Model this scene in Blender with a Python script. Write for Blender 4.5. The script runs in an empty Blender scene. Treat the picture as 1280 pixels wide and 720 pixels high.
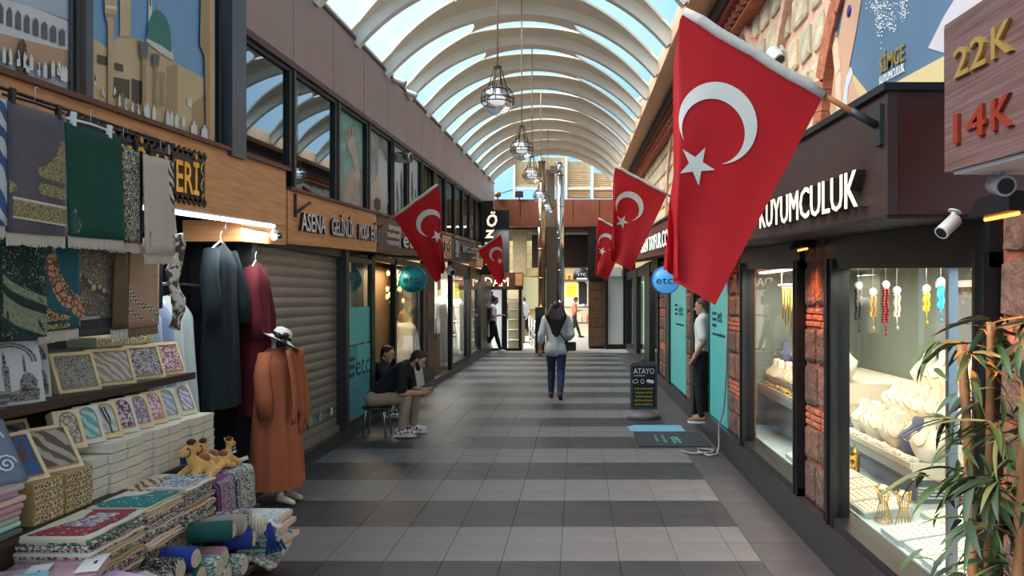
import bpy, bmesh, math, random
from mathutils import Vector, Matrix, noise as mnoise
R_ = random.Random(7)
SC = bpy.context.scene
COL = SC.collection
PI = math.pi
# ---------------------------------------------------------------- camera
F = 925.0; H = 1.7; CX = 722.0; CY = 372.0; K = 0.037     # K: the street drops gently, so upper lines rise against it
cd = bpy.data.cameras.new('camera'); cam = bpy.data.objects.new('camera', cd); COL.objects.link(cam)
cam.location = (0, 0, H); cam.rotation_euler = (PI/2, 0, 0)
cd.sensor_width = 36; cd.lens = F/1280*36; cd.shift_x = (640-CX)/1280; cd.shift_y = (CY-360)/1280
cd.clip_start = 0.05; cd.clip_end = 300
SC.camera = cam
# ---------------------------------------------------------------- world, sun, exposure
W = bpy.data.worlds.new('sky'); SC.world = W; W.use_nodes = True
nt = W.node_tree; nt.nodes.clear()
wo = nt.nodes.new('ShaderNodeOutputWorld'); bg = nt.nodes.new('ShaderNodeBackground')
tc = nt.nodes.new('ShaderNodeTexCoord'); nz = nt.nodes.new('ShaderNodeTexNoise'); rp = nt.nodes.new('ShaderNodeValToRGB')
nz.inputs['Scale'].default_value = 2.2; nz.inputs['Detail'].default_value = 5
rp.color_ramp.elements[0].position = .36; rp.color_ramp.elements[0].color = (.26, .60, .90, 1)
rp.color_ramp.elements[1].position = .68; rp.color_ramp.elements[1].color = (.82, .93, 1.0, 1)
nt.links.new(tc.outputs['Generated'], nz.inputs['Vector']); nt.links.new(nz.outputs['Fac'], rp.inputs['Fac'])
nt.links.new(rp.outputs['Color'], bg.inputs['Color']); bg.inputs['Strength'].default_value = .95
nt.links.new(bg.outputs[0], wo.inputs[0])
sd = bpy.data.lights.new('sun', 'SUN'); sd.energy = 10.0; sd.angle = math.radians(58); sd.color = (1, .95, .88)
so = bpy.data.objects.new('sun', sd); COL.objects.link(so); so.rotation_euler = (math.radians(6), math.radians(-42), 0)
SC.view_settings.view_transform = 'Standard'; SC.view_settings.look = 'None'
SC.view_settings.gamma = 1; SC.view_settings.exposure = 0.57; SC.view_settings.use_curve_mapping = False
SC.cycles.max_bounces = 7; SC.cycles.transparent_max_bounces = 24; SC.cycles.caustics_reflective = False; SC.cycles.caustics_refractive = False

# ---------------------------------------------------------------- materials
def srgb(r, g, b):
    f = lambda c: (c/255/12.92 if c <= 10 else ((c/255+.055)/1.055)**2.4)
    return (f(r), f(g), f(b), 1)
ORDN = ['first', 'second', 'third', 'fourth', 'fifth', 'sixth', 'seventh', 'eighth', 'ninth', 'tenth', 'eleventh', 'twelfth', 'thirteenth', 'fourteenth', 'fifteenth', 'sixteenth']
MATS = {}
def _nodes(name):
    m = bpy.data.materials.new(name); m.use_nodes = True
    n = m.node_tree.nodes; b = n['Principled BSDF']; return m, m.node_tree, b
def mat(name, c, rough=.6, metal=0, var=0, vs=8, bump=0, bs=40, emit=0, ecol=None, coat=0, stretch=None, spec=None, alpha=None, c2=None, sheen=0):
    """plain surface with a little colour drift (var) and relief (bump)"""
    if name in MATS: return MATS[name]
    m, t, b = _nodes(name); L = t.links
    c = c if len(c) == 4 else (*c, 1)
    b.inputs['Base Color'].default_value = c; b.inputs['Roughness'].default_value = rough; b.inputs['Metallic'].default_value = metal
    if coat: b.inputs['Coat Weight'].default_value = coat
    if spec is not None: b.inputs['Specular IOR Level'].default_value = spec
    if sheen: b.inputs['Sheen Weight'].default_value = sheen
    if var or bump or c2:
        tc = t.nodes.new('ShaderNodeTexCoord'); src = tc.outputs['Object']
        if stretch:
            mp = t.nodes.new('ShaderNodeMapping'); mp.inputs['Scale'].default_value = stretch; L.new(src, mp.inputs[0]); src = mp.outputs[0]
        if var or c2:
            n = t.nodes.new('ShaderNodeTexNoise'); n.inputs['Scale'].default_value = vs; n.inputs['Detail'].default_value = 5; L.new(src, n.inputs['Vector'])
            r = t.nodes.new('ShaderNodeValToRGB'); e = r.color_ramp.elements
            lo = tuple(x*(1-var) for x in c[:3])+(1,); hi = c2 if c2 else tuple(min(1, x*(1+var)) for x in c[:3])+(1,)
            e[0].position = .32; e[1].position = .68; e[0].color = c if c2 else lo; e[1].color = hi
            L.new(n.outputs['Fac'], r.inputs['Fac']); L.new(r.outputs['Color'], b.inputs['Base Color'])
        if bump:
            n2 = t.nodes.new('ShaderNodeTexNoise'); n2.inputs['Scale'].default_value = bs; n2.inputs['Detail'].default_value = 4; L.new(src, n2.inputs['Vector'])
            bp = t.nodes.new('ShaderNodeBump'); bp.inputs['Strength'].default_value = bump; bp.inputs['Distance'].default_value = .02
            L.new(n2.outputs['Fac'], bp.inputs['Height']); L.new(bp.outputs['Normal'], b.inputs['Normal'])
    if emit:
        b.inputs['Emission Color'].default_value = ecol or c; b.inputs['Emission Strength'].default_value = emit
    MATS[name] = m; return m
def pat(name, c1, c2, kind='noise', scale=30, thr=.5, soft=.03, rough=.85, stretch=None, c3=None, dist=0):
    """two-colour printed / woven pattern"""
    if name in MATS: return MATS[name]
    m, t, b = _nodes(name); L = t.links; b.inputs['Roughness'].default_value = rough
    tc = t.nodes.new('ShaderNodeTexCoord'); src = tc.outputs['Object']
    if stretch:
        mp = t.nodes.new('ShaderNodeMapping'); mp.inputs['Scale'].default_value = stretch; L.new(src, mp.inputs[0]); src = mp.outputs[0]
    if kind == 'noise':
        n = t.nodes.new('ShaderNodeTexNoise'); n.inputs['Scale'].default_value = scale; n.inputs['Detail'].default_value = 2; n.inputs['Distortion'].default_value = dist; o = n.outputs['Fac']
    elif kind == 'cell':
        n = t.nodes.new('ShaderNodeTexVoronoi'); n.inputs['Scale'].default_value = scale; o = n.outputs['Distance']
    elif kind == 'edge':
        n = t.nodes.new('ShaderNodeTexVoronoi'); n.feature = 'DISTANCE_TO_EDGE'; n.inputs['Scale'].default_value = scale; o = n.outputs['Distance']
    elif kind == 'magic':
        n = t.nodes.new('ShaderNodeTexMagic'); n.turbulence_depth = 3; n.inputs['Scale'].default_value = scale; n.inputs['Distortion'].default_value = dist or 1.5; o = n.outputs['Fac']
    else:
        n = t.nodes.new('ShaderNodeTexWave'); n.bands_direction = 'DIAGONAL'; n.inputs['Scale'].default_value = scale; n.inputs['Distortion'].default_value = dist or 6; n.inputs['Detail'].default_value = 2; o = n.outputs['Fac']
    L.new(n.inputs['Vector'].links[0].from_socket if n.inputs['Vector'].is_linked else src, n.inputs['Vector'])
    r = t.nodes.new('ShaderNodeValToRGB'); e = r.color_ramp.elements
    e[0].position = max(0, thr-soft); e[1].position = min(1, thr+soft); e[0].color = c1; e[1].color = c2
    if c3: x = e.new(min(1, thr+.18)); x.color = c2; y = e.new(min(1, thr+.2)); y.color = c3
    L.new(o, r.inputs['Fac']); L.new(r.outputs['Color'], b.inputs['Base Color'])
    MATS[name] = m; return m
def glassmat(name, tint=(.9, .95, .95), refl=.08, rough=.02, edge=.6, gc=(1, 1, 1)):
    if name in MATS: return MATS[name]
    m = bpy.data.materials.new(name); m.use_nodes = True; t = m.node_tree; t.nodes.clear(); L = t.links
    o = t.nodes.new('ShaderNodeOutputMaterial'); mx = t.nodes.new('ShaderNodeMixShader'); tr = t.nodes.new('ShaderNodeBsdfTransparent'); g = t.nodes.new('ShaderNodeBsdfGlossy')
    fr = t.nodes.new('ShaderNodeLayerWeight'); fr.inputs['Blend'].default_value = .5
    pw = t.nodes.new('ShaderNodeMath'); pw.operation = 'POWER'; pw.inputs[1].default_value = 4; L.new(fr.outputs['Facing'], pw.inputs[0])
    mu = t.nodes.new('ShaderNodeMath'); mu.operation = 'MULTIPLY_ADD'; mu.inputs[1].default_value = edge; mu.inputs[2].default_value = refl; mu.use_clamp = True
    tr.inputs[0].default_value = (*tint, 1); g.inputs['Roughness'].default_value = rough; g.inputs['Color'].default_value = (*gc, 1)
    L.new(pw.outputs[0], mu.inputs[0]); L.new(mu.outputs[0], mx.inputs[0]); L.new(tr.outputs[0], mx.inputs[1]); L.new(g.outputs[0], mx.inputs[2]); L.new(mx.outputs[0], o.inputs[0])
    MATS[name] = m; return m

# ---------------------------------------------------------------- mesh builder
class MB:
    def __init__(s): s.v = []; s.f = []; s.m = []; s.s = []
    def add(s, vs, fs, mi=0, sm=False):
        o = len(s.v); s.v += [tuple(p) for p in vs]
        for f in fs: s.f.append(tuple(i+o for i in f)); s.m.append(mi); s.s.append(sm)
        return s
    HF = [(0, 3, 2, 1), (4, 5, 6, 7), (0, 1, 5, 4), (1, 2, 6, 5), (2, 3, 7, 6), (3, 0, 4, 7)]
    def hexa(s, p, mi=0): return s.add(p, s.HF, mi)
    def box(s, x0, x1, y0, y1, z0, z1, k=0, k1=None, mi=0):
        """box whose bottom rises k*y and top k1*y along the street"""
        if k1 is None: k1 = k
        x0, x1 = min(x0, x1), max(x0, x1); y0, y1 = min(y0, y1), max(y0, y1)
        a = [(x0, y0), (x1, y0), (x1, y1), (x0, y1)]
        return s.hexa([(x, y, z0+k*y) for x, y in a]+[(x, y, z1+k1*y) for x, y in a], mi)
    def obox(s, c, sx, sy, sz, M=None, mi=0):
        M = M or Matrix(); c = Vector(c)
        a = [(-1, -1), (1, -1), (1, 1), (-1, 1)]
        p = [c + M @ Vector((x*sx/2, y*sy/2, z*sz/2)) for z in (-1, 1) for x, y in a]
        return s.hexa(p, mi)
    def tube(s, pts, r, n=8, mi=0, sm=True):
        pts = [Vector(p) for p in pts]; rr = r if isinstance(r, (list, tuple)) else [r]*len(pts)
        rings = []; up = None
        for i, p in enumerate(pts):
            d = (pts[min(i+1, len(pts)-1)]-pts[max(i-1, 0)])
            d = d.normalized() if d.length > 1e-9 else Vector((0, 0, 1))
            if up is None: up = Vector((0, 0, 1)) if abs(d.z) < .9 else Vector((1, 0, 0))
            a = d.cross(up).normalized() if d.cross(up).length > 1e-6 else d.orthogonal().normalized()
            b = a.cross(d).normalized(); up = b
            q = rr[i]; qx, qy = q if isinstance(q, tuple) else (q, q)
            rings.append([p + a*(math.cos(2*PI*j/n)*qx) + b*(math.sin(2*PI*j/n)*qy) for j in range(n)])
        vs = [q for rg in rings for q in rg]; fs = []
        for i in range(len(pts)-1):
            for j in range(n): fs.append((i*n+j, i*n+(j+1) % n, (i+1)*n+(j+1) % n, (i+1)*n+j))
        s.add(vs, fs, mi, sm); o = len(s.v)-len(vs)
        s.f.append(tuple(o+j for j in reversed(range(n)))); s.m.append(mi); s.s.append(False)
        s.f.append(tuple(o+(len(pts)-1)*n+j for j in range(n))); s.m.append(mi); s.s.append(False)
        return s
    def lathe(s, prof, c=(0, 0, 0), n=16, mi=0, sm=True, M=None, sx=1, sy=1, cap=True):
        c = Vector(c); M = M or Matrix()
        vs = [c + M @ Vector((r*sx*math.cos(2*PI*j/n), r*sy*math.sin(2*PI*j/n), z)) for r, z in prof for j in range(n)]
        fs = [(i*n+j, i*n+(j+1) % n, (i+1)*n+(j+1) % n, (i+1)*n+j) for i in range(len(prof)-1) for j in range(n)]
        s.add(vs, fs, mi, sm); o = len(s.v)-len(vs)
        if not cap: return s
        if prof[0][0] > 1e-4: s.f.append(tuple(o+j for j in reversed(range(n)))); s.m.append(mi); s.s.append(False)
        if prof[-1][0] > 1e-4: s.f.append(tuple(o+(len(prof)-1)*n+j for j in range(n))); s.m.append(mi); s.s.append(False)
        return s
    def ell(s, c, rx, ry, rz, n=12, m=8, M=None, mi=0):
        return s.lathe([(max(1e-5, math.sin(PI*i/m)), -math.cos(PI*i/m)) for i in range(m+1)], c, n, mi, True, (M or Matrix()) @ Matrix.Diagonal((rx, ry, rz, 1)))
    def grid(s, fn, nu, nv, mi=0, sm=True, th=0):
        P = [[Vector(fn(i/nu, j/nv)) for j in range(nv+1)] for i in range(nu+1)]
        vs = [p for r in P for p in r]; w = nv+1
        fs = [(i*w+j, (i+1)*w+j, (i+1)*w+j+1, i*w+j+1) for i in range(nu) for j in range(nv)]
        if th:
            N = len(vs); nv2 = []
            for i in range(nu+1):
                for j in range(nv+1):
                    a = P[min(i+1, nu)][j]-P[max(i-1, 0)][j]; b = P[i][min(j+1, nv)]-P[i][max(j-1, 0)]
                    q = a.cross(b); q = q.normalized() if q.length > 1e-12 else Vector((0, 0, 1))
                    nv2.append(P[i][j]-q*th)
            fs2 = [tuple(N+x for x in reversed(f)) for f in fs]
            rim = [i*w for i in range(nu+1)] + [nu*w+j for j in range(1, nv+1)] + [i*w+nv for i in range(nu-1, -1, -1)] + [j for j in range(nv-1, 0, -1)]
            fs3 = [(rim[(i+1) % len(rim)], rim[i], N+rim[i], N+rim[(i+1) % len(rim)]) for i in range(len(rim))]
            return s.add(vs+nv2, fs+fs2+fs3, mi, sm)
        return s.add(vs, fs, mi, sm)
    def prism(s, poly, o, ax, ay, th, mi=0):
        """flat polygon (2-D points) in the frame o, ax, ay, extruded th along ax x ay"""
        o, ax, ay = Vector(o), Vector(ax), Vector(ay); n = ax.cross(ay).normalized()
        N = len(poly); a = [o+ax*p[0]+ay*p[1] for p in poly]; b = [p+n*th for p in a]
        fs = [tuple(reversed(range(N))), tuple(range(N, 2*N))]+[(i, (i+1) % N, N+(i+1) % N, N+i) for i in range(N)]
        return s.add(a+b, fs, mi)
    def build(s, name, mats, parent=None, origin=None, bevel=0, subsurf=0):
        if not isinstance(mats, (list, tuple)): mats = [mats]
        me = bpy.data.meshes.new(name); o = bpy.data.objects.new(name, me); COL.objects.link(o)
        if origin is None:
            if parent is not None: origin = wloc(parent)
            else:
                xs, ys, zs = zip(*s.v); origin = Vector(((min(xs)+max(xs))/2, (min(ys)+max(ys))/2, min(zs)))
        origin = Vector(origin)
        me.from_pydata([(x-origin.x, y-origin.y, z-origin.z) for x, y, z in s.v], [], s.f)
        for m in mats: me.materials.append(m)
        me.polygons.foreach_set('material_index', s.m); me.polygons.foreach_set('use_smooth', s.s); me.update()
        if parent is not None:
            o.parent = parent; o.location = origin - wloc(parent)
        else: o.location = origin
        if bevel:
            b = o.modifiers.new('b', 'BEVEL'); b.width = bevel; b.segments = 2; b.limit_method = 'ANGLE'
        if subsurf:
            b = o.modifiers.new('s', 'SUBSURF'); b.levels = subsurf; b.render_levels = subsurf
        return o
def wloc(o):
    l = Vector((0, 0, 0))
    while o is not None: l += o.location; o = o.parent
    return l
def tag(o, label=None, cat=None, group=None, kind=None):
    if label: o['label'] = label
    if cat: o['category'] = cat
    if group: o['group'] = group
    if kind: o['kind'] = kind
    return o
def thing(name, label, cat, loc=(0, 0, 0), group=None):
    o = bpy.data.objects.new(name, None); COL.objects.link(o); o.location = loc; o.empty_display_size = .1
    return tag(o, label, cat, group)
def struct(name, loc=(0, 0, 0)):
    o = bpy.data.objects.new(name, None); COL.objects.link(o); o.location = loc; o['kind'] = 'structure'; return o
def copy_tree(o, parent=None, loc=None, label=None, rotz=None, mats=None):
    c = o.copy(); COL.objects.link(c)
    if parent is not None: c.parent = parent
    if loc is not None: c.location = loc
    if rotz is not None: c.rotation_euler = (0, 0, rotz)
    if label: c['label'] = label
    for ch in list(o.children): copy_tree(ch, c)
    return c
def Yp(px, x): return F*abs(x)/abs(px-CX)
def Zp(py, d): return H-(py-CY)*d/F
def P(px, py, d): return Vector(((px-CX)*d/F, d, H-(py-CY)*d/F))
def Lw(px, py, x=-2.74): d = Yp(px, x); return Vector((x, d, Zp(py, d)))
def Rw(px, py, x=1.6): d = Yp(px, x); return Vector((x, d, Zp(py, d)))
_dg = None
def text(body, o, ax, ay, h, w, mt, parent, name='lettering', th=.006, bold=0, kind=None, align='L', sp=1.0):
    """lettering of cap height h (and width w when given) in the frame o, ax, ay"""
    cu = bpy.data.curves.new(name, 'FONT'); cu.body = body; cu.size = 1; cu.extrude = .5; cu.offset = bold; cu.resolution_u = 2; cu.space_character = sp
    to = bpy.data.objects.new('t', cu); COL.objects.link(to)
    bpy.context.view_layer.update(); dg = bpy.context.evaluated_depsgraph_get()
    me = bpy.data.meshes.new_from_object(to.evaluated_get(dg)); bpy.data.objects.remove(to)
    V = [v.co.copy() for v in me.vertices]; Fs = [tuple(p.vertices) for p in me.polygons]; bpy.data.meshes.remove(me)
    if not V: return None
    x0 = min(v.x for v in V); x1 = max(v.x for v in V); y0 = min(v.y for v in V); y1 = max(v.y for v in V)
    caph = h/.73 if w is None else None
    sy = h/.73; sx = sy if w is None else w/(x1-x0)
    o, ax, ay = Vector(o), Vector(ax).normalized(), Vector(ay); n = ax.cross(ay).normalized()
    off = {'L': -x0, 'C': -(x0+x1)/2}[align]
    m = MB(); m.add([o + ax*((v.x+off)*sx) + ay*(v.y*sy) + n*((v.z+.5)*th) for v in V], Fs)
    return m.build(name, mt, parent)
# ================================================================ STRUCTURE
XL, XR = -2.74, 1.6
GR = mat('grout', srgb(84, 83, 82), .9)
TL = mat('light floor stone', srgb(104, 105, 108), .5, var=.10, vs=3, bump=.06, bs=60)
TD = mat('dark floor stone', srgb(52, 53, 58), .45, var=.22, vs=3, bump=.06, bs=60)
TB = mat('border floor stone', srgb(72, 72, 75), .5, var=.15, vs=3, bump=.06, bs=60)
TW = mat('pale far paving', srgb(158, 155, 148), .6, var=.08, vs=2)
BK = mat('black metal', srgb(24, 24, 26), .4, .2)
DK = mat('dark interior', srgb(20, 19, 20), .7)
DG = mat('dark grey metal', srgb(62, 62, 64), .4, .5)
STL = mat('brushed steel', srgb(190, 190, 192), .25, .9)
KERB = mat('dark kerb granite', srgb(52, 49, 50), .35, var=.15, vs=6)
WHT = mat('white plastic', srgb(235, 235, 232), .4)
# floor
floor = struct('floor')
m = MB(); m.box(-9, 12, -2, 60, -.12, -.012); m.build('slab', GR, floor)
PT, DT = .38, .7113
tiles = []
y0 = 4.78-DT*10
r = 0
while True:
    ya = y0 + r*DT/2
    if ya > 22.4: break
    light = ((r//2) % 2 == 0)
    for c in range(-8, 5):
        xa = -.11+.38*c; xb = xa+.38
        xa = max(xa, -2.74); xb = min(xb, 1.19)
        if xb-xa < .03: continue
        tiles.append((xa, xb, ya, ya+DT/2, 0 if light else 1))
    tiles.append((1.19, 1.58, ya, ya+DT/2, 2)); r += 1
vis = [t for t in tiles if t[3] > 4.1]; rest = [t for t in tiles if t[3] <= 4.1]
base_tile = {}
for i, t in enumerate(vis):
    if i >= 295: rest.append(t); continue
    key = (round(t[1]-t[0], 3), t[4])
    if key not in base_tile:
        g = .0013; w, d = t[1]-t[0]-2*g, DT/2-2*g; b = .0015
        q = MB(); lo = [(-w/2, -d/2), (w/2, -d/2), (w/2, d/2), (-w/2, d/2)]
        up = [(x*(1-2*b/w), y*(1-2*b/d)) for x, y in lo]
        q.add([(x, y, -.012) for x, y in lo]+[(x, y, -b) for x, y in lo]+[(x, y, 0) for x, y in up],
              [(8, 9, 10, 11)]+[(i, (i+1) % 4, 4+(i+1) % 4, 4+i) for i in range(4)]+[(4+i, 4+(i+1) % 4, 8+(i+1) % 4, 8+i) for i in range(4)])
        o = q.build('tile', (TL, TD, TB)[t[4]], floor, origin=(0, 0, 0)); base_tile[key] = o
    else:
        o = base_tile[key].copy(); COL.objects.link(o)
    o.location = ((t[0]+t[1])/2, (t[2]+t[3])/2, R_.uniform(-.0012, .0004))
q = MB()
for t in rest:
    g = .0018; q.box(t[0]+g, t[1]-g, t[2]+g, t[3]-g, -.011, 0, mi=t[4])
o = q.build('far_tile', [TL, TD, TB], floor); o['kind'] = 'stuff'
q = MB(); q.box(-6, 8, 22.55, 45, -.011, .004); q.build('far_paving', TW, floor)
q = MB(); q.box(-2.74, 1.58, 22.42, 22.55, -.011, .012); q.build('drain_strip', BK, floor)

# kerbs
wl = struct('wall_left'); wr = struct('wall_right'); kl = struct('trim_1'); kr = struct('trim_2'); wb = struct('wall_back')
q = MB(); q.box(-3.4, -2.73, 6.2, 24, -.01, .13); q.build('kerb', KERB, kl)
q = MB(); q.box(1.575, 1.74, 2, 9.15, -.01, .26); q.box(1.575, 1.74, 10.2, 24.5, -.01, .2); q.box(1.56, 1.76, 2, 9.15, .26, .285); q.build('kerb', KERB, kr)
q = MB(); q.box(1.575, 1.9, 9.15, 10.2, -.01, .09); q.build('door_step', KERB, kr)

# ------------------------------------------------ left upper facade
PAN = mat('mauve brown cladding', srgb(158, 132, 126), .45, var=.06, vs=2)
PAN2 = mat('rust edge', srgb(84, 52, 46), .5)
cut = [5.9]+[5.9+1.16*i for i in range(1, 16)]+[24.0]
for a, b in zip(cut, cut[1:]):
    q = MB(); q.box(XL-.06, XL+.03, a+.008, b-.008, 3.68, 4.50, K); q.build('panel', PAN, wl)
q = MB(); q.box(XL-.2, XL-.05, 5.7, 24, 3.6, 4.48, K); q.box(XL-.2, XL+.05, 5.9, 24, 4.5, 4.54, K); q.box(XL-.1, XL+.045, 5.9, 24, 3.62, 3.68, K); q.build('parapet_core', PAN2, wl)
q = MB(); q.box(-3.3, -3.22, 2.2, 24, 1.9, 4.6, K); q.box(-3.3, XL-.02, 2.2, 24, 2.3, 2.34, K); q.build('upper_backing', mat('upper rooms', srgb(40, 36, 34), .8), wl)
q = MB(); q.box(XL-.1, XL+.1, 5.66, 5.9, 2.58, 5.2, K); q.build('steel_column', mat('blue grey steel', srgb(84, 92, 104), .35, .5), wl)
for i, (a, b) in enumerate([(5.66+.035, 5.7), ]): pass
# upper windows
WG = glassmat('upper window glass', (.32, .36, .38), .30, .015, .5, (.7, .86, 1))
PG = glassmat('poster window glass', (.97, .98, .98), .015, .03, .03)
we = [5.906, 7.04, 8.36, 9.6, 10.87, 11.84, 12.9]
while we[-1] < 23.2: we.append(we[-1]+1.15)
POST_SKIN = mat('printed skin tone', srgb(205, 180, 160), .6); POST_BG = mat('printed veil green', srgb(90, 150, 130), .6, var=.3, vs=3, c2=srgb(160, 200, 190))
POST_GREY = mat('printed dusk grey', srgb(100, 96, 100), .6, var=.3, vs=2, c2=srgb(190, 190, 188)); POST_W = mat('printed paper white', srgb(205, 210, 215), .6); SKETCH = mat('printed ink', srgb(70, 66, 64), .7)
DRAPE = [mat('ochre drape', srgb(120, 100, 60), .8), mat('green drape', srgb(90, 100, 70), .8), mat('brown drape', srgb(70, 50, 40), .8)]
for i, (a, b) in enumerate(zip(we, we[1:])):
    st = struct('window_%d' % (i+1)); zb = 2.64 if i == 0 else 2.45
    q = MB()
    fw = .05
    q.box(XL-.04, XL+.02, a, a+fw+.03, zb, 3.64, K); q.box(XL-.04, XL+.02, b-fw, b, zb, 3.64, K)
    q.box(XL-.04, XL+.015, a, b, 3.58, 3.64, K); q.box(XL-.04, XL+.015, a, b, zb, zb+.04, K)
    q.build('frame', BK, st)
    q = MB(); q.box(XL+.0, XL+.035, a+.03, a+.08, zb, 3.62, K); q.build('edge_trim', DG, st)
    q = MB(); q.box(XL-.02, XL-.012, a+.05, b-.04, zb+.03, 3.6, K); q.build('pane', WG if i < 2 else PG, st)
    xx = XL-.03
    D = lambda u, v: (xx, a+u*(b-a), zb+v*(3.62-zb)+K*(a+u*(b-a)))
    if i in (2, 3, 4, 5):
        q = MB(); q.box(xx-.02, xx-.005, a+.03, b-.03, zb, 3.62, K); q.build('poster_sheet', [POST_BG, POST_GREY, POST_W, POST_W][i-2], st)
    def shape(pts, mt, dx=0):
        q = MB(); n = len(pts); A = [Vector(D(*p)) for p in pts]; A = [Vector((p.x+dx, p.y, p.z)) for p in A]
        q.add(A+[Vector((p.x-.004, p.y, p.z)) for p in A], [tuple(range(n)), tuple(reversed(range(n, 2*n)))]); q.build('printed_shape', mt, st)
    if i == 2:
        shape([(.1, 0), (.95, 0), (.95, .45), (.7, .5), (.3, .25), (.1, .3)], POST_GREY, .001)
        shape([(.3, 0), (.5, 0), (.55, .16), (.78, .25), (.86, .4), (.74, .62), (.62, .86), (.57, .85), (.58, .74), (.5, .83), (.46, .82), (.5, .7), (.42, .76), (.39, .73), (.5, .58), (.6, .52), (.68, .42), (.5, .33), (.36, .2)], POST_SKIN, .003)
    if i == 3:
        shape([(.1, 0), (.2, .3), (.45, .42), (.5, .55), (.45, .7), (.6, .82), (.8, .76), (.82, .6), (.75, .45), (.9, .3), (.92, 0)], POST_SKIN, .002)
        shape([(.5, .5), (.55, .75), (.9, .7), (.95, .2), (.7, .1), (.62, .3)], POST_W, .004)
        shape([(.35, .16), (.45, .22), (.6, .2), (.62, .1), (.5, .05), (.36, .08)], SKETCH, .005)
    if i in (4, 5):
        for s in range(3):
            u = .2+.27*s; h = R_.uniform(.5, .8)
            shape([(u, .05), (u+.06, .05), (u+.05, h*.5), (u+.09, h*.72), (u+.05, h), (u+.02, h), (u-.01, h*.7), (u+.02, h*.45)], SKETCH, .002)
            shape([(u+.1, h*.2), (u+.115, h*.2), (u+.13, h*.7), (u+.11, h*.7)], SKETCH, .003)
    if i > 5:
        for s in range(4):
            q = MB(); u = .05+.24*s; y_ = a+u*(b-a)
            q.grid(lambda p, w: (XL-.12+.02*math.sin(p*14), y_+p*.2, zb+.04+w*(3.58-zb)+K*y_), 8, 2, th=.01); q.build('drape', DRAPE[(s+i) % 3], st)

# ------------------------------------------------ roof
CREAM = mat('cream painted steel', srgb(240, 228, 206), .5, var=.04, vs=2)
RIBM = mat('white painted rib', srgb(238, 232, 218), .45, var=.04, vs=2)
ROOFG = glassmat('roof polycarbonate', (.88, .95, .98), .01, .2, .05)
roof = struct('ceiling')
RX0, RX1, RZ, RR = XL-.05, 1.2, 4.52, .93
rc = (RX0+RX1)/2; ra = (RX1-RX0)/2; Rad = (ra*ra+RR*RR)/(2*RR); th0 = math.asin(ra/Rad)
def arc(u, off=0):
    t = -th0+2*th0*u; return rc+(Rad+off)*math.sin(t), RZ+RR-Rad+(Rad+off)*math.cos(t)
PIT = 1.4; ys = [20.25-PIT*i for i in range(19)]; ys = sorted(ys+[20.25+1.4, 20.25+2.8])
def rib(y):
    q = MB(); n = 40; w = .055; vs = []
    for i in range(n+1):
        for off in (.03, -.15):
            x, z = arc(i/n, off)
            for dy in (-w, w): vs.append((x, y+dy, z+K*y))
    fs = []
    for i in range(n):
        a = i*4; b = a+4
        fs += [(a, a+1, b+1, b), (a+2, b+2, b+3, a+3), (a, b, b+2, a+2), (a+1, a+3, b+3, b+1)]
    fs += [(0, 2, 3, 1), (n*4, n*4+1, n*4+3, n*4+2)]
    q.add(vs, fs); return q
r0 = rib(0.0).build('rib', RIBM, roof, origin=(0, 0, 0))
for i, y in enumerate(ys):
    o = r0 if i == 0 else r0.copy()
    if i: COL.objects.link(o)
    o.location = (0, y, K*y)
def opening(u):
    out = []
    s = min(u, 1-u)
    if .015 < s < .335:
        q_ = max(0, (s-.06)/.27); h = .40-.15*q_
        if s > .30: h *= math.sqrt(max(0, 1-((s-.30)/.035)**2))
        c = .5-.17*q_
        if h > .008: out.append((c-h, c+h))
    if .30 < u < .70:
        w = .10*max(0, 1-((u-.5)/.2)**2); c = .60
        if out: c = max(c, out[-1][1]+.02+w)
        if w > .006: out.append((c-w, c+w))
    return out
def sheet():
    q = MB(); g = MB(); n = 180
    us = [i/n for i in range(n+1)]
    for ua, ub in zip(us, us[1:]):
        oa, ob = opening(ua), opening(ub)
        if len(oa) != len(ob):
            om = opening((ua+ub)/2); oa = ob = om
            if len(om) != len(opening(ua)) and len(om) != len(opening(ub)): oa = ob = []
        A = [0]+[v for p in oa for v in p]+[1]; B = [0]+[v for p in ob for v in p]+[1]
        for i in range(0, len(A), 2):
            for off, flip in ((0, 1), (.03, 0)):
                xa, za = arc(ua, off); xb, zb = arc(ub, off)
                f = [(xa, A[i]*PIT, za), (xb, B[i]*PIT, zb), (xb, B[i+1]*PIT, zb), (xa, A[i+1]*PIT, za)]
                q.add(f if not flip else f[::-1], [(0, 1, 2, 3)], 0, True)
            xa, za = arc(ua, 0); xb, zb = arc(ub, 0); xc, zc = arc(ua, .03); xd, zd = arc(ub, .03)
            for e in (i, i+1):
                if 0 < e < len(A)-1: q.add([(xa, A[e]*PIT, za), (xb, B[e]*PIT, zb), (xd, B[e]*PIT, zd), (xc, A[e]*PIT, zc)], [(0, 1, 2, 3)])
        xa, za = arc(ua, .045); xb, zb = arc(ub, .045)
        g.add([(xa, 0, za), (xb, 0, zb), (xb, PIT, zb), (xa, PIT, za)], [(0, 1, 2, 3)], 0, True)
    return q, g
q, g = sheet()
so_ = q.build('vault_sheet', CREAM, roof, origin=(0, 0, 0)); go_ = g.build('glazing', ROOFG, roof, origin=(0, 0, 0))
for o in (so_, go_):
    sh = Matrix(); sh[2][1] = K; o.data.transform(sh)
for i, y in enumerate(ys[:-1]):
    for b in (so_, go_):
        o = b if i == 0 else b.copy()
        if i: COL.objects.link(o)
        o.location = (0, y, K*y)
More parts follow.
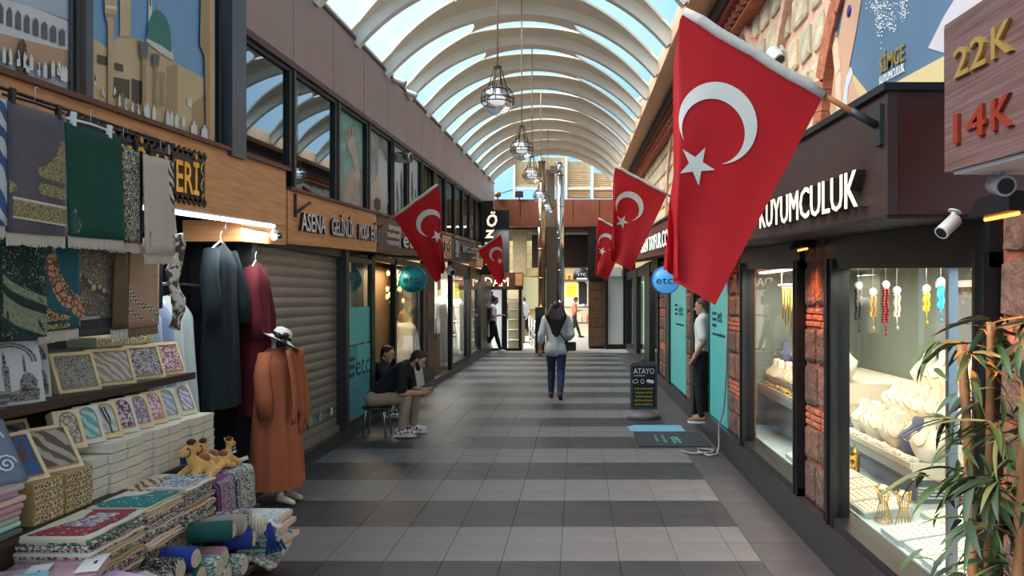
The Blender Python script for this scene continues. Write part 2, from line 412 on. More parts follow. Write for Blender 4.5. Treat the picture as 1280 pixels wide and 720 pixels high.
# longitudinal beams at the springings
PEACH = mat('peach painted beam', srgb(214, 170, 138), .55, var=.05, vs=2)
q = MB(); q.box(XL-.2, XL+.0, -5, 23.2, 4.5, 4.62, K); q.build('springing_beam', CREAM, roof)
q = MB(); q.box(1.13, 1.42, -5, 24.4, 4.42, 4.66, K); q.build('springing_beam', PEACH, roof)
q = MB(); q.box(1.40, 1.9, -5, 24.4, 4.5, 4.56, K); q.build('eaves_soffit', mat('dark timber soffit', srgb(58, 34, 28), .7), roof)
q = MB(); q.box(1.40, 1.46, -5, 24.4, 4.25, 4.5, K); q.build('gutter_board', mat('dark timber soffit', srgb(58, 34, 28), .7), roof)

# ------------------------------------------------ right stone wall
STN = [mat('weathered wall stone %d' % i, c, .85, var=.25, vs=7, bump=.5, bs=30) for i, c in enumerate([srgb(232, 212, 178), srgb(214, 198, 168), srgb(236, 208, 176), srgb(204, 190, 162)])]
MORT = mat('pink brick mortar', srgb(238, 192, 164), .9, var=.15, vs=12, bump=.5, bs=25)
BRD = mat('red brick', srgb(184, 108, 80), .85, var=.25, vs=14, bump=.4, bs=40)
q = MB(); q.box(1.66, 1.9, 1.2, 25, 2.2, 4.6, K); q.build('mortar_bed', MORT, wr)
def blob(w, h, t, seed):
    """roughly dressed stone: 8-sided outline, domed face towards -x"""
    rr = random.Random(seed); n = 8; vs = []
    out = [(-.5, -.42), (-.42, -.5), (.42, -.5), (.5, -.42), (.5, .42), (.42, .5), (-.42, .5), (-.5, .42)]
    out = [(a*w*(1+rr.uniform(-.07, .03)), b*h*(1+rr.uniform(-.07, .03))) for a, b in out]
    vs += [(0, y, z) for y, z in out]; vs += [(-t*.8, y*.97, z*.97) for y, z in out]; vs += [(-t*(1+rr.uniform(-.1, .2)), y*.75, z*.75) for y, z in out]; vs.append((-t*1.15, 0, 0))
    fs = [(i, (i+1) % n, n+(i+1) % n, n+i) for i in range(n)]+[(n+i, n+(i+1) % n, 2*n+(i+1) % n, 2*n+i) for i in range(n)]+[(2*n+i, 2*n+(i+1) % n, 3*n) for i in range(n)]
    return vs, fs
protos = []
def stone(y, z, w, h, parent, x, t=.03, mi=None):
    sd_ = R_.randrange(5); mi = R_.randrange(4) if mi is None else mi
    k = ('s', sd_, mi, round(w, 2), round(h, 2), t)
    if k in MATS: o = MATS[k].copy(); COL.objects.link(o); o.parent = parent
    else:
        q = MB(); vs, fs = blob(w, h, t, sd_); q.add(vs, fs); o = q.build('stone', (STN if mi < 4 else [BRD])[mi % 4], parent, origin=(0, 0, 0)); MATS[k] = o
    o.location = Vector((x, y, z))-wloc(parent); return o
# pointed relieving arches of brick drawn across the rubble
for row in range(6):
    z = 2.62+.31*row; y = 4.6 + (.2 if row % 2 else 0)
    while y < 13.5:
        w = R_.choice([.3, .38, .46]); 
        if z < 4.2: stone(y+w/2, z+K*y+.1, w-.07, .24, wr, 1.665)
        y += w
q = MB()
y = 13.6
while y < 24:
    w = R_.choice([.38, .5])
    for row in range(6):
        vs, fs = blob(w-.06, .25, .03, R_.randrange(9)); zz = 2.72+.31*row+K*y
        q.add([(1.665+a, y+w/2+b, zz+c) for a, b, c in vs], fs, R_.randrange(4))
    y += w
o = q.build('far_stone', STN, wr); o['kind'] = 'stuff'
# brick ribs forming pointed arches
for cy in (5.4, 7.2, 9.0, 10.8, 12.6):
    for sgn in (-1, 1):
        pts = []
        for i in range(9):
            t = i/8; yy = cy+sgn*.9*(1-t**1.6); zz = 2.55+1.55*t**.75+K*cy
            pts.append((1.628, yy, zz))
        q = MB(); 
        for p0, p1 in zip(pts, pts[1:]):
            p0, p1 = Vector(p0), Vector(p1); d = (p1-p0); L_ = d.length; d.normalize(); nrm = Vector((1, 0, 0)).cross(d)
            M = Matrix((Vector((1, 0, 0)), d, nrm)).transposed().to_4x4()
            q.obox((p0+p1)/2, .07, L_*.97, .09, M)
        q.build('brick_arch', MORT, wr)
# saw-tooth brick cornice
q = MB()
for i in range(125):
    yy = 2.2+.18*i
    for r_, (xo, zo) in enumerate([(0, 0), (-.06, .09)]):
        c = Vector((1.64+xo, yy+(.09 if r_ else 0), 4.08+zo+K*yy)); M = Matrix.Rotation(PI/4, 4, 'Z')
        q.obox(c, .13, .13, .075, M)
o = q.build('sawtooth_cornice', BRD, wr); o['kind'] = 'stuff'
q = MB(); q.box(1.5, 1.7, 2, 24.4, 4.03, 4.05, K); q.box(1.44, 1.7, 2, 24.4, 4.22, 4.28, K); q.build('cornice_course', BRD, wr)
# ================================================================ SIGNS AND SHOPFRONTS
OAK = mat('oak veneer', srgb(220, 156, 102), .45, var=.16, vs=5, stretch=(.6, .6, 7))
OAKD = mat('red brown timber board', srgb(104, 58, 42), .5, var=.15, vs=6, stretch=(.6, .6, 6))
BRNS = mat('dark brown sign board', srgb(82, 54, 46), .5, var=.12, vs=5, stretch=(.6, .6, 6))
BLKS = mat('charcoal sign board', srgb(52, 44, 44), .5, var=.1, vs=4, stretch=(.6, .6, 6))
CHR = mat('polished silver letters', srgb(226, 222, 222), .35, .15)
GOLD = mat('gold letters', srgb(226, 184, 96), .25, .85)
LITW = mat('lit warm letter face', (1, .9, .68, 1), .5, emit=.75, ecol=(1, .86, .62, 1))
LITS = mat('lit white letter face', (1, 1, 1, 1), .5, emit=.7, ecol=(1, .95, .88, 1))
YD = Vector((0, 1, K)); YU = Vector((0, -1, -K)); ZU = Vector((0, 0, 1))
def sign_left(name, label, d0, d1, z0, z1, board, x=XL+.06, trim=True):
    t = thing(name, label, 'sign', (x-.1, (d0+d1)/2, z0+K*(d0+d1)/2))
    q = MB(); q.box(XL-.15, x, d0, d1, z0, z1, K); q.build('board', board, t)
    if trim: q = MB(); q.box(XL-.02, x+.035, d0, d1, z1, z1+.03, K); q.build('top_ledge', OAKD, t)
    return t
LRET = mat('dark letter returns', srgb(58, 44, 40), .5)
def tl(t, s, d, z, h, w, m, x=XL+.06, th=.02, **k):
    if h > .1 and m is not GOLD: text(s, (x, d-.004, z+K*d-.006), YD, ZU, h*1.04, w*1.03, LRET, t, th=th*1.6, name='letter_return'); x += th*1.6+.0005; th = .003
    return text(s, (x, d, z+K*d), YD, ZU, h, w, m, t, th=th, bold=.012, **k)
s = sign_left('shop_sign', 'wide plain oak shop sign over the rug stall with gold letters on a black panel', 2.2, 6.8, 2.105, 2.61, OAK)
q = MB(); q.box(XL+.06, XL+.072, 3.9, 5.3, 2.18, 2.51, K)
for i in range(22):
    for z in (2.18, 2.51): q.obox((XL+.066, 3.9+1.4*i/21, z+K*(3.9+1.4*i/21)), .012, .045, .045, Matrix.Rotation(PI/4, 4, 'X'))
q.build('ornate_black_panel', BLKS, s)
tl(s, 'TESBİH YERİ', 4.02, 2.225, .22, 1.16, GOLD, x=XL+.072)
q = MB()
for i in range(7): q.tube([(XL+.08, 5.24+.025*math.sin(i*2), 2.22+.037*i+K*5), (XL+.08, 5.24+.025*math.sin(i*2+2), 2.257+.037*i+K*5)], .006, 6)
q.build('gold_scroll', GOLD, s)
q = MB(); q.box(-3.15, XL+.06, 5.9, 6.8, 1.93, 2.10, K, mi=0); q.build('lower_box', OAK, s)
s = sign_left('shop_sign', 'light oak sign with spaced silver letters above the grey roller shutter', 6.85, 9.86, 1.945, 2.445, OAK)
tl(s, 'ASENA', 7.1, 2.085, .185, .68, CHR); tl(s, 'GELİNLİK', 7.98, 2.085, .185, .82, CHR); tl(s, 'MODA', 8.98, 2.085, .185, .42, CHR); tl(s, 'EVİ', 9.5, 2.085, .185, .25, CHR)
q = MB(); q.tube([(XL+.07, 7.0, 2.2+.26), (XL+.07, 7.0, 2.42+.26)], .015, 6); q.tube([(XL+.07, 7.0, 2.24+.26), (XL+.12, 7.25, 2.37+.26)], .015, 6); q.build('bracket', DG, s)
s = sign_left('shop_sign', 'dark brown sign board with three small white words beside large thin letters', 9.9, 12.8, 1.945, 2.445, BRNS)
for i, w in enumerate(('ERSEN', 'TAYFUR', 'CONCEPT')): tl(s, w, 10.35+(.0 if i else .12), 2.28-.11*i, .065, .72 if i else .6, CHR)
tl(s, 'etc.', 11.25, 2.05, .26, 1.15, CHR); q = MB(); q.box(XL+.06, XL+.07, 11.13, 11.16, 2.03, 2.37, K); q.build('divider', CHR, s)
s = sign_left('shop_sign', 'oak sign with dark silver letters half behind the hanging flag', 12.85, 15.75, 1.945, 2.42, OAK)
tl(s, 'MODA EVİ', 13.2, 2.1, .18, 2.3, CHR)
s = sign_left('shop_sign', 'charcoal sign with a white ornament beside white capital letters', 15.8, 19.6, 1.92, 2.4, BLKS)
tl(s, 'EXCLUSİVE', 17.1, 2.13, .14, 2.3, CHR); tl(s, 'moda', 18.7, 2.0, .06, .7, CHR)
q = MB()
for a in range(4):
    for sg in (-1, 1): q.tube([(XL+.07, 16.4+sg*.0+.16*math.sin(a*1.57+t_*.5)*sg, 1.98+.37*t_/8+K*16.4) for t_ in range(9)], .015, 5)
q.build('ornament', CHR, s)
s = sign_left('shop_sign', 'small oak sign with a green and gold emblem next to the charcoal sign', 19.65, 21.4, 1.78, 2.3, OAK)
q = MB(); q.box(XL+.06, XL+.08, 20.2, 20.75, 2.02, 2.16, K); q.build('emblem', mat('emblem green', srgb(60, 90, 60), .5), s)
# glowing vertical sign
s = thing('vertical_sign', 'lit script letters stacked on a dark blade sign above the corner shop', 'sign', (-2.6, 20.6, 2.9))
dd = 21.0
q = MB(); q.box(-2.73, -2.4, dd+.02, dd+.1, 2.35, 4.45, 0); q.build('board', mat('blade sign board', srgb(40, 26, 24), .5), s)
for i, (c, y_) in enumerate((('Ö', 3.72), ('z', 3.4), ('k', 2.92))):
    text(c, (-2.66+.03*(2-i), dd+.02, y_), (1, 0, 0), (.12, 0, 1), .36 if c != 'z' else .34, .3 if c != 'z' else .24, LITW, s, th=.03, bold=.02)
text('a', (-2.62, dd+.02, 2.62), (1, 0, 0), (.12, 0, 1), .3, .22, LITW, s, th=.03, bold=.02)

# corner shop facing the camera at the end of the left row
CS = 23.6
s = struct('corner_shop')
q = MB(); q.box(-4.5, -1.75, CS, CS+.3, 1.95, 2.5); q.build('fascia', OAKD, s)
q = MB(); q.box(-3.4, -3.12, CS-.02, CS+.2, 0, 1.97); q.box(-2.42, -2.26, CS-.02, CS+.2, 0, 1.97); q.box(-1.88, -1.78, CS-.02, CS+.2, 0, 1.97); q.box(-3.4, -1.78, CS, CS+.2, 0, .08); q.build('post', BK, s)
q = MB(); q.box(-3.12, -2.42, CS+.15, CS+.18, .08, 1.95); q.build('poster_panel', mat('poster with added glow', srgb(214, 216, 214), .5, emit=.45), s)  # emission added to the sheet so it reads as brightly lit
pb = mat('poster black', srgb(30, 28, 30), .6)
q = MB(); q.prism([(0, 0), (.06, 0), (.25, .9), (.12, 1.1), (.35, 1.35), (.2, 1.3)], (-3.05, CS+.145, .55), (1, 0, 0), (0, 0, 1), .003); q.ell((-2.72, CS+.14, 1.62), .1, .01, .16); q.ell((-2.9, CS+.14, 1.3), .12, .01, .2); q.build('poster_figure', pb, s)
q = MB(); q.box(-2.26, -1.88, CS+.1, CS+.12, .08, 1.95); q.build('pane', PG, s)
q = MB(); q.box(-2.3, -1.8, CS+.9, CS+.95, 0, 2); q.build('shop_back', mat('lit shop back', srgb(140, 130, 105), .7), s)
q = MB()
for i in range(5): q.box(-2.25, -1.88, CS+.5, CS+.85, .3+.33*i, .33+.33*i)
q.build('shelf', WHT, s)
text('DAM', (-2.95, CS, 2.06), (1, 0, 0), ZU, .3, .75, LITW, s, th=.03)
q = MB(); q.box(-1.98, -1.76, CS-.06, CS-.0, 2.08, 2.46); q.build('side_sign', OAK, s)
q = MB(); q.box(-4.5, -2.75, CS-.1, CS+.3, 2.5, 4.6, K); q.build('upper_wall', mat('dim upper wall', srgb(70, 66, 60), .8), s)
q = MB(); q.box(-3.0, -2.2, CS+.1, CS+.3, 2.5, 4.5); q.build('upper_glass_frame', DG, s)
q = MB(); q.box(-2.2, -1.75, CS+1.5, CS+1.8, 2.5, 4.5); q.build('cream_column', mat('cream stone', srgb(196, 182, 146), .8, var=.1), s)

# --------------------------------------------- left shopfronts
SH = mat('grey shutter steel', srgb(150, 140, 128), .4, .4, var=.06, vs=3)
s = struct('door_1')     # roller shutter
zt = 2.1
def slat_mb():
    q = MB(); n = 6
    pr = [(XL-.10+.010*math.sin(PI*i/n), .1*i/n) for i in range(n+1)]
    pr.append((XL-.105, .1))
    vs = [(x, y, z) for y in (6.28, 8.72) for x, z in pr]; N = len(pr)
    q.add(vs, [(i, N+i, N+i+1, i+1) for i in range(N-1)], 0, False); return q
sl = slat_mb().build('slat', SH, s, origin=(0, 0, 0))
for i in range(20):
    o = sl if i == 0 else sl.copy()
    if i: COL.objects.link(o)
    o.location = (0, 0, .2+.1*i)
q = MB(); q.box(XL-.12, XL-.06, 6.28, 8.72, .13, .205); q.build('bottom_bar', SH, s)
q = MB(); q.box(XL-.12, XL+.02, 6.18, 6.28, .13, 2.2); q.box(XL-.12, XL+.02, 8.70, 8.82, .13, 2.25); q.build('guide_rail', DG, s)
q = MB(); q.box(XL-.2, XL-.02, 6.28, 8.72, 2.17, 2.3, 0); q.build('shutter_box', DG, s)
for a in (7.75, 8.05, 8.42):
    q = MB(); q.box(XL-.075, XL-.068, a, a+.07, .36, .44); q.build('sticker', [POST_W, GOLD, mat('sticker blue', srgb(120, 170, 190), .5)][int(a*10) % 3], s)
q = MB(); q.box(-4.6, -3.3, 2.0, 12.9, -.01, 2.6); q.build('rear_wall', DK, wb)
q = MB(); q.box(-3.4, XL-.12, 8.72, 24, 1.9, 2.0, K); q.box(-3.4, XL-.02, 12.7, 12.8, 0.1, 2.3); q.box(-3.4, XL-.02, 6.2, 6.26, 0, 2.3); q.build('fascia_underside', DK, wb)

TEAL = mat('teal window film', srgb(88, 196, 194), .35, var=.03, vs=2)
TEALD = mat('deep teal film', srgb(70, 158, 174), .4, var=.1, vs=2)
TEALI = mat('teal sign disc', srgb(40, 150, 168), .35)
BLUEL = mat('lit blue sign disc', srgb(96, 178, 238), .4, emit=.35, ecol=srgb(90, 175, 245))
INK = mat('dark ink lettering', srgb(18, 58, 66), .5)
SG = glassmat('shop window glass', (.93, .95, .95), .04, .01, .5)
s = struct('window_30')       # etc shop, left row
q = MB(); q.box(XL-.06, XL+.0, 8.78, 8.84, .13, 2.2, 0, 0); q.box(XL-.06, XL, 9.86, 9.95, .13, 2.25); q.box(XL-.06, XL, 8.8, 9.9, 2.14, 2.2); q.box(XL-.06, XL, 8.8, 9.9, .13, .2); q.build('frame', BK, s)
q = MB(); q.box(XL-.035, XL-.03, 8.84, 9.86, .2, 2.14); q.build('pane', SG, s)
q = MB(); q.box(XL-.03, XL-.026, 8.85, 9.85, 1.12, 1.58); q.build('film', TEAL, s)
q = MB(); q.box(XL-.03, XL-.026, 8.85, 9.85, .2, 1.1); q.build('film', TEALD, s)
q = MB(); q.box(XL-.026, XL-.022, 9.3, 9.85, .75, 1.1); q.build('film_patch', TEAL, s)
text('etc', (XL-.024, 9.22, .72), (0, 1, 0), ZU, .28, .6, INK, s, th=.003)
for i, w in enumerate(('ERSEN', 'TAYFUR', 'CONCEPT')): text(w, (XL-.024, 8.87, .92-.1*i), (0, 1, 0), ZU, .06, .3, INK, s, th=.003)
q = MB(); q.box(-3.28, -3.25, 8.8, 9.9, .2, 2.1); q.build('interior_panel', DK, s)
for i in range(5):
    q = MB(); q.box(-3.22, -3.18, 8.95+.17*i, 9.02+.17*i, 1.62, 1.95+.05*(i % 2)); q.build('lit_display', mat('warm shop glow', (1, .75, .35, 1), .5, emit=.8, ecol=(1, .72, .3, 1)), s)
s = struct('door_2')
q = MB(); q.box(XL-.08, XL-.0, 9.95, 10.02, .13, 2.28); q.box(XL-.08, XL, 11.12, 11.22, .13, 2.3); q.box(XL-.08, XL, 9.95, 11.2, 2.2, 2.28); q.build('frame', BK, s)
q = MB(); q.box(XL-.5, XL-.47, 10.0, 11.1, .13, 2.2); q.build('door_leaf', DK, s)
q = MB(); q.box(XL-.47, XL-.45, 10.2, 10.9, 1.0, 1.4); q.build('notice', mat('grey notice', srgb(60, 62, 62), .5), s)
s = struct('window_31')
q = MB(); q.box(XL-.06, XL, 13.15, 13.4, .1, 2.35); q.box(XL-.06, XL, 11.2, 13.2, 2.2, 2.3); q.box(XL-.06, XL, 11.2, 13.2, .1, .3); q.build('frame', BK, s)
q = MB(); q.box(XL-.035, XL-.03, 11.22, 13.15, .3, 2.2); q.build('pane', SG, s)
q = MB(); q.box(-3.28, -3.25, 11.2, 13.2, .2, 2.2); q.build('interior_panel', mat('warm interior', srgb(90, 66, 36), .7), s)
q = MB()
for i in range(46): q.ell((-3.1+.15*R_.random(), 11.8+1.5*R_.random(), 1.62+.5*R_.random()), .028, .028, .045, 8, 6)
q.build('crystal_lamp', mat('amber crystals', (1, .72, .3, 1), .3, emit=.7, ecol=(1, .7, .28, 1)), s)
# brown door, and the white dress windows further on
s = struct('door_3')
BD = mat('umber door', srgb(64, 46, 38), .5, var=.1)
q = MB(); q.box(XL-.1, XL-.02, 13.4, 14.3, .1, 2.3); q.build('door_leaf', BD, s)
q = MB(); q.box(XL-.02, XL, 13.5, 14.1, .4, 1.05); q.box(XL-.02, XL, 13.5, 14.1, 1.3, 1.8); q.build('door_panel', mat('light umber', srgb(110, 80, 58), .5), s)
q = MB(); q.tube([(XL+.03, 14.15, .9), (XL+.03, 14.15, 1.3)], .015); q.build('handle', STL, s)
q = MB(); q.box(XL-.6, XL-.55, 14.3, 16.0, .1, 2.3); q.build('dark_recess', BD, s)
q = MB(); q.box(XL-.5, XL-.2, 14.7, 15.8, .13, .95); q.build('cardboard_panel', mat('tan board', srgb(150, 104, 66), .7, var=.1), s)
for wi, (a, b) in enumerate(((16.1, 18.3), (18.9, 20.9))):
    s = struct('window_%d' % (32+wi))
    q = MB()
    for y_ in (a-.05, b): q.box(XL-.08, XL+.01, y_, y_+.18, .1, 2.5)
    q.box(XL-.06, XL, a, b, 2.2, 2.5); q.box(XL-.06, XL, a, b, .1, .25); q.build('frame', BK, s)
    q = MB(); q.box(XL-.035, XL-.03, a, b, .25, 2.2); q.build('pane', SG, s)
    q = MB(); q.box(-3.5, -3.47, a, b, .2, 2.4); q.build('interior_panel', mat('pale lit interior', srgb(170, 165, 140), .7, emit=.18, ecol=(1, .95, .8, 1)), s)
q = MB(); q.box(XL-.06, XL, 21.1, 23.6, .1, 2.2); q.build('dark_bay', BK, wb)

# --------------------------------------------- right row: kuyumculuk box sign
DBR = mat('espresso sign cladding', srgb(58, 40, 36), .42, var=.12, vs=5, stretch=(.5, .6, 6))
SIDE = mat('reddish side cladding', srgb(64, 28, 22), .35)
s = thing('jeweller_sign', 'deep espresso box sign with lit cream letters above the jeweller windows', 'sign', (1.4, 5, 2.1))
q = MB(); q.box(1.2, 1.24, 2.864, 8.0, 1.915, 2.395, K); q.build('face_board', DBR, s)
q = MB(); q.box(1.24, 1.75, 2.866, 2.9, 1.915, 2.395, K); q.build('end_board', SIDE, s)
q = MB(); q.box(1.18, 1.7, 2.85, 8.02, 2.395, 2.425, K); q.build('top_ledge', BK, s)
q = MB(); q.box(1.2, 1.66, 2.87, 8.0, 1.90, 1.915, K); q.build('underside', DK, s)
def tr(t, b, d, z, h, w, m, x=1.2, th=.03, **k): return text(b, (x, d, z+K*d), YU, ZU, h, w, m, t, th=th, **k)
RET = mat('letter returns', srgb(96, 88, 74), .3, .7)
def lit(t, b, d, z, h, w, m, x=1.2, dep=.04):
    tr(t, b, d, z, h, w, RET, x=x, th=dep, name='letter_return'); tr(t, b, d, z, h, w, m, x=x-dep-.001, th=.004)
lit(s, 'KUYUMCULUK', 4.70, 1.965, .165, 1.64, LITW)
lit(s, 'SİMGE', 6.5, 1.965, .165, 1.3, LITW)
s = thing('carat_sign', 'wood-grain box sign with raised gold 22 K over red 14 K', 'sign', (1.4, 2, 2.1))
GRN = mat('mauve wood grain', srgb(112, 84, 82), .5, c2=srgb(78, 52, 50), vs=4, stretch=(.4, .7, 30), bump=.2, bs=20)
q = MB(); q.box(1.2, 1.5, 1.35, 2.42, 2.02, 2.50, K); q.build('box', GRN, s)
q = MB(); q.box(1.22, 1.48, 1.37, 2.40, 2.01, 2.02, K); q.build('underside', WHT, s)
RED14 = mat('red brown letters', srgb(140, 52, 34), .35, .3)
BRASS = mat('brass digits', srgb(206, 168, 92), .3, .75)
for tx_, z_, m_ in (('22', 2.305, BRASS), ('14', 2.1, RED14)):
    tr(s, tx_, 2.342, z_, .095, .185, m_, bold=.012, th=.012); tr(s, 'K', 2.128, z_, .095, .10, m_, bold=.012, th=.012)
s = thing('shop_sign', 'rust brown sign with lit white letters behind the red flags', 'sign', (1.4, 12, 2.1))
q = MB(); q.box(1.25, 1.75, 8.1, 14.6, 1.93, 2.42, K); q.build('board', OAKD, s)
q = MB(); q.box(1.22, 1.75, 8.1, 14.6, 2.42, 2.45, K); q.build('top_ledge', BK, s)
lit(s, 'ERSEN TAYFUR.COM', 14.1, 2.03, .24, 4.6, LITS, x=1.25)
s = thing('shop_sign', 'rust brown blank sign past the lit white lettered one', 'sign', (1.4, 18, 2.1))
q = MB(); q.box(1.25, 1.75, 14.7, 22, 1.93, 2.42, K); q.build('board', OAKD, s)

# poster over the jeweller sign, in its own brick arch
s = thing('billboard', 'slate blue jewellery billboard with a gold word inside the brick arch', 'billboard', (1.6, 3.6, 2.6))
xb = 1.60
PBLUE = mat('printed slate blue', srgb(86, 112, 138), .5, var=.12, vs=1.2); PTAN = mat('printed tan cloth', srgb(206, 160, 132), .5, var=.1, vs=2); PCRM = mat('printed cream', srgb(214, 190, 140), .5); PPALE = mat('printed pale skin', srgb(200, 190, 198), .5)
q = MB(); q.box(xb, xb+.03, 1.6, 4.58, 2.44, 4.0, K); q.build('sheet', PBLUE, s)
def onb(pts, mt, dx, name='printed_shape'):
    q = MB(); A = [Rw(px, py, xb-dx) for px, py in pts]; n = len(A)
    q.add(A+[Vector((a.x+.002, a.y, a.z)) for a in A], [tuple(reversed(range(n))), tuple(range(n, 2*n))]); return q.build(name, mt, s)
onb([(1037, 140), (1046, 60), (1058, -10), (1078, -10), (1070, 40), (1061, 85), (1072, 118), (1084, 130), (1080, 145)], PTAN, .004)
onb([(1039, 140), (1060, 80), (1068, 95), (1088, 120), (1180, 70), (1180, 112), (1110, 118), (1080, 132), (1050, 150)], PCRM, .003)
onb([(1052, 135), (1058, 95), (1064, 84), (1066, 92), (1060, 110), (1059, 135)], POST_W, .006)
onb([(1160, 60), (1180, 20), (1200, -12), (1245, -12), (1215, 22), (1180, 35), (1180, 66)], PPALE, .004)
SPK = mat('printed sparkle', srgb(226, 232, 236), .5)
q = MB()
rr = random.Random(3)
for cx, cy, sx, sy in ((1100, 28, 7, 22), (1114, 22, 9, 24), (1130, 10, 8, 20), (1096, 8, 14, 10)):
    for i in range(70):
        px, py = rr.gauss(cx, sx*.45), rr.gauss(cy, sy*.45); a = rr.uniform(.5, 1.3)
        A = [Rw(px+a, py, xb-.006), Rw(px, py+a, xb-.006), Rw(px-a, py, xb-.006), Rw(px, py-a, xb-.006)]
        q.add(A, [(3, 2, 1, 0)])
q.build('sparkle_print', SPK, s)['kind'] = 'stuff'
p0, p1 = Rw(1100, 92, xb-.006), Rw(1131, 75, xb-.006)
text('SİMGE', p0, p1-p0, ZU, .085, (p1-p0).length, BRASS, s, th=.004, bold=.01)
p0, p1 = Rw(1100, 106, xb-.006), Rw(1131, 89, xb-.006)
text('KUYUMCULUK', p0, p1-p0, ZU, .045, (p1-p0).length, WHT, s, th=.004)
p0 = Rw(1120, 116, xb-.008); text('t c', p0, YU, ZU, .05, .1, INK, s, th=.003)
q = MB(); q.lathe([(.02, 0), (.035, .004), (.02, .008)], Rw(1060, 14, xb-.012), 12, M=Matrix.Rotation(PI/2, 4, 'Y')); q.build('printed_eye_bead', mat('bead blue', srgb(40, 50, 130), .3), s)
# brick arch around it
pts = [Rw(x, y, 1.62) for x, y in ((1029, 176), (1031, 140), (1033, 100), (1038, 70), (1044, 40), (1051, 10), (1062, -25), (1080, -60))]
for p0, p1 in zip(pts, pts[1:]):
    for a in range(3):
        u, v = p0.lerp(p1, a/3), p0.lerp(p1, (a+1)/3); d = (v-u).normalized(); nrm = Vector((1, 0, 0)).cross(d)
        M = Matrix((Vector((1, 0, 0)), d, nrm)).transposed().to_4x4()
        q = MB(); q.obox((u+v)/2, .1, (v-u).length*.94, .16, M); q.build('brick', BRD, wr)

# --------------------------------------------- right lower wall
PIERC = [mat('sooty brown stone', srgb(104, 82, 72), .9, var=.35, vs=14, bump=.9, bs=40), mat('rose brown stone', srgb(126, 92, 78), .9, var=.35, vs=16, bump=.9, bs=35)]
PMORT = mat('red clay mortar', srgb(160, 92, 72), .9, var=.25, vs=20, bump=.6, bs=50)
PIERN = []
def pier(y0, y1, x, z0, z1, brickband=True):
    q = MB(); wr = struct('trim_%d' % (3+len(PIERN))); PIERN.append(1); q.box(x+.035, x+.13, y0, y1, z0, z1); q.build('pier_core', PMORT, wr)
    z = z0; i = 0; rr = random.Random(int(y0*100))
    while z < z1-.05:
        if brickband and i % 3 == 2:
            for _ in range(3):
                yy = y0
                while yy < y1-.02:
                    w = min(.2*rr.uniform(.8, 1.2), y1-yy)
                    q = MB(); vs, fs = blob(w-.012, .036, .02, rr.randrange(9)); q.add([(x+.04+a, yy+w/2+b, z+.02+c) for a, b, c in vs], fs); q.build('brick', BRD, wr); yy += w
                z += .045
        else:
            h = min(rr.uniform(.2, .3), z1-z); w = y1-y0; n = 1 if w < .5 else 2; yy = y0
            for k_ in range(n):
                ww = w/n*(rr.uniform(.8, 1.2) if n > 1 and k_ == 0 else 1); ww = min(ww, y1-yy)
                if k_ == n-1: ww = y1-yy
                q = MB(); vs, fs = blob(ww-.015, h-.02, .03, rr.randrange(9)); q.add([(x+.04+a, yy+ww/2+b, z+h/2+c) for a, b, c in vs], fs); q.build('stone', PIERC[rr.randrange(2)], wr); yy += ww
            z += h
        i += 1
pier(7.17, 7.95, 1.6, .28, 2.22)
pier(4.72, 5.27, 1.6, .28, 2.12)
pier(.7, 2.84, 1.6, .28, 2.05)
pier(10.42, 11.0, 1.6, .2, 2.33)
pier(13.35, 14.6, 1.6, .2, 2.4)
ALU = mat('anodised frame grey', srgb(58, 56, 56), .35, .6)
GLS = glassmat('jeweller glass', (.95, .97, .96), .02, .01, .35)
for wi, (a, b, lbl) in enumerate(((5.27, 7.17, 0), (2.84, 4.72, 1))):
    s = struct('window_%d' % (40+wi)); zt = 1.77
    q = MB(); q.box(1.56, 1.72, a, a+.06, .285, zt, 0, K); q.box(1.57, 1.68, b-.15, b, .285, zt, 0, K); q.box(1.58, 1.7, a, b, zt-.06, zt+.14, K); q.build('frame', BK, s)
    q = MB(); q.box(1.57, 1.73, a, b, .285, .34); q.box(1.55, 1.57, b-.11, b-.08, .285, zt, 0, K); q.box(1.56, 1.6, b-.165, b-.15, .285, zt, 0, K); q.box(1.55, 1.6, a+.05, a+.07, .285, zt, 0, K); q.build('edge_trim', ALU, s)
    q = MB(); q.box(1.62, 1.628, a+.06, b-.15, .34, zt-.05, 0, K); q.build('pane', GLS, s)
    if wi:
        q = MB(); q.box(1.6, 1.64, 3.19, 3.22, .34, zt-.05, 0, K); q.build('mullion', STL, s)
# teal clad front around the doorway
s = struct('window_42')
q = MB(); q.box(1.61, 1.64, 7.95, 9.02, .29, 2.2, 0, K*.2); q.build('film', TEAL, s)
q = MB(); q.box(1.6, 1.7, 7.95, 9.02, .2, .29); q.build('frame', BK, s)
text('et', (1.608, 8.5, 1.42), (0, -1, 0), ZU, .16, .26, INK, s, th=.004); 
for i in range(3): text(('ERSEN', 'TAYFUR', 'CONCEPT')[i], (1.608, 8.82, 1.5-.07*i), (0, -1, 0), ZU, .035, .25, INK, s, th=.004)
text('www.ersentayfur.com', (1.608, 8.82, 1.26), (0, -1, 0), ZU, .04, .75, INK, s, th=.004)
s = struct('door_4')
q = MB(); q.box(1.58, 1.75, 10.1, 10.42, .1, 2.35); q.box(1.6, 1.75, 9.02, 10.1, 2.2, 2.4); q.box(1.6, 1.72, 9.0, 9.05, .1, 2.3); q.build('frame', BK, s)
q = MB(); q.box(2.3, 2.33, 9.0, 12.5, .0, 2.3); q.build('inner_panel', mat('green inner panel', srgb(80, 180, 150), .5, emit=.12), s)
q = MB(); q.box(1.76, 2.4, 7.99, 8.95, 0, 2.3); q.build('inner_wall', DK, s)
s = struct('window_43')
q = MB(); q.box(1.61, 1.64, 11.0, 12.8, .25, 2.3); q.build('film', TEAL, s)
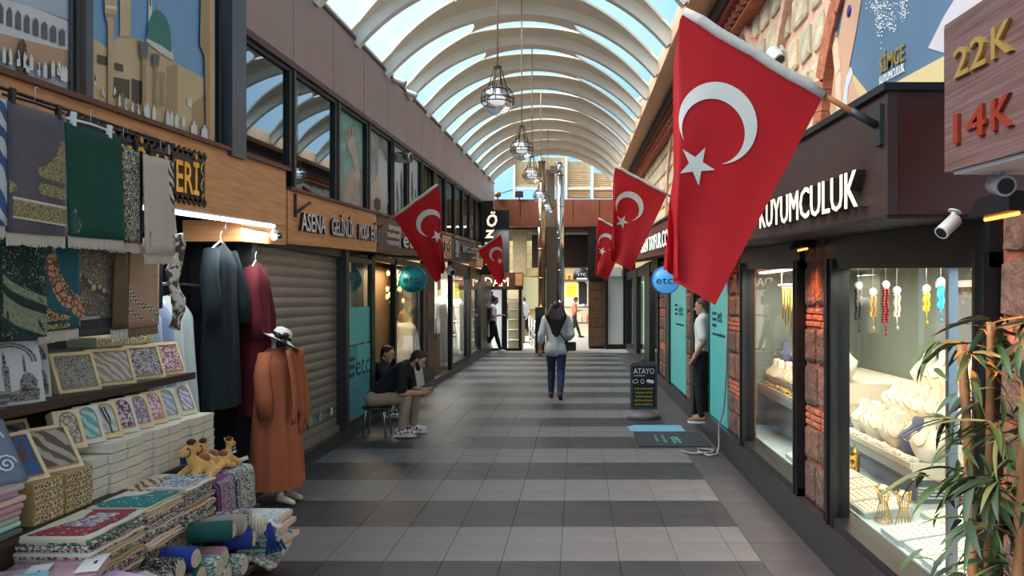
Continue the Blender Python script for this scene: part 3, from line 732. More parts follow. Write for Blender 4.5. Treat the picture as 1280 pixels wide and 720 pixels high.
q = MB(); q.box(1.58, 1.75, 12.8, 13.35, .2, 2.4); q.box(1.6, 1.7, 11.0, 12.8, .2, .25); q.build('frame', BK, s)
text('etc', (1.608, 11.75, 1.42), (0, -1, 0), ZU, .2, .5, INK, s, th=.004); text('www.ersentayfur.com', (1.608, 12.1, 1.26), (0, -1, 0), ZU, .045, .9, INK, s, th=.004)
for i in range(3): text(('ERSEN', 'TAYFUR', 'CONCEPT')[i], (1.608, 12.2, 1.56-.07*i), (0, -1, 0), ZU, .04, .3, INK, s, th=.004)
for wi, (a, b) in enumerate(((14.6, 16.6), (17.4, 20.2), (21.0, 24.3))):
    s = struct('window_%d' % (44+wi))
    q = MB(); q.box(1.58, 1.75, a, a+.15, .2, 2.5); q.box(1.58, 1.75, b-.3, b+.75, .2, 2.5); q.box(1.6, 1.7, a, b, 2.25, 2.5); q.build('frame', BK, s)
    q = MB(); q.box(1.64, 1.648, a, b, .2, 2.25); q.build('pane', SG, s)
    q = MB(); q.box(2.3, 2.33, a-.3, b+1.5, 0, 2.4); q.build('inner_panel', mat('sea green interior', srgb(110, 150, 130), .6, emit=.1, ecol=(.6, 1, .8, 1)), s)
q = MB(); q.tube([(1.7, 19.5, 2.1), (1.7, 19.0, 2.1), (1.7, 18.9, 1.9), (1.7, 18.9, .5)], .02); q.build('neon_strip', mat('green neon', (.3, 1, .7, 1), .5, emit=1.0), s)
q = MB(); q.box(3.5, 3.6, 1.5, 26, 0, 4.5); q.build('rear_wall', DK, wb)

# --------------------------------------------- far end of the arcade
RUST = mat('rust brown beam cladding', srgb(132, 74, 52), .5, var=.12, vs=3)
e = struct('wall_far')
FE = 24.4
q = MB(); q.box(XL-.2, 2.2, FE, FE+.5, 4.05, 4.94); q.build('beam', RUST, e)
for i in range(5):
    q = MB(); q.box(XL+.0+.87*i, XL+.84+.87*i, FE-.03, FE, 4.1, 4.92); q.build('panel', RUST, e)
q = MB(); q.box(XL-.2, 2.2, FE-.04, FE, 4.05, 4.3); q.build('lower_lip', RUST, e)
LOUV = mat('beige louvre slats', srgb(222, 202, 166), .6, var=.08)
for i in range(4):
    xa = -2.1+.93*i*.93
    q = MB(); q.box(xa-.03, xa+.03, FE+.1, FE+.2, 4.9, 6.6); q.build('mullion', WHT, e)
q = MB()
ztop = lambda x: (RZ+RR-Rad+math.sqrt(max(0, Rad*Rad-(x-rc)**2)))+K*FE
for i in range(26):
    z = 5.0+.065*i
    for xa, xb in ((-2.1, -1.25), (-1.2, -.42), (-.36, .42), (.48, 1.15)):
        if z > ztop((xa+xb)/2): continue
        if xa < -1 and i < 6: continue
        q.hexa([(xa, FE+.22, z), (xb, FE+.22, z), (xb, FE+.16, z+.055), (xa, FE+.16, z+.055), (xa, FE+.235, z+.01), (xb, FE+.235, z+.01), (xb, FE+.175, z+.065), (xa, FE+.175, z+.065)])
o = q.build('louvre', LOUV, e); o['kind'] = 'stuff'
q = MB(); q.box(-2.15, 1.2, FE+.12, FE+.2, 5.28, 5.34); q.build('transom', WHT, e)
# soffit and the darker passage behind the beam
q = MB(); q.box(-1.6, .9, FE+1.5, FE+1.8, 2.75, 3.9); q.build('rear_beam', mat('deep brown box beam', srgb(56, 36, 30), .6), e)
q = MB(); q.box(XL-.3, 2.2, FE+.5, 30, 4.0, 4.1); q.build('soffit', mat('passage soffit', srgb(60, 50, 44), .7), e)
# planked pillar and white panel on the right
PLK = mat('walnut planks', srgb(110, 80, 56), .55, var=.2, vs=5, stretch=(5, 1, 1))
for i in range(7):
    q = MB(); q.box(.36, .92, FE+.1, FE+.7, .1+.31*i, .395+.31*i); q.build('plank', PLK, e)
q = MB(); q.box(.38, .9, FE+.14, FE+.66, 0, 2.8); q.box(.92, 1.0, FE-.1, FE+.6, 0, 4.05); q.box(.34, 1.0, FE, FE+.6, 2.3, 4.05); q.build('pillar_core', BK, e)
q = MB(); q.box(1.0, 1.5, FE, FE+.2, .16, 2.6); q.build('white_panel', WHT, e)
q = MB(); q.box(1.0, 1.5, FE-.02, FE+.2, 0, .16); q.box(1.5, 1.9, FE-.1, FE+.3, 0, 4.05); q.build('plinth', BK, e)
q = MB(); q.box(1.1, 1.45, FE-.1, FE, 2.4, 2.7); q.build('notice_box', WHT, e)
# building across the far street
BY = 33.0
b = struct('building_wall')
SAND = [mat('sand ashlar %d' % i, c, .85, var=.1, vs=3) for i, c in enumerate([srgb(196, 172, 120), srgb(184, 158, 106), srgb(206, 184, 136)])]
q = MB(); q.box(-8, 8, BY+.05, BY+.6, 0, 5.6); q.build('core', SAND[1], b)
for rw in range(13):
    z = .0+.33*rw+.02
    x = -3.6+(.3 if rw % 2 else 0)
    while x < 1.6:
        inside = (z < 2.35 and (-2.6 < x < -1.0 or -.5 < x < .8)) or (3.0 < z < 4.2 and -.35 < x < .55) or (z > 3.3 and False)
        if not inside:
            q = MB(); q.box(x+.008, x+.592, BY, BY+.08, z, z+.314); q.build('stone', SAND[R_.randrange(3)], b)
        x += .6
q = MB(); q.box(-.45, .75, BY-.02, BY+.06, 3.05, 4.2); q.build('upper_window', mat('dark pane', srgb(50, 48, 46), .3), b)
WARM = mat('lit shop interior', srgb(220, 205, 160), .6, emit=.35, ecol=(1, .9, .65, 1))
q = MB(); q.box(-.6, .95, BY-.08, BY-.02, .0, 2.4); q.build('shop_window', WARM, b)
q = MB(); q.box(-.6, .95, BY-.35, BY-.08, 1.25, 1.3); q.box(-.6, .95, BY-.35, BY-.08, .55, .6); q.box(-.65, .95, BY-.4, BY-.02, 2.4, 2.5); q.build('shelf', mat('shop shelf', srgb(110, 90, 70), .6), b)
q = MB(); q.box(-.5, -.05, BY-.14, BY-.1, 1.75, 2.3); q.build('yellow_sign', mat('yellow lit sign', (1, .85, .05, 1), .5, emit=.7), b)
for i, w in enumerate(('SALE', 'SHOES', '%50')): text(w, (-.44, BY-.14, 2.12-.17*i), (1, 0, 0), ZU, .1, .33, INK, b, th=.01)
q = MB(); q.box(.05, .42, BY-.12, BY-.09, 1.4, 2.35); q.build('dark_display', DG, b)
q = MB(); q.lathe([(0.0, 0), (.36, 0), (.36, .05), (0.0, .05)], (.18, BY-.05, 2.68), 24, M=Matrix.Rotation(PI/2, 4, 'X')); q.build('round_sign', BK, b)
text('YTC', (.18, BY-.11, 2.66), (1, 0, 0), ZU, .13, .4, WHT, b, th=.01, align='C'); q = MB(); q.box(-.05, .42, BY-.11, BY-.1, 2.5, 2.58); q.build('sign_stripe', WHT, b)
text('n', (-.52, BY-.02, 2.5), (1, 0, 0), ZU, .38, .3, mat('orange letter', (1, .35, .05, 1), .5, emit=.8), b, th=.04)
q = MB(); q.box(-2.6, -1.0, BY-.05, BY+.0, 1.2, 2.6); q.build('shop_window', mat('dim shop interior', srgb(150, 140, 100), .6, emit=.15, ecol=(.9, .9, .6, 1)), b)
q = MB(); q.box(-2.7, -2.62, BY-.3, BY, 0, 5); q.box(-1.0, -.85, BY-.2, BY, 0, 5); q.build('pilaster', SAND[2], b)
q = MB(); q.box(-8, 8, BY+.0, BY+.6, 4.5, 4.7); q.build('cornice', SAND[0], b)
# ================================================================ THE RUG AND GIFT STALL (left, near)
OKB = mat('stall dark timber', srgb(58, 38, 30), .55, var=.2, vs=6, stretch=(5, 1, 5))
CREAMB = mat('ivory box card', srgb(222, 214, 196), .55, var=.04, vs=4)
st = thing('display_shelf', 'dark timber upper shelf of the stall, carrying the gilt framed boxes', 'shelf', (-2.8, 3.9, 1.165))
q = MB(); q.box(-3.05, -2.58, 2.3, 4.97, 1.165, 1.195); q.build('board', OKB, st); q = MB(); q.box(-2.585, -2.565, 2.3, 4.97, 1.155, 1.2); q.build('front_lip', OKB, st)
for y_ in (2.4, 3.7, 4.9): q = MB(); q.box(-3.05, -3.0, y_-.03, y_+.03, .0, 1.165); q.build('post', OKB, st)
st2 = thing('display_shelf', 'dark timber middle step of the stall under the ivory boxes', 'shelf', (-2.7, 3.9, 0))
q = MB(); q.box(-2.98, -2.38, 2.3, 4.92, .655, .685); q.build('board', OKB, st2); q = MB(); q.box(-2.42, -2.405, 2.3, 4.9, 0, .655); q.build('apron', OKB, st2)
st3 = thing('display_shelf', 'low dark step of the stall under the folded rug piles', 'shelf', (-2.2, 3.9, 0))
q = MB(); q.box(-2.4, -2.07, 2.3, 4.82, .33, .36); q.build('board', OKB, st3)
for y_ in (2.4, 4.75): q = MB(); q.box(-2.4, -2.09, y_-.02, y_+.02, 0, .33); q.build('side_board', OKB, st3)
st4 = thing('bench', 'low timber bench with reddish legs under the rolled mats', 'bench', (-2.0, 3.5, 0))
q = MB(); q.box(-2.065, -1.87, 2.3, 4.68, .125, .15); q.build('seat_board', OKB, st4)
for y_ in (2.5, 4.62): q = MB(); q.box(-2.05, -1.9, y_-.03, y_+.03, 0, .125); q.build('leg', mat('reddish bench leg', srgb(96, 52, 38), .6), st4)
q = MB(); q.box(-3.12, -3.08, 2.3, 4.97, 0, 2.2); q.build('stall_back', DK, wl)

# patterned colours
PAT = {}
def two(nm, a, b, kind='noise', sc=60, thr=.5, **k): return pat(nm, srgb(*a), srgb(*b), kind, sc, thr, **k)
LATT = two('lattice gilt card', (214, 202, 164), (110, 92, 58), 'edge', 55, .1)
GILT = mat('gilt edge card', srgb(190, 158, 104), .45, .2)
# ---- white gift boxes: a wall of them
def giftbox(w, d, h, m, nm='gift_box', lab='', grp=None):
    t = thing(nm, lab, 'box', (0, 0, 0), grp)
    q = MB(); q.box(-d, -.004, .003, w-.003, 0.0005, h*.60); q.build('body', m, t)
    q = MB(); q.box(-d-.001, 0, .002, w-.002, h*.62, h-.004); q.build('lid', m, t)
    return t
first = None
for c in range(9):
    for l in range(5):
        if c == 0 and l == 4: continue
        y = 3.69+.152*c*.88; 
        if first is None: first = o = giftbox(.133, .2, .052, CREAMB, lab='plain ivory gift box in the tall even wall of stacked boxes', grp='ivory gift boxes stacked under the arched boxes')
        else: o = copy_tree(first)
        o.location = (-2.4+R_.uniform(-.006, .002)-(0.02 if c % 3 == 0 else 0), y, .686+.052*l)
        o['label'] = 'ivory gift box, %s column from the lattice boxes, %s layer from below' % (ORDN[c], ORDN[l])
WZ = .686+.26
first = None
for c in range(2):
    for l in range(4):
        if first is None:
            first = o = thing('lattice_box', 'gilt lattice patterned box in the twin stacks beside the ivory boxes', 'box', (0, 0, 0), 'gilt lattice boxes')
            q = MB(); q.box(-.25, 0, .002, .19, 0.0005, .046); q.build('body', GILT, o); q = MB(); q.box(-.24, .002, .012, .18, .006, .04); q.build('lattice_label', LATT, o)
        else: o = copy_tree(first)
        o.location = (-2.4+R_.uniform(-.008, .003), 3.27+.2*c, .686+.047*l)
        o['label'] = 'gilt lattice box, %s layer from below in the stack %s' % (ORDN[l], ('beside the scarves', 'touching the ivory boxes')[c])
# ---- leaning display boxes (window boxes with a cloth behind a gilt frame)
def lean_box(name, label, x, y, z, w, h, frame, cloth, arch=False, lean=22, yaw=-14, grp=None, dep=.045, deco=None):
    t = thing(name, label, 'box', (x, y, z), grp)
    t.rotation_euler = (0, math.radians(-lean), math.radians(yaw))
    q = MB(); q.box(-dep, 0, -w/2, w/2, 0, h); q.build('body', frame, t, origin=(0, 0, 0)).location = (0, 0, 0)
    b = .022
    if arch:
        iw = w/2-b; pts = [(-iw, .03), (iw, .03), (iw, h*.62)]+[(iw*math.cos(a), h*.62+(h*.32)*math.sin(a)**.8) for a in [PI*i/10 for i in range(1, 10)]]+[(-iw, h*.62)]
    else: pts = [(-w/2+b, b), (w/2-b, b), (w/2-b, h-b), (-w/2+b, h-b)]
    q = MB(); q.prism(pts, (.0005, 0, 0), (0, 1, 0), (0, 0, 1), .003); o = q.build('cloth', cloth, t, origin=(0, 0, 0)); o.location = (0, 0, 0)
    q = MB()
    for p0, p1 in zip(pts, pts[1:]+pts[:1]): q.tube([(.005, *p0), (.005, *p1)], .003, 5)
    o = q.build('rim', GILT, t, origin=(0, 0, 0)); o.location = (0, 0, 0)
    if deco:
        q = MB()
        for pl in deco: q.tube([(.007, a*w, b_*h) for a, b_ in pl], .0035, 5)
        o = q.build('rosary', mat('dark rosary beads', srgb(40, 52, 48), .4), t, origin=(0, 0, 0)); o.location = (0, 0, 0)
    return t
CL = [two('cloth teal stone', (58, 66, 66), (190, 180, 165), 'noise', 80, .5, dist=3), two('cloth sand', (205, 190, 176), (160, 144, 132), 'wave', 12, .5), two('cloth ash', (92, 84, 88), (214, 206, 200), 'noise', 60, .52, dist=2), two('cloth plum', (130, 60, 84), (214, 200, 196), 'noise', 55, .52, dist=1.5)]
GF = mat('gilt frame card', srgb(224, 206, 160), .45, .1)
for i, (y, lb, cm) in enumerate(((3.97, 'gilt framed box with dark teal and stone cloth on the upper shelf', 0), (4.26, 'gilt framed box with pale sand cloth leaning sideways on the upper shelf', 1), (4.6, 'gilt framed box with ash grey floral cloth on the upper shelf', 2), (4.86, 'gilt framed box with plum red cloth at the upper shelf end', 3))):
    lean_box('display_box', lb, -2.66, y, 1.197, .235 if i != 1 else .25, .225, GF, CL[cm], yaw=[-20, -28, -22, -16][i], grp='gilt framed boxes on the upper shelf')
CL2 = [two('arch brown', (120, 106, 92), (190, 178, 158), 'edge', 40, .08), two('arch aqua', (110, 160, 158), (172, 204, 200), 'wave', 10, .5), two('arch pearl', (206, 204, 200), (184, 180, 176), 'wave', 9, .5), two('arch wine', (128, 62, 88), (206, 196, 198), 'noise', 50, .5), two('arch lilac', (196, 186, 200), (140, 124, 140), 'noise', 50, .45), two('arch rose', (196, 120, 140), (220, 210, 204), 'noise', 45, .5), two('arch mist', (196, 202, 214), (160, 164, 180), 'wave', 12, .5), two('arch violet', (150, 146, 184), (214, 208, 220), 'wave', 14, .5)]
nm2 = ['stone brown', 'aqua', 'pearl with dark rosary', 'wine red', 'lilac grey', 'rose', 'misty blue', 'violet']
ORA = mat('amber card', srgb(228, 202, 160), .5)  # card stock in a plain amber tone
for i in range(8):
    y = 3.68+.148*i + (.06 if i == 7 else 0)
    lean_box('arched_box', 'ivory box whose arched window shows %s cloth, standing on the ivory boxes' % nm2[i], -2.5, y, WZ+.002, .128, .205, ORA if i in (0, 2, 4, 5) else CREAMB, CL2[i], True, 24, -26 if i < 7 else -18, 'arched window boxes', .06,
             deco=[[(-.18, .85), (-.08, .5), (.02, .3), (.08, .5), (-.05, .86)], [(.02, .3), (.02, .12)]] if i == 2 else None)
CL3 = two('cloth blue and bronze', (60, 92, 140), (96, 78, 66), 'noise', 9, .5, dist=1); CL4 = two('cloth brown and grey', (104, 84, 70), (168, 160, 148), 'wave', 7, .5)
lean_box('display_box', 'amber framed box with blue and bronze cloth leaning on the lattice boxes', -2.46, 3.3, .876, .215, .26, ORA, CL3, lean=38, yaw=-22)
lean_box('display_box', 'amber framed box with crumpled brown cloth leaning on the lattice boxes', -2.46, 3.53, .876, .215, .25, ORA, CL4, lean=38, yaw=-24)
lean_box('display_box', 'amber framed box with dusky purple cloth half hidden behind two others', -2.63, 3.5, .90, .2, .24, ORA, two('cloth dusk', (88, 74, 92), (140, 124, 130), 'wave', 9), lean=30, yaw=-20)
lean_box('display_box', 'gilt edged box standing at the back of the lattice boxes', -2.63, 3.24, .90, .2, .25, GF, CL[0], lean=30, yaw=-20)
# ---- big printed boxes at the near end of the upper shelf
PGR = mat('silver print card', srgb(196, 194, 190), .4); PDK = two('engraved print', (74, 66, 62), (150, 142, 134), 'noise', 60, .5, dist=2)
def printed_box(label, y, w, h, yaw, x):
    t = thing('printed_box', label, 'box', (x, y, 1.197)); t.rotation_euler = (0, math.radians(-12), math.radians(yaw))
    def pt(q, n, m): o = q.build(n, m, t, origin=(0, 0, 0)); o.location = (0, 0, 0)
    q = MB(); q.box(-.09, 0, -w/2, w/2, 0, h); pt(q, 'body', PGR)
    S = lambda pts: [(a*w, b*h) for a, b in pts]
    q = MB()
    for sh in ([(-.38, .05), (.4, .05), (.42, .22), (.2, .26), (-.05, .2), (-.3, .24)], [(-.12, .2), (-.04, .2), (-.03, .6), (-.06, .62), (-.07, .78), (-.09, .86), (-.11, .78), (-.12, .62), (-.14, .6)], [(.12, .2), (.4, .2), (.4, .36), (.34, .46), (.26, .5), (.18, .46), (.12, .36)], [(.2, .5), (.24, .5), (.235, .74), (.22, .8), (.205, .74)], [(-.32, .3), (-.28, .3), (-.28, .62), (-.3, .68), (-.32, .62)]):
        q.prism(S(sh), (.001, 0, 0), (0, 1, 0), (0, 0, 1), .002)
    pt(q, 'printed_skyline', PDK)
    q = MB()
    for r_ in (.42, .36): q.tube([(.003, r_*w*math.cos(PI*i/12), h*.66+r_*.75*h*math.sin(PI*i/12)) for i in range(13)], .004, 5)
    pt(q, 'printed_arch', PDK)
printed_box('large silver box printed with a domed skyline under an arch', 3.46, .27, .3, -24, -2.63)
printed_box('tall silver printed box squeezed behind the large silver one', 3.7, .17, .29, -30, -2.72)
printed_box('silver box with a dark edge at the near end of the upper shelf', 3.2, .22, .28, -24, -2.75)
q = MB()
t = thing('mat_stack', 'stack of grey folded mats under the silver boxes', 'mats', (-2.6, 3.1, 1.197))
for i in range(6):
    q = MB(); q.box(-2.75, -2.56+R_.uniform(-.01, .01), 2.8, 3.33, 1.197+.014*i, 1.209+.014*i); q.build('mat', mat('mat grey %d' % (i % 2), [srgb(96, 94, 96), srgb(140, 138, 138)][i % 2], .8), t)
for i, (y0_, y1_) in enumerate(((4.4, 4.72), (4.74, 4.98))):
    t = thing('lattice_box', ('long cream lattice box lying behind the ash grey cloth box', 'short cream lattice box lying behind the plum cloth box')[i], 'box', (-2.9, y0_, 1.42))
    q = MB(); q.box(-3.04, -2.86, y0_, y1_, 1.40, 1.46); q.build('body', mat('cream lattice card', srgb(210, 200, 160), .5), t); q = MB(); q.box(-2.862, -2.857, y0_+.015, y1_-.015, 1.412, 1.45); q.build('lattice_label', LATT, t)
t = thing('ledge_board', 'thin ledge board carrying the cream lattice boxes behind the upper shelf', 'shelf', (-2.95, 4.2, 1.37))
q = MB(); q.box(-3.07, -2.84, 3.4, 4.98, 1.378, 1.398); q.build('board', OKB, t)
for y_ in (3.45, 4.9): q = MB(); q.box(-3.07, -2.99, y_-.015, y_+.015, 1.197, 1.378); q.build('support', OKB, t)

IVR0 = mat('ivory cord', srgb(206, 196, 180), .9)
# ---- hanging prayer rugs
FR = mat('cream fringe yarn', srgb(206, 192, 176), .9); FRD = mat('charcoal fringe yarn', srgb(70, 66, 64), .9)
def rug(label, y0, y1, z0, z1, x, m, decor=(), fringe=FR, grp=None, fl=.055, skew=0, wave=.005, hang=True, ph=0):
    t = thing('prayer_rug', label, 'rug', (x, (y0+y1)/2, z0), grp)
    def fn(u, v):    # u along the street, v down
        return (x+wave*math.sin(u*7+ph)*(.25+v), y0+(y1-y0)*u+skew*v, z1-(z1-z0)*v+K*0+.012*u)
    q = MB(); q.grid(fn, 14, 10, th=.012); q.build('cloth', m, t)
    for pts, mm in decor:
        q = MB(); n = len(pts); A = [Vector(fn(a, b)) for a, b in pts]
        q.add([p+Vector((.013, 0, 0)) for p in A]+[p+Vector((.002, 0, 0)) for p in A], [tuple(range(n)), tuple(reversed(range(n, 2*n)))]+[(i, n+i, n+(i+1) % n, (i+1) % n) for i in range(n)]); q.build('motif', mm, t)
    if fringe:
        q = MB(); n = int((y1-y0)/.009)
        for i in range(n):
            u = (i+.5)/n; p = Vector(fn(u, 1)); s_ = R_.uniform(-.006, .006); L_ = fl*R_.uniform(.85, 1.1)
            q.hexa([(p.x-.004, p.y-.0034, p.z-L_), (p.x+.005, p.y-.0034+s_, p.z-L_), (p.x+.005, p.y+.0034+s_, p.z-L_), (p.x-.004, p.y+.0034, p.z-L_), (p.x-.008, p.y-.004, p.z+.004), (p.x+.004, p.y-.004, p.z+.004), (p.x+.004, p.y+.004, p.z+.004), (p.x-.008, p.y+.004, p.z+.004)])
        o = q.build('fringe', fringe, t); o['kind'] = 'stuff'
    return t
def hanger(label, y0, y1, z, x, m):
    t = thing('clip_hanger', label, 'hanger', (x, (y0+y1)/2, z), 'clip hangers along the oak fascia')
    yc = (y0+y1)/2
    q = MB(); q.tube([(x, y0, z), (x, yc, z+.012), (x, y1, z+.012)], .007, 6); q.build('bar', m, t)
    q = MB(); q.tube([(x, yc, z+.01), (x, yc, z+.07)]+[(x, yc+.018-.018*math.cos(PI*i/6), z+.07+.02*math.sin(PI*i/6)) for i in range(1, 7)], .0022, 5); q.build('hook', STL, t)
    for yy in (y0+.04, y1-.05):
        q = MB(); q.obox((x+.008, yy, z-.005), .02, .022, .05); q.obox((x+.012, yy, z+.028), .012, .03, .02); q.build('clip', m, t)
t = thing('hanging_rail', 'thin black rail under the oak sign carrying the rug hangers', 'rail', (-2.56, 3.7, 2.6))
q = MB(); q.tube([(-2.56, 2.4, 2.61), (-2.56, 4.66, 2.666)], .009, 8); q.build('rod', BK, t)
for y_ in (2.6, 4.6): q = MB(); q.tube([(-2.56, y_, 2.61+.025*(y_-2.4)), (-2.70, y_, 2.6)], .009, 6); q.build('bracket', BK, t)
BKP = mat('black hanger plastic', srgb(22, 22, 24), .4)
GRB = two('gilt kufic embroidery', (60, 52, 40), (190, 174, 120), 'noise', 150, .5, dist=2)
WE = mat('cream piping', srgb(208, 198, 180), .8)
def arcpts(f, n=10): return [f(i/n) for i in range(n+1)]
zt1 = lambda y: 2.57+.02*(y-3.2)
AUB = mat('aubergine velour', srgb(84, 74, 84), .9, var=.15, vs=4, stretch=(1, 3, 12), sheen=.3)
c1 = arcpts(lambda t: (.55+.38*(t**.45 if t else 0)*1.0, .52-.28*t)) 
dec = [([(.9, .2), (.97, .2), (.97, .56), (.5, .53), (.5, .46), (.62, .44), (.75, .38), (.84, .3)], GRB), ([(.55, .58), (.97, .6), (.97, .7), (.55, .67), (.5, .63)], GRB), ([(.06, .74), (.97, .77), (.97, .9), (.06, .87)], GRB), ([(.0, .6), (.1, .62), (.12, .67), (.0, .7)], GRB),
       ([(.05, .72), (.98, .75), (.98, .77), (.05, .74)], WE), ([(.05, .87), (.98, .9), (.98, .915), (.05, .885)], WE)]
rug('aubergine prayer rug with gold embroidered panels on the front rail', 3.235, 3.6, 1.985, 2.56, -2.5, AUB, dec, ph=1)
rug('blue edged prayer rug cut by the picture edge on the front rail', 2.95, 3.225, 2.0, 2.55, -2.5, two('blue stripe weave', (60, 90, 130), (190, 196, 200), 'wave', 5, .5))
rug('plain emerald green velvet prayer rug on the front rail', 3.585, 4.02, 2.0, 2.55, -2.49, mat('emerald velvet', srgb(8, 74, 60), .9, var=.15, vs=3), [([(.03, .78), (.1, .74), (.14, .82), (.2, .88), (.14, .97), (.04, .97)], two('flower weave', (190, 130, 120), (40, 90, 80), 'cell', 40, .35))], skew=.03, ph=2)
rug('black rug covered in cream curling script on the front rail', 3.96, 4.27, 2.0, 2.53, -2.52, two('script weave', (30, 28, 26), (208, 200, 176), 'noise', 34, .52, dist=4), [([(.9, .0), (1, .0), (1, 1), (.9, 1)], mat('black ground', srgb(26, 24, 24), .9)), ([(0, .93), (1, .95), (1, 1), (0, 1)], mat('black ground', srgb(26, 24, 24), .9))], ph=3)
rug('plain cream prayer rug with a floral foot at the far end of the front rail', 4.22, 4.52, 1.95, 2.52, -2.48, mat('cream velour', srgb(204, 192, 176), .9, var=.05), [([(.1, .76), (.98, .78), (.98, 1), (.1, .98)], two('olive floral', (206, 194, 170), (110, 104, 74), 'noise', 55, .52, dist=2)), ([(.78, .0), (1, .02), (.99, .5), (.93, .55), (.84, .4)], two('striped silk', (60, 56, 52), (220, 214, 206), 'wave', 9, .5))], skew=.03, ph=4)
hanger('black clip hanger holding the aubergine rug', 3.22, 3.6, 2.585, -2.5, BKP)
hanger('white clip hanger holding the emerald rug', 3.6, 3.97, 2.575, -2.49, WHT)
hanger('black clip hanger holding the black script rug', 3.96, 4.25, 2.56, -2.52, BKP)
hanger('black clip hanger holding the plain cream rug', 4.24, 4.56, 2.55, -2.48, BKP)
# lower row
DGN = mat('bottle green pile', srgb(22, 52, 44), .9); SAGE = two('sage quilted', (150, 156, 124), (120, 130, 100), 'edge', 30, .06)
band = lambda a, b: arcpts(lambda t: (t, a+.22*t**.7))+list(reversed(arcpts(lambda t: (t, b+.22*t**.7))))
rug('bottle green rug with sage scalloped bands in the lower row', 3.33, 3.60, 1.50, 2.03, -2.6, two('green scroll', (20, 46, 40), (150, 170, 150), 'noise', 26, .62, dist=3), [(band(.42, .5), SAGE), (band(.58, .78), SAGE), (band(.5, .58), DGN), ([(0, .8)]+arcpts(lambda t: (t, .79+.2*t**.8))+[(1, 1.0), (0, 1.0)], DGN), ([(.1, .0), (1, .0), (1, .1), (.1, .1)], DGN)], fringe=None, ph=1)
TLR = mat('petrol teal pile', srgb(34, 88, 98), .9); BRICKT = two('brick mosaic', (116, 58, 44), (190, 150, 110), 'edge', 26, .1); SUNF = mat('straw gold', srgb(180, 160, 100), .9); FILI = two('filigree gold', (60, 40, 30), (196, 168, 110), 'noise', 40, .5, dist=3)
ring = lambda r0, r1: [(1-math.cos(a)*.0+-(1-r0*math.sin(a)*1)*1.0, .0) for a in ()]
def ringband(r0, r1, cx=1.15, cy=.05, a0=.5, a1=1.5, sy=.8):
    A = [PI/2+ (PI/2)*(a0-.5+ (a1-.5-(a0-.5))*i/10) for i in range(11)]
    return [(max(0, cx+r0*math.cos(a)), cy+sy*r0*math.sin(a)) for a in A]+[(max(0, cx+r1*math.cos(a)), cy+sy*r1*math.sin(a)) for a in reversed(A)]
rug('petrol teal rug with a brick mosaic arc and gold star in the lower row', 3.575, 3.86, 1.53, 2.02, -2.61, TLR, [(ringband(.78, .86, a1=1.4), FILI), (ringband(.86, 1.06, a1=1.35), BRICKT), ([(0, .62), (.3, .8), (.7, .86), (1, .88), (1, .9), (0, .9)], FILI), ([(0, .93), (1, .93), (1, .98), (0, .98)], FILI)]+[([(.8, .06), (.8+.2*math.cos(a), .06+.13*math.sin(a)), (.8+.06*math.cos(a+.4), .06+.04*math.sin(a+.4))], SUNF) for a in [PI*i/7 for i in range(8)]], ph=2)
VINE = two('beige vine weave', (176, 166, 138), (96, 88, 72), 'noise', 48, .42, dist=3); VIND = two('brown vine weave', (92, 82, 72), (170, 156, 132), 'noise', 50, .58, dist=3)
rug('beige vine rug with a keystone arch and charcoal fringe in the lower row', 3.86, 4.24, 1.58, 2.06, -2.62, VINE, [([(0, .55), (.3, .68), (.6, .76), (1, .8), (1, .96), (0, .96)], VIND), ([(0, .46), (.3, .58), (.6, .65), (1, .69), (1, .8), (.6, .76), (.3, .68), (0, .55)], two('keystones', (184, 174, 140), (84, 74, 56), 'cell', 22, .4)), ([(0, .96), (1, .98), (1, 1.0), (0, 1)], mat('grey braid', srgb(170, 166, 170), .9))], fringe=FRD, ph=3)
rug('folded olive brown rug hung edge-on between the beige ones', 4.1, 4.23, 1.52, 2.05, -2.56, two('olive brown velour', (110, 88, 52), (76, 58, 36), 'noise', 5, .5, soft=.3), ph=5, wave=.02)
PNK = mat('rosy beige velour', srgb(178, 148, 124), .9, var=.06, vs=3, stretch=(1, 2, 9)); SCR = two('wave scroll border', (54, 62, 62), (214, 204, 180), 'magic', 30, .55)
rug('rosy beige rug with a wave scroll border in the lower row', 4.225, 4.62, 1.52, 2.05, -2.62, PNK, [([(.0, .0), (.07, .0), (.1, .4), (.3, .62), (.6, .74), (1, .84), (1, .9), (.55, .8), (.25, .7), (.02, .45)], SCR), ([(.0, .66), (.2, .78), (.5, .88), (1, .96), (1, .98), (.5, .92), (.2, .83), (.0, .72)], SCR)], fringe=two('tan fringe', (150, 130, 100), (110, 92, 66), 'wave', 80, .5), ph=4)
rug('narrow charcoal rug with a cream border behind the rosy beige one', 4.6, 4.72, 1.62, 2.06, -2.66, mat('charcoal velour', srgb(56, 62, 66), .9), [([(0, .0), (1, 0), (1, .3), (0, .3)], SCR)], fringe=None)
rug('dark red rug edge at the picture border in the lower row', 3.15, 3.325, 1.5, 2.0, -2.62, two('red border weave', (120, 40, 40), (190, 170, 150), 'wave', 6, .5), fringe=None)
t = thing('twisted_scarf', 'twisted brown and cream printed scarf hanging beside the rugs', 'scarf', (-2.55, 4.72, 1.5))
q = MB(); q.tube([(-2.55+.015*math.sin(i*1.1), 4.7+.02*math.sin(i*.9), 2.1-.06*i) for i in range(11)], [(.05+.012*math.sin(i*2), .03+.01*math.cos(i*1.7)) for i in range(11)], 10); q.build('cloth', two('animal print silk', (90, 72, 60), (220, 208, 196), 'noise', 14, .5, dist=1), t)
q = MB(); q.tube([(-2.55, 4.7, 2.08), (-2.555, 4.66, 2.4), (-2.56, 4.63, 2.665)], .006, 6); q.build('cord', IVR0, t)

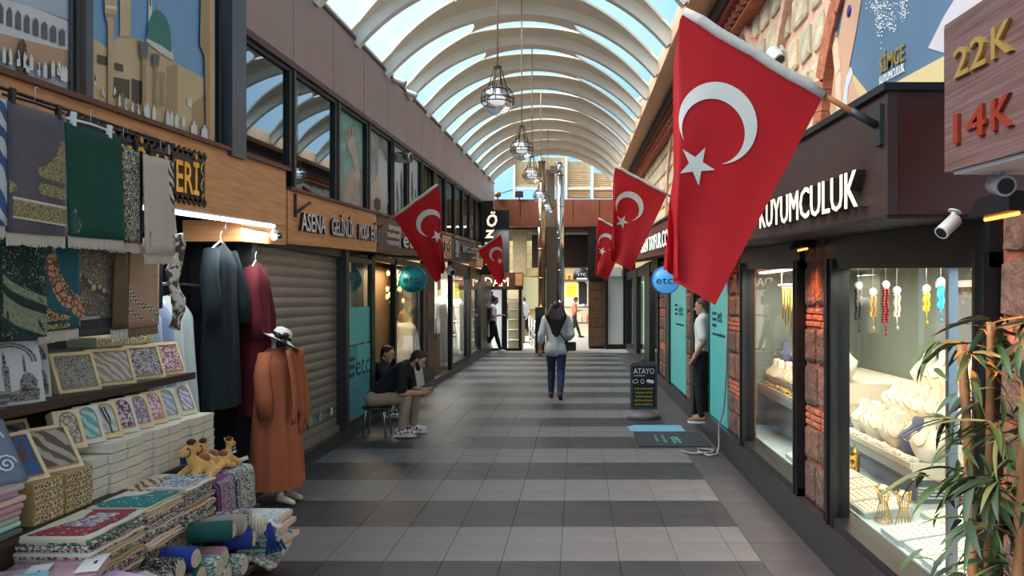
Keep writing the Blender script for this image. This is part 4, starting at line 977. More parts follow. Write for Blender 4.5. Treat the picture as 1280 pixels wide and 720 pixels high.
# ---- folded rug piles on the lower shelf
def pile(label, y0, y1, x0, x1, z0, n, tops, sides, seed, dz=.0128, topdec=None):
    t = thing('rug_pile', label, 'rugs', ((x0+x1)/2, (y0+y1)/2, z0)); rr = random.Random(seed); z = z0
    for i in range(n):
        h = dz*rr.uniform(.8, 1.3); a, b = rr.uniform(-.012, .012), rr.uniform(-.012, .012); top = i == n-1
        def fn(u, v, a=a, b=b, z=z, h=h, y0=y0, y1=y1): return None
        q = MB(); X1 = x1+rr.uniform(-.02, .008); m_ = tops if top else sides[rr.randrange(len(sides))]
        pr = [(x0, z), (X1-h*.5, z), (X1-h*.15, z+h*.15), (X1, z+h*.5), (X1-h*.15, z+h*.85), (X1-h*.5, z+h), (x0, z+h)]
        vs = [(px, yy+a, pz+(0.0035*math.sin(yy*30+i) if 0 < k_ < 6 else 0)) for yy in [y0+(y1-y0)*j/5 for j in range(6)] for k_, (px, pz) in enumerate(pr)]
        N = len(pr); fs = [(j*N+k_, (j+1)*N+k_, (j+1)*N+k_+1, j*N+k_+1) for j in range(5) for k_ in range(N-1)]+[tuple(range(N)), tuple(5*N+k_ for k_ in reversed(range(N)))]
        q.add(vs, fs); q.build('folded_rug', m_, t); z += h*1.04
    if topdec:
        for ti, (pts, m_) in enumerate(topdec):
            q = MB(); q.prism([(x0+(x1-x0)*a_, y0+(y1-y0)*b_) for a_, b_ in pts], (0, 0, z+.0005), (1, 0, 0), (0, 1, 0), .004+.003*ti); q.build('motif', m_, t)
    return z
SD = [mat('folded edge buff', srgb(206, 186, 152), .9), two('folded edge floral', (200, 196, 180), (70, 90, 86), 'noise', 70, .5, dist=1), two('folded edge dusk', (60, 60, 70), (190, 184, 176), 'noise', 80, .5), mat('folded edge tan', srgb(190, 162, 120), .9), two('folded edge wine', (120, 60, 66), (208, 196, 182), 'noise', 70, .48), two('folded edge green', (40, 110, 100), (214, 206, 190), 'noise', 50, .5), mat('folded edge ivory', srgb(216, 206, 190), .9)]
IVR = mat('ivory rug ground', srgb(214, 204, 188), .9)
REDP = two('crimson floral', (226, 196, 190), (146, 46, 58), 'cell', 34, .2); TEALP = two('turquoise floral', (214, 222, 214), (22, 118, 120), 'cell', 32, .2); BLP = two('indigo border', (52, 84, 112), (200, 204, 206), 'noise', 45, .5, dist=2)
pile('pile of folded rugs topped with a crimson floral one', 3.16, 3.56, -2.42, -2.08, .362, 22, IVR, SD, 1, topdec=[([(.2, 0), (.9, .0), (.96, .5), (.9, .98), (.3, .96), (.42, .6), (.3, .3)], REDP), ([(.4, .3), (.8, .3), (.8, .8), (.5, .8)], two('grey lilac field', (120, 100, 120), (210, 196, 196), 'noise', 60, .5))])
pile('pile of folded rugs topped with a turquoise scalloped one', 3.58, 3.9, -2.42, -2.08, .362, 22, IVR, SD, 2, topdec=[([(.12, .2), (.3, .05), (.95, .05), (.98, .95), (.6, .95), (.5, .7), (.3, .62)], TEALP)])
pile('pile of folded rugs topped with an indigo patterned one', 3.92, 4.24, -2.42, -2.08, .362, 24, IVR, SD, 3, topdec=[([(.2, .1), (.95, .05), (.95, .55), (.2, .5)], BLP), ([(.3, .6), (.95, .62), (.95, .9), (.35, .85)], BLP)])
t = thing('rug_fold', 'loose brown rug corner curling over the indigo pile', 'rug', (-2.38, 3.98, .64))
q = MB(); q.grid(lambda u, v: (-2.42+.2*u, 3.85+.3*v, .652+.05*math.sin(PI*u)*math.sin(PI*v)+.03*v), 8, 8, th=.012); q.build('cloth', two('brown stripe weave', (120, 84, 54), (196, 168, 130), 'wave', 12, .5), t)
# small covered table with two rugs draped over its front
t = thing('side_table', 'small table hidden by draped rugs with plush camels on it', 'table', (-2.25, 4.52, .26))
q = MB(); q.box(-2.42, -2.13, 4.27, 4.78, .58, .61); q.build('table_top', OKB, t)
for x_ in (-2.4, -2.17):
    for y_ in (4.3, 4.74): q = MB(); q.box(x_, x_+.03, y_, y_+.03, .36, .58); q.build('leg', OKB, t)
def drape(label, y0, y1, m, inner, seed):
    t = thing('draped_rug', label, 'rug', (-2.1, (y0+y1)/2, .33))
    prof = [(-2.42, .614), (-2.3, .616), (-2.17, .616), (-2.125, .612), (-2.105, .59), (-2.098, .55), (-2.094, .45), (-2.088, .35)]
    def fn(u, v):
        i = min(int(u*7), 6); f_ = u*7-i; a, b = prof[i], prof[i+1]; x = a[0]+(b[0]-a[0])*f_; z = a[1]+(b[1]-a[1])*f_
        return (x+(.008*math.sin(v*9+seed) if u > .5 else 0), y0+(y1-y0)*v, z)
    q = MB(); q.grid(fn, 28, 8, th=-.012); q.build('cloth', m, t)
    q = MB(); q.grid(lambda u, v: (lambda p: (p[0]+.014, p[1], p[2]+.014))(fn(.45+.5*u, .12+.76*v)), 16, 6, th=-.003); q.build('field_panel', inner, t)
    q = MB()
    for i in range(24):
        p = fn(1, (i+.5)/24); q.hexa([(p[0]-.004, p[1]-.004, p[2]-.05), (p[0]+.01, p[1]-.004, p[2]-.05), (p[0]+.01, p[1]+.004, p[2]-.05), (p[0]-.004, p[1]+.004, p[2]-.05), (p[0], p[1]-.005, p[2]), (p[0]+.012, p[1]-.005, p[2]), (p[0]+.012, p[1]+.005, p[2]), (p[0], p[1]+.005, p[2])])
    o = q.build('fringe', two('straw fringe', (190, 166, 120), (140, 118, 80), 'wave', 60), t); o['kind'] = 'stuff'
drape('purple bordered rug draped over the small table front', 4.28, 4.52, mat('purple border', srgb(110, 62, 110), .9), two('purple lace field', (176, 160, 172), (90, 56, 96), 'noise', 60, .5, dist=2), 1)
drape('grey scroll rug draped over the small table corner', 4.53, 4.8, two('slate scroll', (84, 98, 106), (190, 192, 190), 'noise', 40, .5, dist=2), two('black scroll field', (40, 42, 46), (206, 204, 196), 'noise', 48, .5, dist=3), 2)

# ---- rolled mats on the low bench
ROLLC = [('black paisley', two('roll black paisley', (34, 30, 32), (200, 192, 186), 'noise', 40, .6, dist=3)), ('royal blue', mat('roll royal blue', srgb(30, 58, 140), .85)), ('deep green', mat('roll deep green', srgb(20, 80, 74), .85)), ('stone grey', mat('roll stone grey', srgb(150, 142, 134), .85)), ('lilac print', two('roll lilac', (176, 160, 172), (70, 76, 96), 'noise', 40, .5, dist=2)), ('dusty rose', mat('roll dusty rose', srgb(176, 134, 140), .85)), ('jade print', two('roll jade', (60, 120, 110), (200, 206, 196), 'noise', 40, .5, dist=2)), ('plum', mat('roll plum', srgb(96, 50, 66), .85)), ('red', mat('roll red', srgb(150, 44, 44), .85))]
RE = mat('rolled end ivory', srgb(206, 200, 182), .9)
def roll(label, x0, x1, y, z, r, m, tilt=0):
    t = thing('rolled_mat', label, 'mat', ((x0+x1)/2, y, z-r)); c0, c1_ = Vector((x0, y-tilt, z)), Vector((x1, y, z))
    q = MB(); q.tube([c0, c0.lerp(c1_, .02), c0.lerp(c1_, .5), c0.lerp(c1_, .97), c1_], [r*.8, r, r*1.02, r, r*.86], 14); q.build('outer_cloth', m, t)
    q = MB(); pts = [c1_+Vector((.001, (r*.8)*(1-i/26)*math.cos(i*.75), (r*.8)*(1-i/26)*math.sin(i*.75))) for i in range(24)]
    q.tube([c1_-Vector((.01, 0, 0)), c1_+Vector((.002, 0, 0))], r*.8, 14); q.build('end_face', RE, t)
    q = MB(); q.tube(pts, .0025, 4); q.build('spiral_edge', mat('roll seam', srgb(120, 110, 96), .9), t)
ORD = ['first', 'second', 'third', 'fourth', 'fifth', 'sixth', 'seventh']
RL = [(3.2, .0), (3.36, .0), (3.5, 0), (3.62, 0), (3.74, 0), (3.86, 0), (3.98, 0), (3.28, 1), (3.43, 1), (3.57, 1), (3.70, 1), (3.83, 1), (3.96, 1), (3.34, 2), (3.5, 2), (3.66, 2)]
for i, (y, l) in enumerate(RL):
    l = int(l)
    nm, m_ = ROLLC[[4, 8, 7, 6, 5, 8, 6, 4, 0, 7, 2, 6, 5, 0, 0, 1][i]]
    roll('%s rolled mat, %s' % (nm, [ORD[i % 7]+' in the bottom layer from the parcels', ORD[(i-7) % 7]+' in the middle layer from the parcels', ORD[(i-14) % 7]+' on top of the heap from the parcels'][l]), -2.05, -1.86+R_.uniform(-.03, .03), y, .208+.102*l, .056, m_)
roll('deep green mat roll lying slantwise behind the blue one', -2.05, -1.84, 3.95, .46, .052, ROLLC[2][1], .06)
roll('stone grey soft roll lying across the heap', -2.06, -1.86, 4.12, .44, .06, ROLLC[3][1], .1)
roll('lilac print roll at the far end of the heap', -2.05, -1.9, 4.27, .43, .055, ROLLC[4][1], .08)
roll('blue tied roll under the lilac one at the far end', -2.05, -1.86, 4.24, .32, .055, ROLLC[1][1], .05)
roll('jade print roll lying at the bench end on the boards', -2.05, -1.86, 4.13, .21, .06, ROLLC[6][1], .02)
# tied bundle and folded mats at the bench end
t = thing('cloth_bundle', 'cream knotted cloth bundle with blue cords at the bench end', 'bundle', (-1.9, 4.3, .4))
q = MB(); q.ell((-1.88, 4.35, .36), .035, .045, .05, 12, 10)
for i in range(7): q.tube([(-1.88+.042*math.cos(a)*math.cos(i*.45), 4.35+.05*math.cos(a)*math.sin(i*.45), .36+.055*math.sin(a)) for a in [2*PI*k_/14 for k_ in range(15)]], .009, 5)
q.build('knot', IVR, t)
q = MB()
for i in range(5): q.tube([(-1.86+.03*math.sin(i), 4.36+.02*i, .36), (-1.82, 4.36+.03*i, .28), (-1.84+.02*i, 4.38+.02*i, .18)], .009, 6)
q.build('cords', ROLLC[1][1], t)
q = MB()
for i in range(4): q.tube([(-1.85, 4.40+.02*i, .37), (-1.80, 4.44+.02*i, .32), (-1.83, 4.46+.02*i, .18)], .007, 6)
q.build('white_cords', WHT, t)
fm = [('white mat with teal leaf print', two('leaf print', (206, 210, 206), (90, 150, 150), 'noise', 30, .58, dist=2)), ('mint green mat', mat('mint cloth', srgb(150, 200, 176), .9)), ('cream mat with brown sprigs', two('sprig print', (206, 194, 176), (120, 98, 84), 'noise', 40, .6, dist=2)), ('pale blue banded mat', two('blue bands', (214, 216, 214), (90, 130, 160), 'wave', 6, .7)), ('grey floral mat', two('grey floral', (190, 188, 180), (110, 120, 110), 'noise', 40, .5))]
z = .152
for i, (nm, m_) in enumerate([fm[1], fm[3], fm[0], fm[2], fm[0]]):
    t = thing('folded_mat', 'folded %s, %s up in the bench end stack' % (nm, ORD[i]), 'mat', (-1.9, 4.6, z))
    x0_, y0_ = -2.06+R_.uniform(-.02, .03), 4.42+R_.uniform(-.02, .03); M = Matrix.Rotation(R_.uniform(-.2, .2), 4, 'Z')
    q = MB()
    for k_ in range(2): q.obox((x0_+.11, y0_+.13, z+.012+.021*k_), .27-.01*k_, .24, .018, M)
    q.build('cloth', m_, t, bevel=.006); q = MB(); q.obox((x0_+.25, y0_+.13, z+.022), .012, .24, .03, M); q.build('fringe', FR, t); z += .043
t = thing('folded_mat', 'grey floral mat sagging over the bench edge', 'mat', (-1.88, 4.5, .2))
q = MB(); q.grid(lambda u, v: (-1.98+.2*u, 4.3+.14*v, .175-.1*max(0, u-.45)+.008*math.sin(v*8)), 10, 6, th=.02); q.build('cloth', fm[4][1], t)
# ---- scarves and packed towels at the near corner
SC_ = [('dusty pink', (190, 160, 160)), ('rose', (196, 140, 146)), ('lilac', (180, 160, 184)), ('sage', (160, 186, 168)), ('mint', (170, 204, 190)), ('sand', (204, 188, 168)), ('slate floral', (90, 96, 100))]
z = .686
for i in range(8):
    nm, c = SC_[[6, 4, 3, 0, 1, 5, 2, 0][i]]
    t = thing('folded_scarf', '%s folded scarf, %s from below in the pile beside the lattice boxes' % (nm, (ORD+['topmost'])[i]), 'scarf', (-2.45, 3.0, z))
    q = MB(); e_ = R_.uniform(-.015, .015); q.box(-2.6, -2.39+e_, 2.72+R_.uniform(-.01, .01), 3.2+R_.uniform(-.02, .02), z, z+.026); q.build('cloth', mat('scarf '+nm, srgb(*c), .85, var=.08, vs=5), t, bevel=.01); z += .027
t = thing('embroidered_pouch', 'blue grey pouch with white curling embroidery on the scarf pile', 'pouch', (-2.45, 3.08, z)); t.rotation_euler = (0, math.radians(-30), math.radians(-15))
q = MB(); q.grid(lambda u, v: (.03*math.sin(PI*u)*math.sin(PI*v), -.17+.34*u, .3*v), 10, 10, th=.02); o = q.build('cloth', mat('pouch blue grey', srgb(112, 128, 150), .8), t, origin=(0, 0, 0)); o.location = (0, 0, 0)
q = MB()
for cy, cz, r_ in ((-.06, .12, .05), (.06, .2, .055), (.08, .08, .045), (-.08, .22, .04)):
    q.tube([(.036, cy+r_*(1-i/22)*math.cos(i*.6), cz+r_*(1-i/22)*math.sin(i*.6)) for i in range(20)], .004, 5)
o = q.build('embroidery', WHT, t, origin=(0, 0, 0)); o.location = (0, 0, 0)
PLS = glassmat('clear wrapping', (.97, .97, .97), .06, .12, .5)
def pack(label, x, y, z, w, d, h, rz, m, card=True, rx=0):
    t = thing('packed_towel', label, 'towel', (x, y, z)); t.rotation_euler = (math.radians(rx), 0, math.radians(rz))
    q = MB(); q.box(-w/2, w/2, -d/2, d/2, 0.001, h); o = q.build('cloth', m, t, origin=(0, 0, 0), bevel=.012); o.location = (0, 0, 0)
    q = MB(); q.grid(lambda u, v: ((u-.5)*w*1.08, (v-.5)*d*1.06, h+.004+.004*math.sin(u*17+v*9)*math.sin(v*13)), 10, 10); o = q.build('wrapping', PLS, t, origin=(0, 0, 0)); o.location = (0, 0, 0)
    if card:
        q = MB(); q.box(w*.18, w*.5, -d/2, d/2, h+.003, h+.007); o = q.build('header_card', mat('header card', srgb(216, 214, 212), .5), t, origin=(0, 0, 0)); o.location = (0, 0, 0)
        q = MB(); q.box(w*.36, w*.4, -.018, .018, h+.007, h+.009); o = q.build('hanging_slot', BK, t, origin=(0, 0, 0)); o.location = (0, 0, 0)
TW_ = lambda n, c: mat('towel '+n, srgb(*c), .9, var=.06, vs=8, bump=.3, bs=80)
PK = [('orange packed towel on the front heap', -2.0, 2.86, .53, .24, .2, .05, 15, 'orange', (232, 120, 44), 0), ('second orange packed towel under the first', -2.0, 2.9, .47, .26, .22, .05, 10, 'orange', (232, 120, 44), 0),
      ('sky blue packed towel leaning across the heap', -2.2, 2.84, .56, .28, .14, .05, 30, 'sky blue', (110, 184, 214), 0), ('turquoise packed towel at the near picture edge', -2.32, 2.72, .56, .2, .2, .05, 5, 'turquoise', (20, 140, 180), 0),
      ('rose packed towel with a white header card', -2.12, 3.08, .54, .26, .22, .04, 20, 'rose', (196, 150, 164), 1), ('mauve packed towel with a white header card behind it', -2.26, 3.14, .53, .26, .2, .04, 12, 'mauve', (176, 150, 168), 1), ('pink packed towel with a white header card at the back', -2.26, 2.95, .545, .24, .2, .04, 22, 'pink', (214, 170, 176), 1),
      ('lilac wrapped towel at the heap front', -1.92, 3.06, .48, .24, .2, .05, -20, 'lilac', (196, 172, 206), 0), ('pale pink wrapped towel beside the lilac one', -1.86, 2.9, .40, .22, .22, .06, 30, 'pale pink', (214, 186, 200), 0), ('white wrapped towel by the black rolls', -1.9, 3.2, .44, .2, .16, .04, -35, 'white', (206, 204, 210), 0),
      ('yellow packed towel low in the heap', -1.95, 2.74, .46, .2, .2, .05, 0, 'yellow', (214, 190, 80), 0), ('rust packed towel low in the heap', -2.1, 2.74, .5, .2, .2, .05, 12, 'rust', (190, 90, 44), 0)]
for lb, x, y, z, w, d, h, rz, n, c, cd_ in PK: pack(lb, x, y, z, w, d, h, rz, TW_(n, c), cd_)
t = thing('display_crate', 'dark crate carrying the packed towels at the stall front', 'crate', (-2.1, 2.9, .26))
q = MB(); q.box(-2.36, -1.8, 2.5, 3.13, .362, .40); q.build('body', OKB, t)
q = MB(); q.box(-2.36, -1.98, 2.5, 3.13, .40, .465); q.build('step', OKB, t)

# ---- plush camels
CAM = mat('camel plush', srgb(222, 170, 92), .95, var=.08, vs=10, sheen=.4, bump=.3, bs=120); CBR = mat('camel saddle brown', srgb(150, 84, 44), .95, sheen=.4); CDB = mat('camel tuft brown', srgb(86, 44, 34), .95); TAGB = mat('blue tag', srgb(24, 70, 116), .4)
def remesh(o, v, it=3):
    r = o.modifiers.new('r', 'REMESH'); r.mode = 'VOXEL'; r.voxel_size = v; r.use_smooth_shade = True
    s_ = o.modifiers.new('s', 'SMOOTH'); s_.iterations = it; s_.factor = .5
def caps(q, segs, n=10):
    for p0, r0_, p1, r1_ in segs:
        p0, p1 = Vector(p0), Vector(p1); d = p1-p0; L_ = max(d.length, 1e-6); d = d/L_
        pts = []; rr = []
        for a in (.0, .3, .6, .85): pts.append(p0-d*r0_*math.cos(a*PI/2)); rr.append(max(1e-3, r0_*math.sin(a*PI/2)))
        pts.append(p0); rr.append(r0_); pts.append(p1); rr.append(r1_)
        for a in (.85, .6, .3, .0): pts.append(p1+d*r1_*math.cos(a*PI/2)); rr.append(max(1e-3, r1_*math.sin(a*PI/2)))
        q.tube(pts, rr, n)
def camel(label, loc, rz, s=1.0):
    """sitting plush camel looking along its own +x"""
    t = thing('plush_camel', label, 'toy', loc, 'plush camels on the draped table'); t.rotation_euler = (0, 0, rz); t.scale = (s, s, s)
    def pt(q, n, m, par=t): o = q.build(n, m, par, origin=(0, 0, 0)); o.location = (0, 0, 0); return o
    q = MB()
    caps(q, [((-.06, 0, .05), .045, (.0, 0, .075), .042), ((.0, 0, .075), .04, (.035, 0, .12), .026), ((.035, 0, .12), .025, (.04, 0, .165), .024), ((.04, 0, .168), .028, (.085, 0, .155), .023),
             ((.02, .03, .06), .024, (.085, .045, .02), .02), ((.02, -.03, .06), .024, (.085, -.045, .02), .02), ((.08, .046, .018), .021, (.1, .048, .02), .022), ((.08, -.046, .018), .021, (.1, -.048, .02), .022),
             ((-.07, .035, .04), .026, (-.01, .06, .018), .02), ((-.07, -.035, .04), .026, (-.01, -.06, .018), .02), ((.03, .025, .19), .009, (.028, .032, .205), .007), ((.03, -.025, .19), .009, (.028, -.032, .205), .007)])
    remesh(pt(q, 'body', CAM), .006)
    q = MB(); q.ell((-.04, 0, .105), .035, .03, .03); pt(q, 'hump', CBR)
    q = MB(); q.ell((.035, 0, .2), .024, .024, .018); q.ell((.045, .012, .205), .014, .014, .014); pt(q, 'tuft', CDB)
    q = MB(); q.ell((.075, .02, .175), .005, .005, .005, 8, 6); q.ell((.075, -.02, .175), .005, .005, .005, 8, 6); pt(q, 'eyes', BK)
    q = MB(); q.tube([(.06+.004, .026*math.cos(a), .158+.026*math.sin(a)) for a in [2*PI*i/12 for i in range(13)]], .003, 5); pt(q, 'halter', CDB)
    q = MB(); q.obox((.05, -.03, .12), .05, .004, .055); g = pt(q, 'tag', TAGB); q = MB(); q.obox((.05, -.033, .1), .05, .003, .015); pt(q, 'tag_stripe', WHT, g); q = MB(); q.obox((.05, -.033, .128), .03, .003, .006); pt(q, 'tag_print', WHT, g)
    return t
camel('plush camel sitting nearest the indigo rug pile with a blue tag', (-2.22, 4.32, .632), -1.95, 1.15)
camel('plush camel in the middle behind the first with a blue tag', (-2.26, 4.52, .632), -1.9, 1.0)
camel('plush camel facing away at the far table end', (-2.22, 4.68, .632), 1.5, .85)
t = thing('paper_tag', 'white paper tag sticking out behind the far camel', 'tag', (-2.17, 4.765, .64))
q = MB(); q.obox((-2.17, 4.765, .655), .1, .004, .025, Matrix.Rotation(-.35, 4, 'Y')); q.build('paper', WHT, t)
# ================================================================ PEOPLE AND GARMENTS
def skin_mat(nm, c): return mat(nm, srgb(*c), .55, var=.04, vs=20)
SKN = skin_mat('light skin', (206, 158, 130)); SKT = skin_mat('tan skin', (190, 140, 112))
def human(label, T, J, top=None, pants=None, shoes=None, hair=None, skin=SKN, sleeve=.6, hairlen=0, vox=.009, beard=None, sole=None, shirt_hem=None, loose=.014, name='person'):
    """one figure; J holds joints in a local frame (x forward, y left, z up), T takes them to the world"""
    G = {k: T @ Vector(v) for k, v in J.items() if k != 'hf' and not k.startswith('thumb')}
    rot = T.to_3x3()
    base = Vector(((G['anL'].x+G['anR'].x)/2, (G['anL'].y+G['anR'].y)/2, min(G['anL'].z, G['anR'].z)-.07))
    t = thing(name, label, 'person', base)
    hf = (rot @ Vector(J['hf'])).normalized(); nk, hd = G['nk'], G['hd']
    side = Vector((0, 0, 1)).cross(hf).normalized(); up = hf.cross(side).normalized()
    hp = lambda a, b, c: hd+hf*a+side*b+up*c
    q = MB()
    Mh = Matrix((hf, side, up)).transposed().to_4x4()
    q.ell(hp(-.008, 0, .025), .096, .076, .088, 16, 12, Mh)
    caps(q, [(hp(.03, 0, -.02), .062, hp(.05, 0, -.078), .034), (hp(.03, .03, -.03), .035, hp(.045, .0, -.085), .03), (hp(.03, -.03, -.03), .035, hp(.045, 0, -.085), .03),
             (hp(.085, 0, .01), .010, hp(.106, 0, -.022), .013), (hp(.08, .028, .038), .012, hp(.08, .012, .036), .01), (hp(.08, -.028, .038), .012, hp(.08, -.012, .036), .01), (hp(.078, .016, -.052), .009, hp(.078, -.016, -.052), .009),
             (hp(-.01, .078, .02), .012, hp(-.006, .078, -.015), .009), (hp(-.01, -.078, .02), .012, hp(-.006, -.078, -.015), .009),
             (nk, .056, hp(-.02, 0, -.03), .052)])
    def torso(e, hem=None):
        c, w, sl, sr, hl, hr = G['ch'], G['wa'], G['shL'], G['shR'], G['hiL'], G['hiR']
        m = lambda a, b, f: a.lerp(b, f)
        S = [(m(c, sl, .62), .085+e, m(c, sr, .62), .085+e), (m(sl, nk, .1), .055+e, nk, .055+e), (m(sr, nk, .1), .055+e, nk, .055+e), (c, .115+e, w, .105+e), (m(c, sl, .4), .1+e, m(w, hl, .55), .085+e), (m(c, sr, .4), .1+e, m(w, hr, .55), .085+e), (w, .11+e, m(hl, hr, .5), .105+e)]
        return S
    def arm(s, e, f=1.0):
        a, b, c = G['sh'+s], G['el'+s], G['wr'+s]; out = []
        if f <= .5: out = [(a, .052+e, a.lerp(b, f*2), .046+e)]
        else:
            out = [(a, .052+e, b, .041+e)]; g = (f-.5)*2
            out.append((b, .041+e, b.lerp(c, g), .041+e-.012*g))
        return out
    def leg(s, e, f=1.0):
        a, b, c = G['hi'+s], G['kn'+s], G['an'+s]
        return [(a, .088+e, b, .058+e), (b, .056+e, b.lerp(c, .35), .058+e), (b.lerp(c, .35), .056+e, b.lerp(c, f), .038+e)]
    caps(q, torso(0)+[(G['hiL'], .09, G['hiR'], .09)])
    for s in 'LR':
        caps(q, arm(s, 0)+leg(s, 0))
        w, b = G['wr'+s], G['el'+s]; d = (w-b).normalized(); hand = J.get('hand'+s); d = (rot @ Vector(hand)).normalized() if hand else d
        n = d.cross(Vector((0, 0, 1))); n = n.normalized() if n.length > .2 else (rot @ Vector((0, 1, 0))).normalized()
        curl = (rot @ Vector(J.get('curl'+s, (0, 0, -1)))).normalized(); across = d.cross(curl).normalized()
        for k_ in (-1, 0, 1): caps(q, [(w+across*.012*k_, .017, w+d*.08+across*.024*k_, .013)], 8)
        for k_, (o_, l_) in enumerate(((-.03, .062), (-.01, .074), (.01, .07), (.03, .054))):
            p0 = w+d*.082+across*o_; p1 = p0+(d*.8+curl*.35).normalized()*l_*.5; p2 = p1+(d*.4+curl*.9).normalized()*l_*.5
            caps(q, [(p0, .0095, p1, .0085), (p1, .0085, p2, .0072)], 8)
        th = 1 if s == 'L' else -1; th = J.get('thumb'+s, th)
        p0 = w+d*.025+across*.026*th; p1 = p0+(d*.6+across*.8*th).normalized()*.035; p2 = p1+(d*.9+curl*.4).normalized()*.03
        caps(q, [(p0, .013, p1, .0105), (p1, .010, p2, .0085)], 8)
        a = G['an'+s]; fd = (rot @ Vector(J.get('ft'+s, (1, 0, 0)))).normalized()
        caps(q, [(a, .04, a+fd*-.03+Vector((0, 0, -.035)), .034), (a+Vector((0, 0, -.035)), .034, a+fd*.13+Vector((0, 0, -.047)), .026)])
    remesh(q.build('body', skin, t), vox)
    q = MB()
    for sg in (-1, 1): q.ell(hp(.083, .029*sg, .018), .008, .013, .007, 10, 6, Mh)
    q.build('eyes', mat('dark eyes', srgb(40, 32, 30), .3), t)
    q = MB()
    for sg in (-1, 1): q.tube([hp(.092, .014*sg, .04), hp(.088, .03*sg, .045), hp(.074, .046*sg, .038)], .004, 6)
    if hair: q.build('eyebrows', hair, t)
    if beard:
        q = MB(); caps(q, [(hp(.035, .05, -.04), .022, hp(.062, .012, -.088), .024), (hp(.035, -.05, -.04), .022, hp(.062, -.012, -.088), .024), (hp(.0, .062, .0), .016, hp(.03, .054, -.045), .02), (hp(.0, -.062, .0), .016, hp(.03, -.054, -.045), .02)]); remesh(q.build('beard', beard, t), .007)
    if hair:
        q = MB(); q.ell(hp(-.022, 0, .038), .094, .081, .088, 16, 12, Mh); caps(q, [(hp(.03, .03, .098), .024, hp(.03, -.03, .1), .024), (hp(-.065, .03, -.03), .036, hp(-.065, -.03, -.03), .036)])
        if hairlen:
            z_ = hp(-.07, 0, 0); back = -(rot @ Vector((1, 0, 0)))
            for k_, (o_, l_) in enumerate(((-.085, .75), (-.05, .95), (-.015, 1), (.02, .97), (.055, .9), (.085, .7))):
                p0 = hp(-.04, o_*.8, .03); p1 = p0+back*.07+side*o_*.75+Vector((0, 0, -hairlen*.45*l_)); p2 = p1+back*.015+Vector((0, 0, -hairlen*.55*l_))-side*o_*.7
                caps(q, [(p0, .05, p1, .055), (p1, .055, p2, .02)])
        remesh(q.build('hair', hair, t), .009, 2)
    if top:
        q = MB(); e = loose; caps(q, torso(e)+arm('L', e+.006, sleeve)+arm('R', e+.006, sleeve))
        hm = shirt_hem or 0
        if hm:
            dn = Vector((0, 0, -hm)); caps(q, [(G['hiL']+dn*.2, .1+e, G['hiL']+dn, .105+e), (G['hiR']+dn*.2, .1+e, G['hiR']+dn, .105+e), (G['hiL']+dn, .1+e, G['hiR']+dn, .1+e), (G['wa'], .115+e, G['hiL'].lerp(G['hiR'], .5)+dn, .11+e)])
        remesh(q.build('shirt', top, t), .011, 3)
    if pants:
        q = MB(); e = .012; caps(q, leg('L', e, .95)+leg('R', e, .95)+[(G['hiL'], .1, G['hiR'], .1), (G['hiL'].lerp(G['hiR'], .5), .11, G['wa'].lerp(G['hiL'].lerp(G['hiR'], .5), .6), .11)]); remesh(q.build('trousers', pants, t), .011, 3)
    if shoes:
        for s in 'LR':
            a = G['an'+s]; fd = (rot @ Vector(J.get('ft'+s, (1, 0, 0)))).normalized(); sd_ = Vector((0, 0, 1)).cross(fd)
            q = MB(); caps(q, [(a+fd*-.035+Vector((0, 0, -.02)), .046, a+fd*-.04+Vector((0, 0, -.035)), .042), (a+fd*-.03+Vector((0, 0, -.032)), .042, a+fd*.07+Vector((0, 0, -.035)), .04), (a+fd*.07+Vector((0, 0, -.038)), .042, a+fd*.15+Vector((0, 0, -.048)), .03)])
            o = q.build('shoe', shoes, t); remesh(o, .008, 2)
            if sole:
                q = MB(); pts = [(-.085, -.03), (-.085, .03), (.0, .036), (.1, .044), (.165, .03), (.185, 0), (.165, -.03), (.1, -.044), (.0, -.036)]
                q.prism(pts, a+Vector((0, 0, -.088)), fd, sd_, .028); q.build('sole', sole, o)
    return t
def Tm(x, y, z, yaw): return Matrix.Translation((x, y, z)) @ Matrix.Rotation(yaw, 4, 'Z')
HB = mat('dark brown hair', srgb(38, 27, 24), .6, var=.2, vs=60); HR = mat('deep burgundy hair', srgb(34, 15, 18), .45, var=.2, vs=60); HL = mat('chestnut hair', srgb(92, 64, 48), .6, var=.2, vs=60)
WSH = mat('soft white cotton', srgb(206, 206, 210), .85, bump=.25, bs=14); BSH = mat('black jersey', srgb(20, 20, 24), .8, bump=.2, bs=14); KHK = mat('khaki twill', srgb(164, 148, 126), .8, bump=.2, bs=16); JEAN = mat('navy denim', srgb(34, 52, 88), .85, var=.15, vs=10); BTR = mat('black twill', srgb(22, 22, 25), .8); WTS = mat('white t-shirt cotton', srgb(226, 226, 226), .85, bump=.2, bs=14)
SOLE = mat('white rubber sole', srgb(224, 222, 216), .6); SNK = two('black and white sneaker', (30, 30, 32), (222, 220, 216), 'cell', 26, .38, rough=.6); TANS = mat('tan suede', srgb(142, 110, 84), .8)
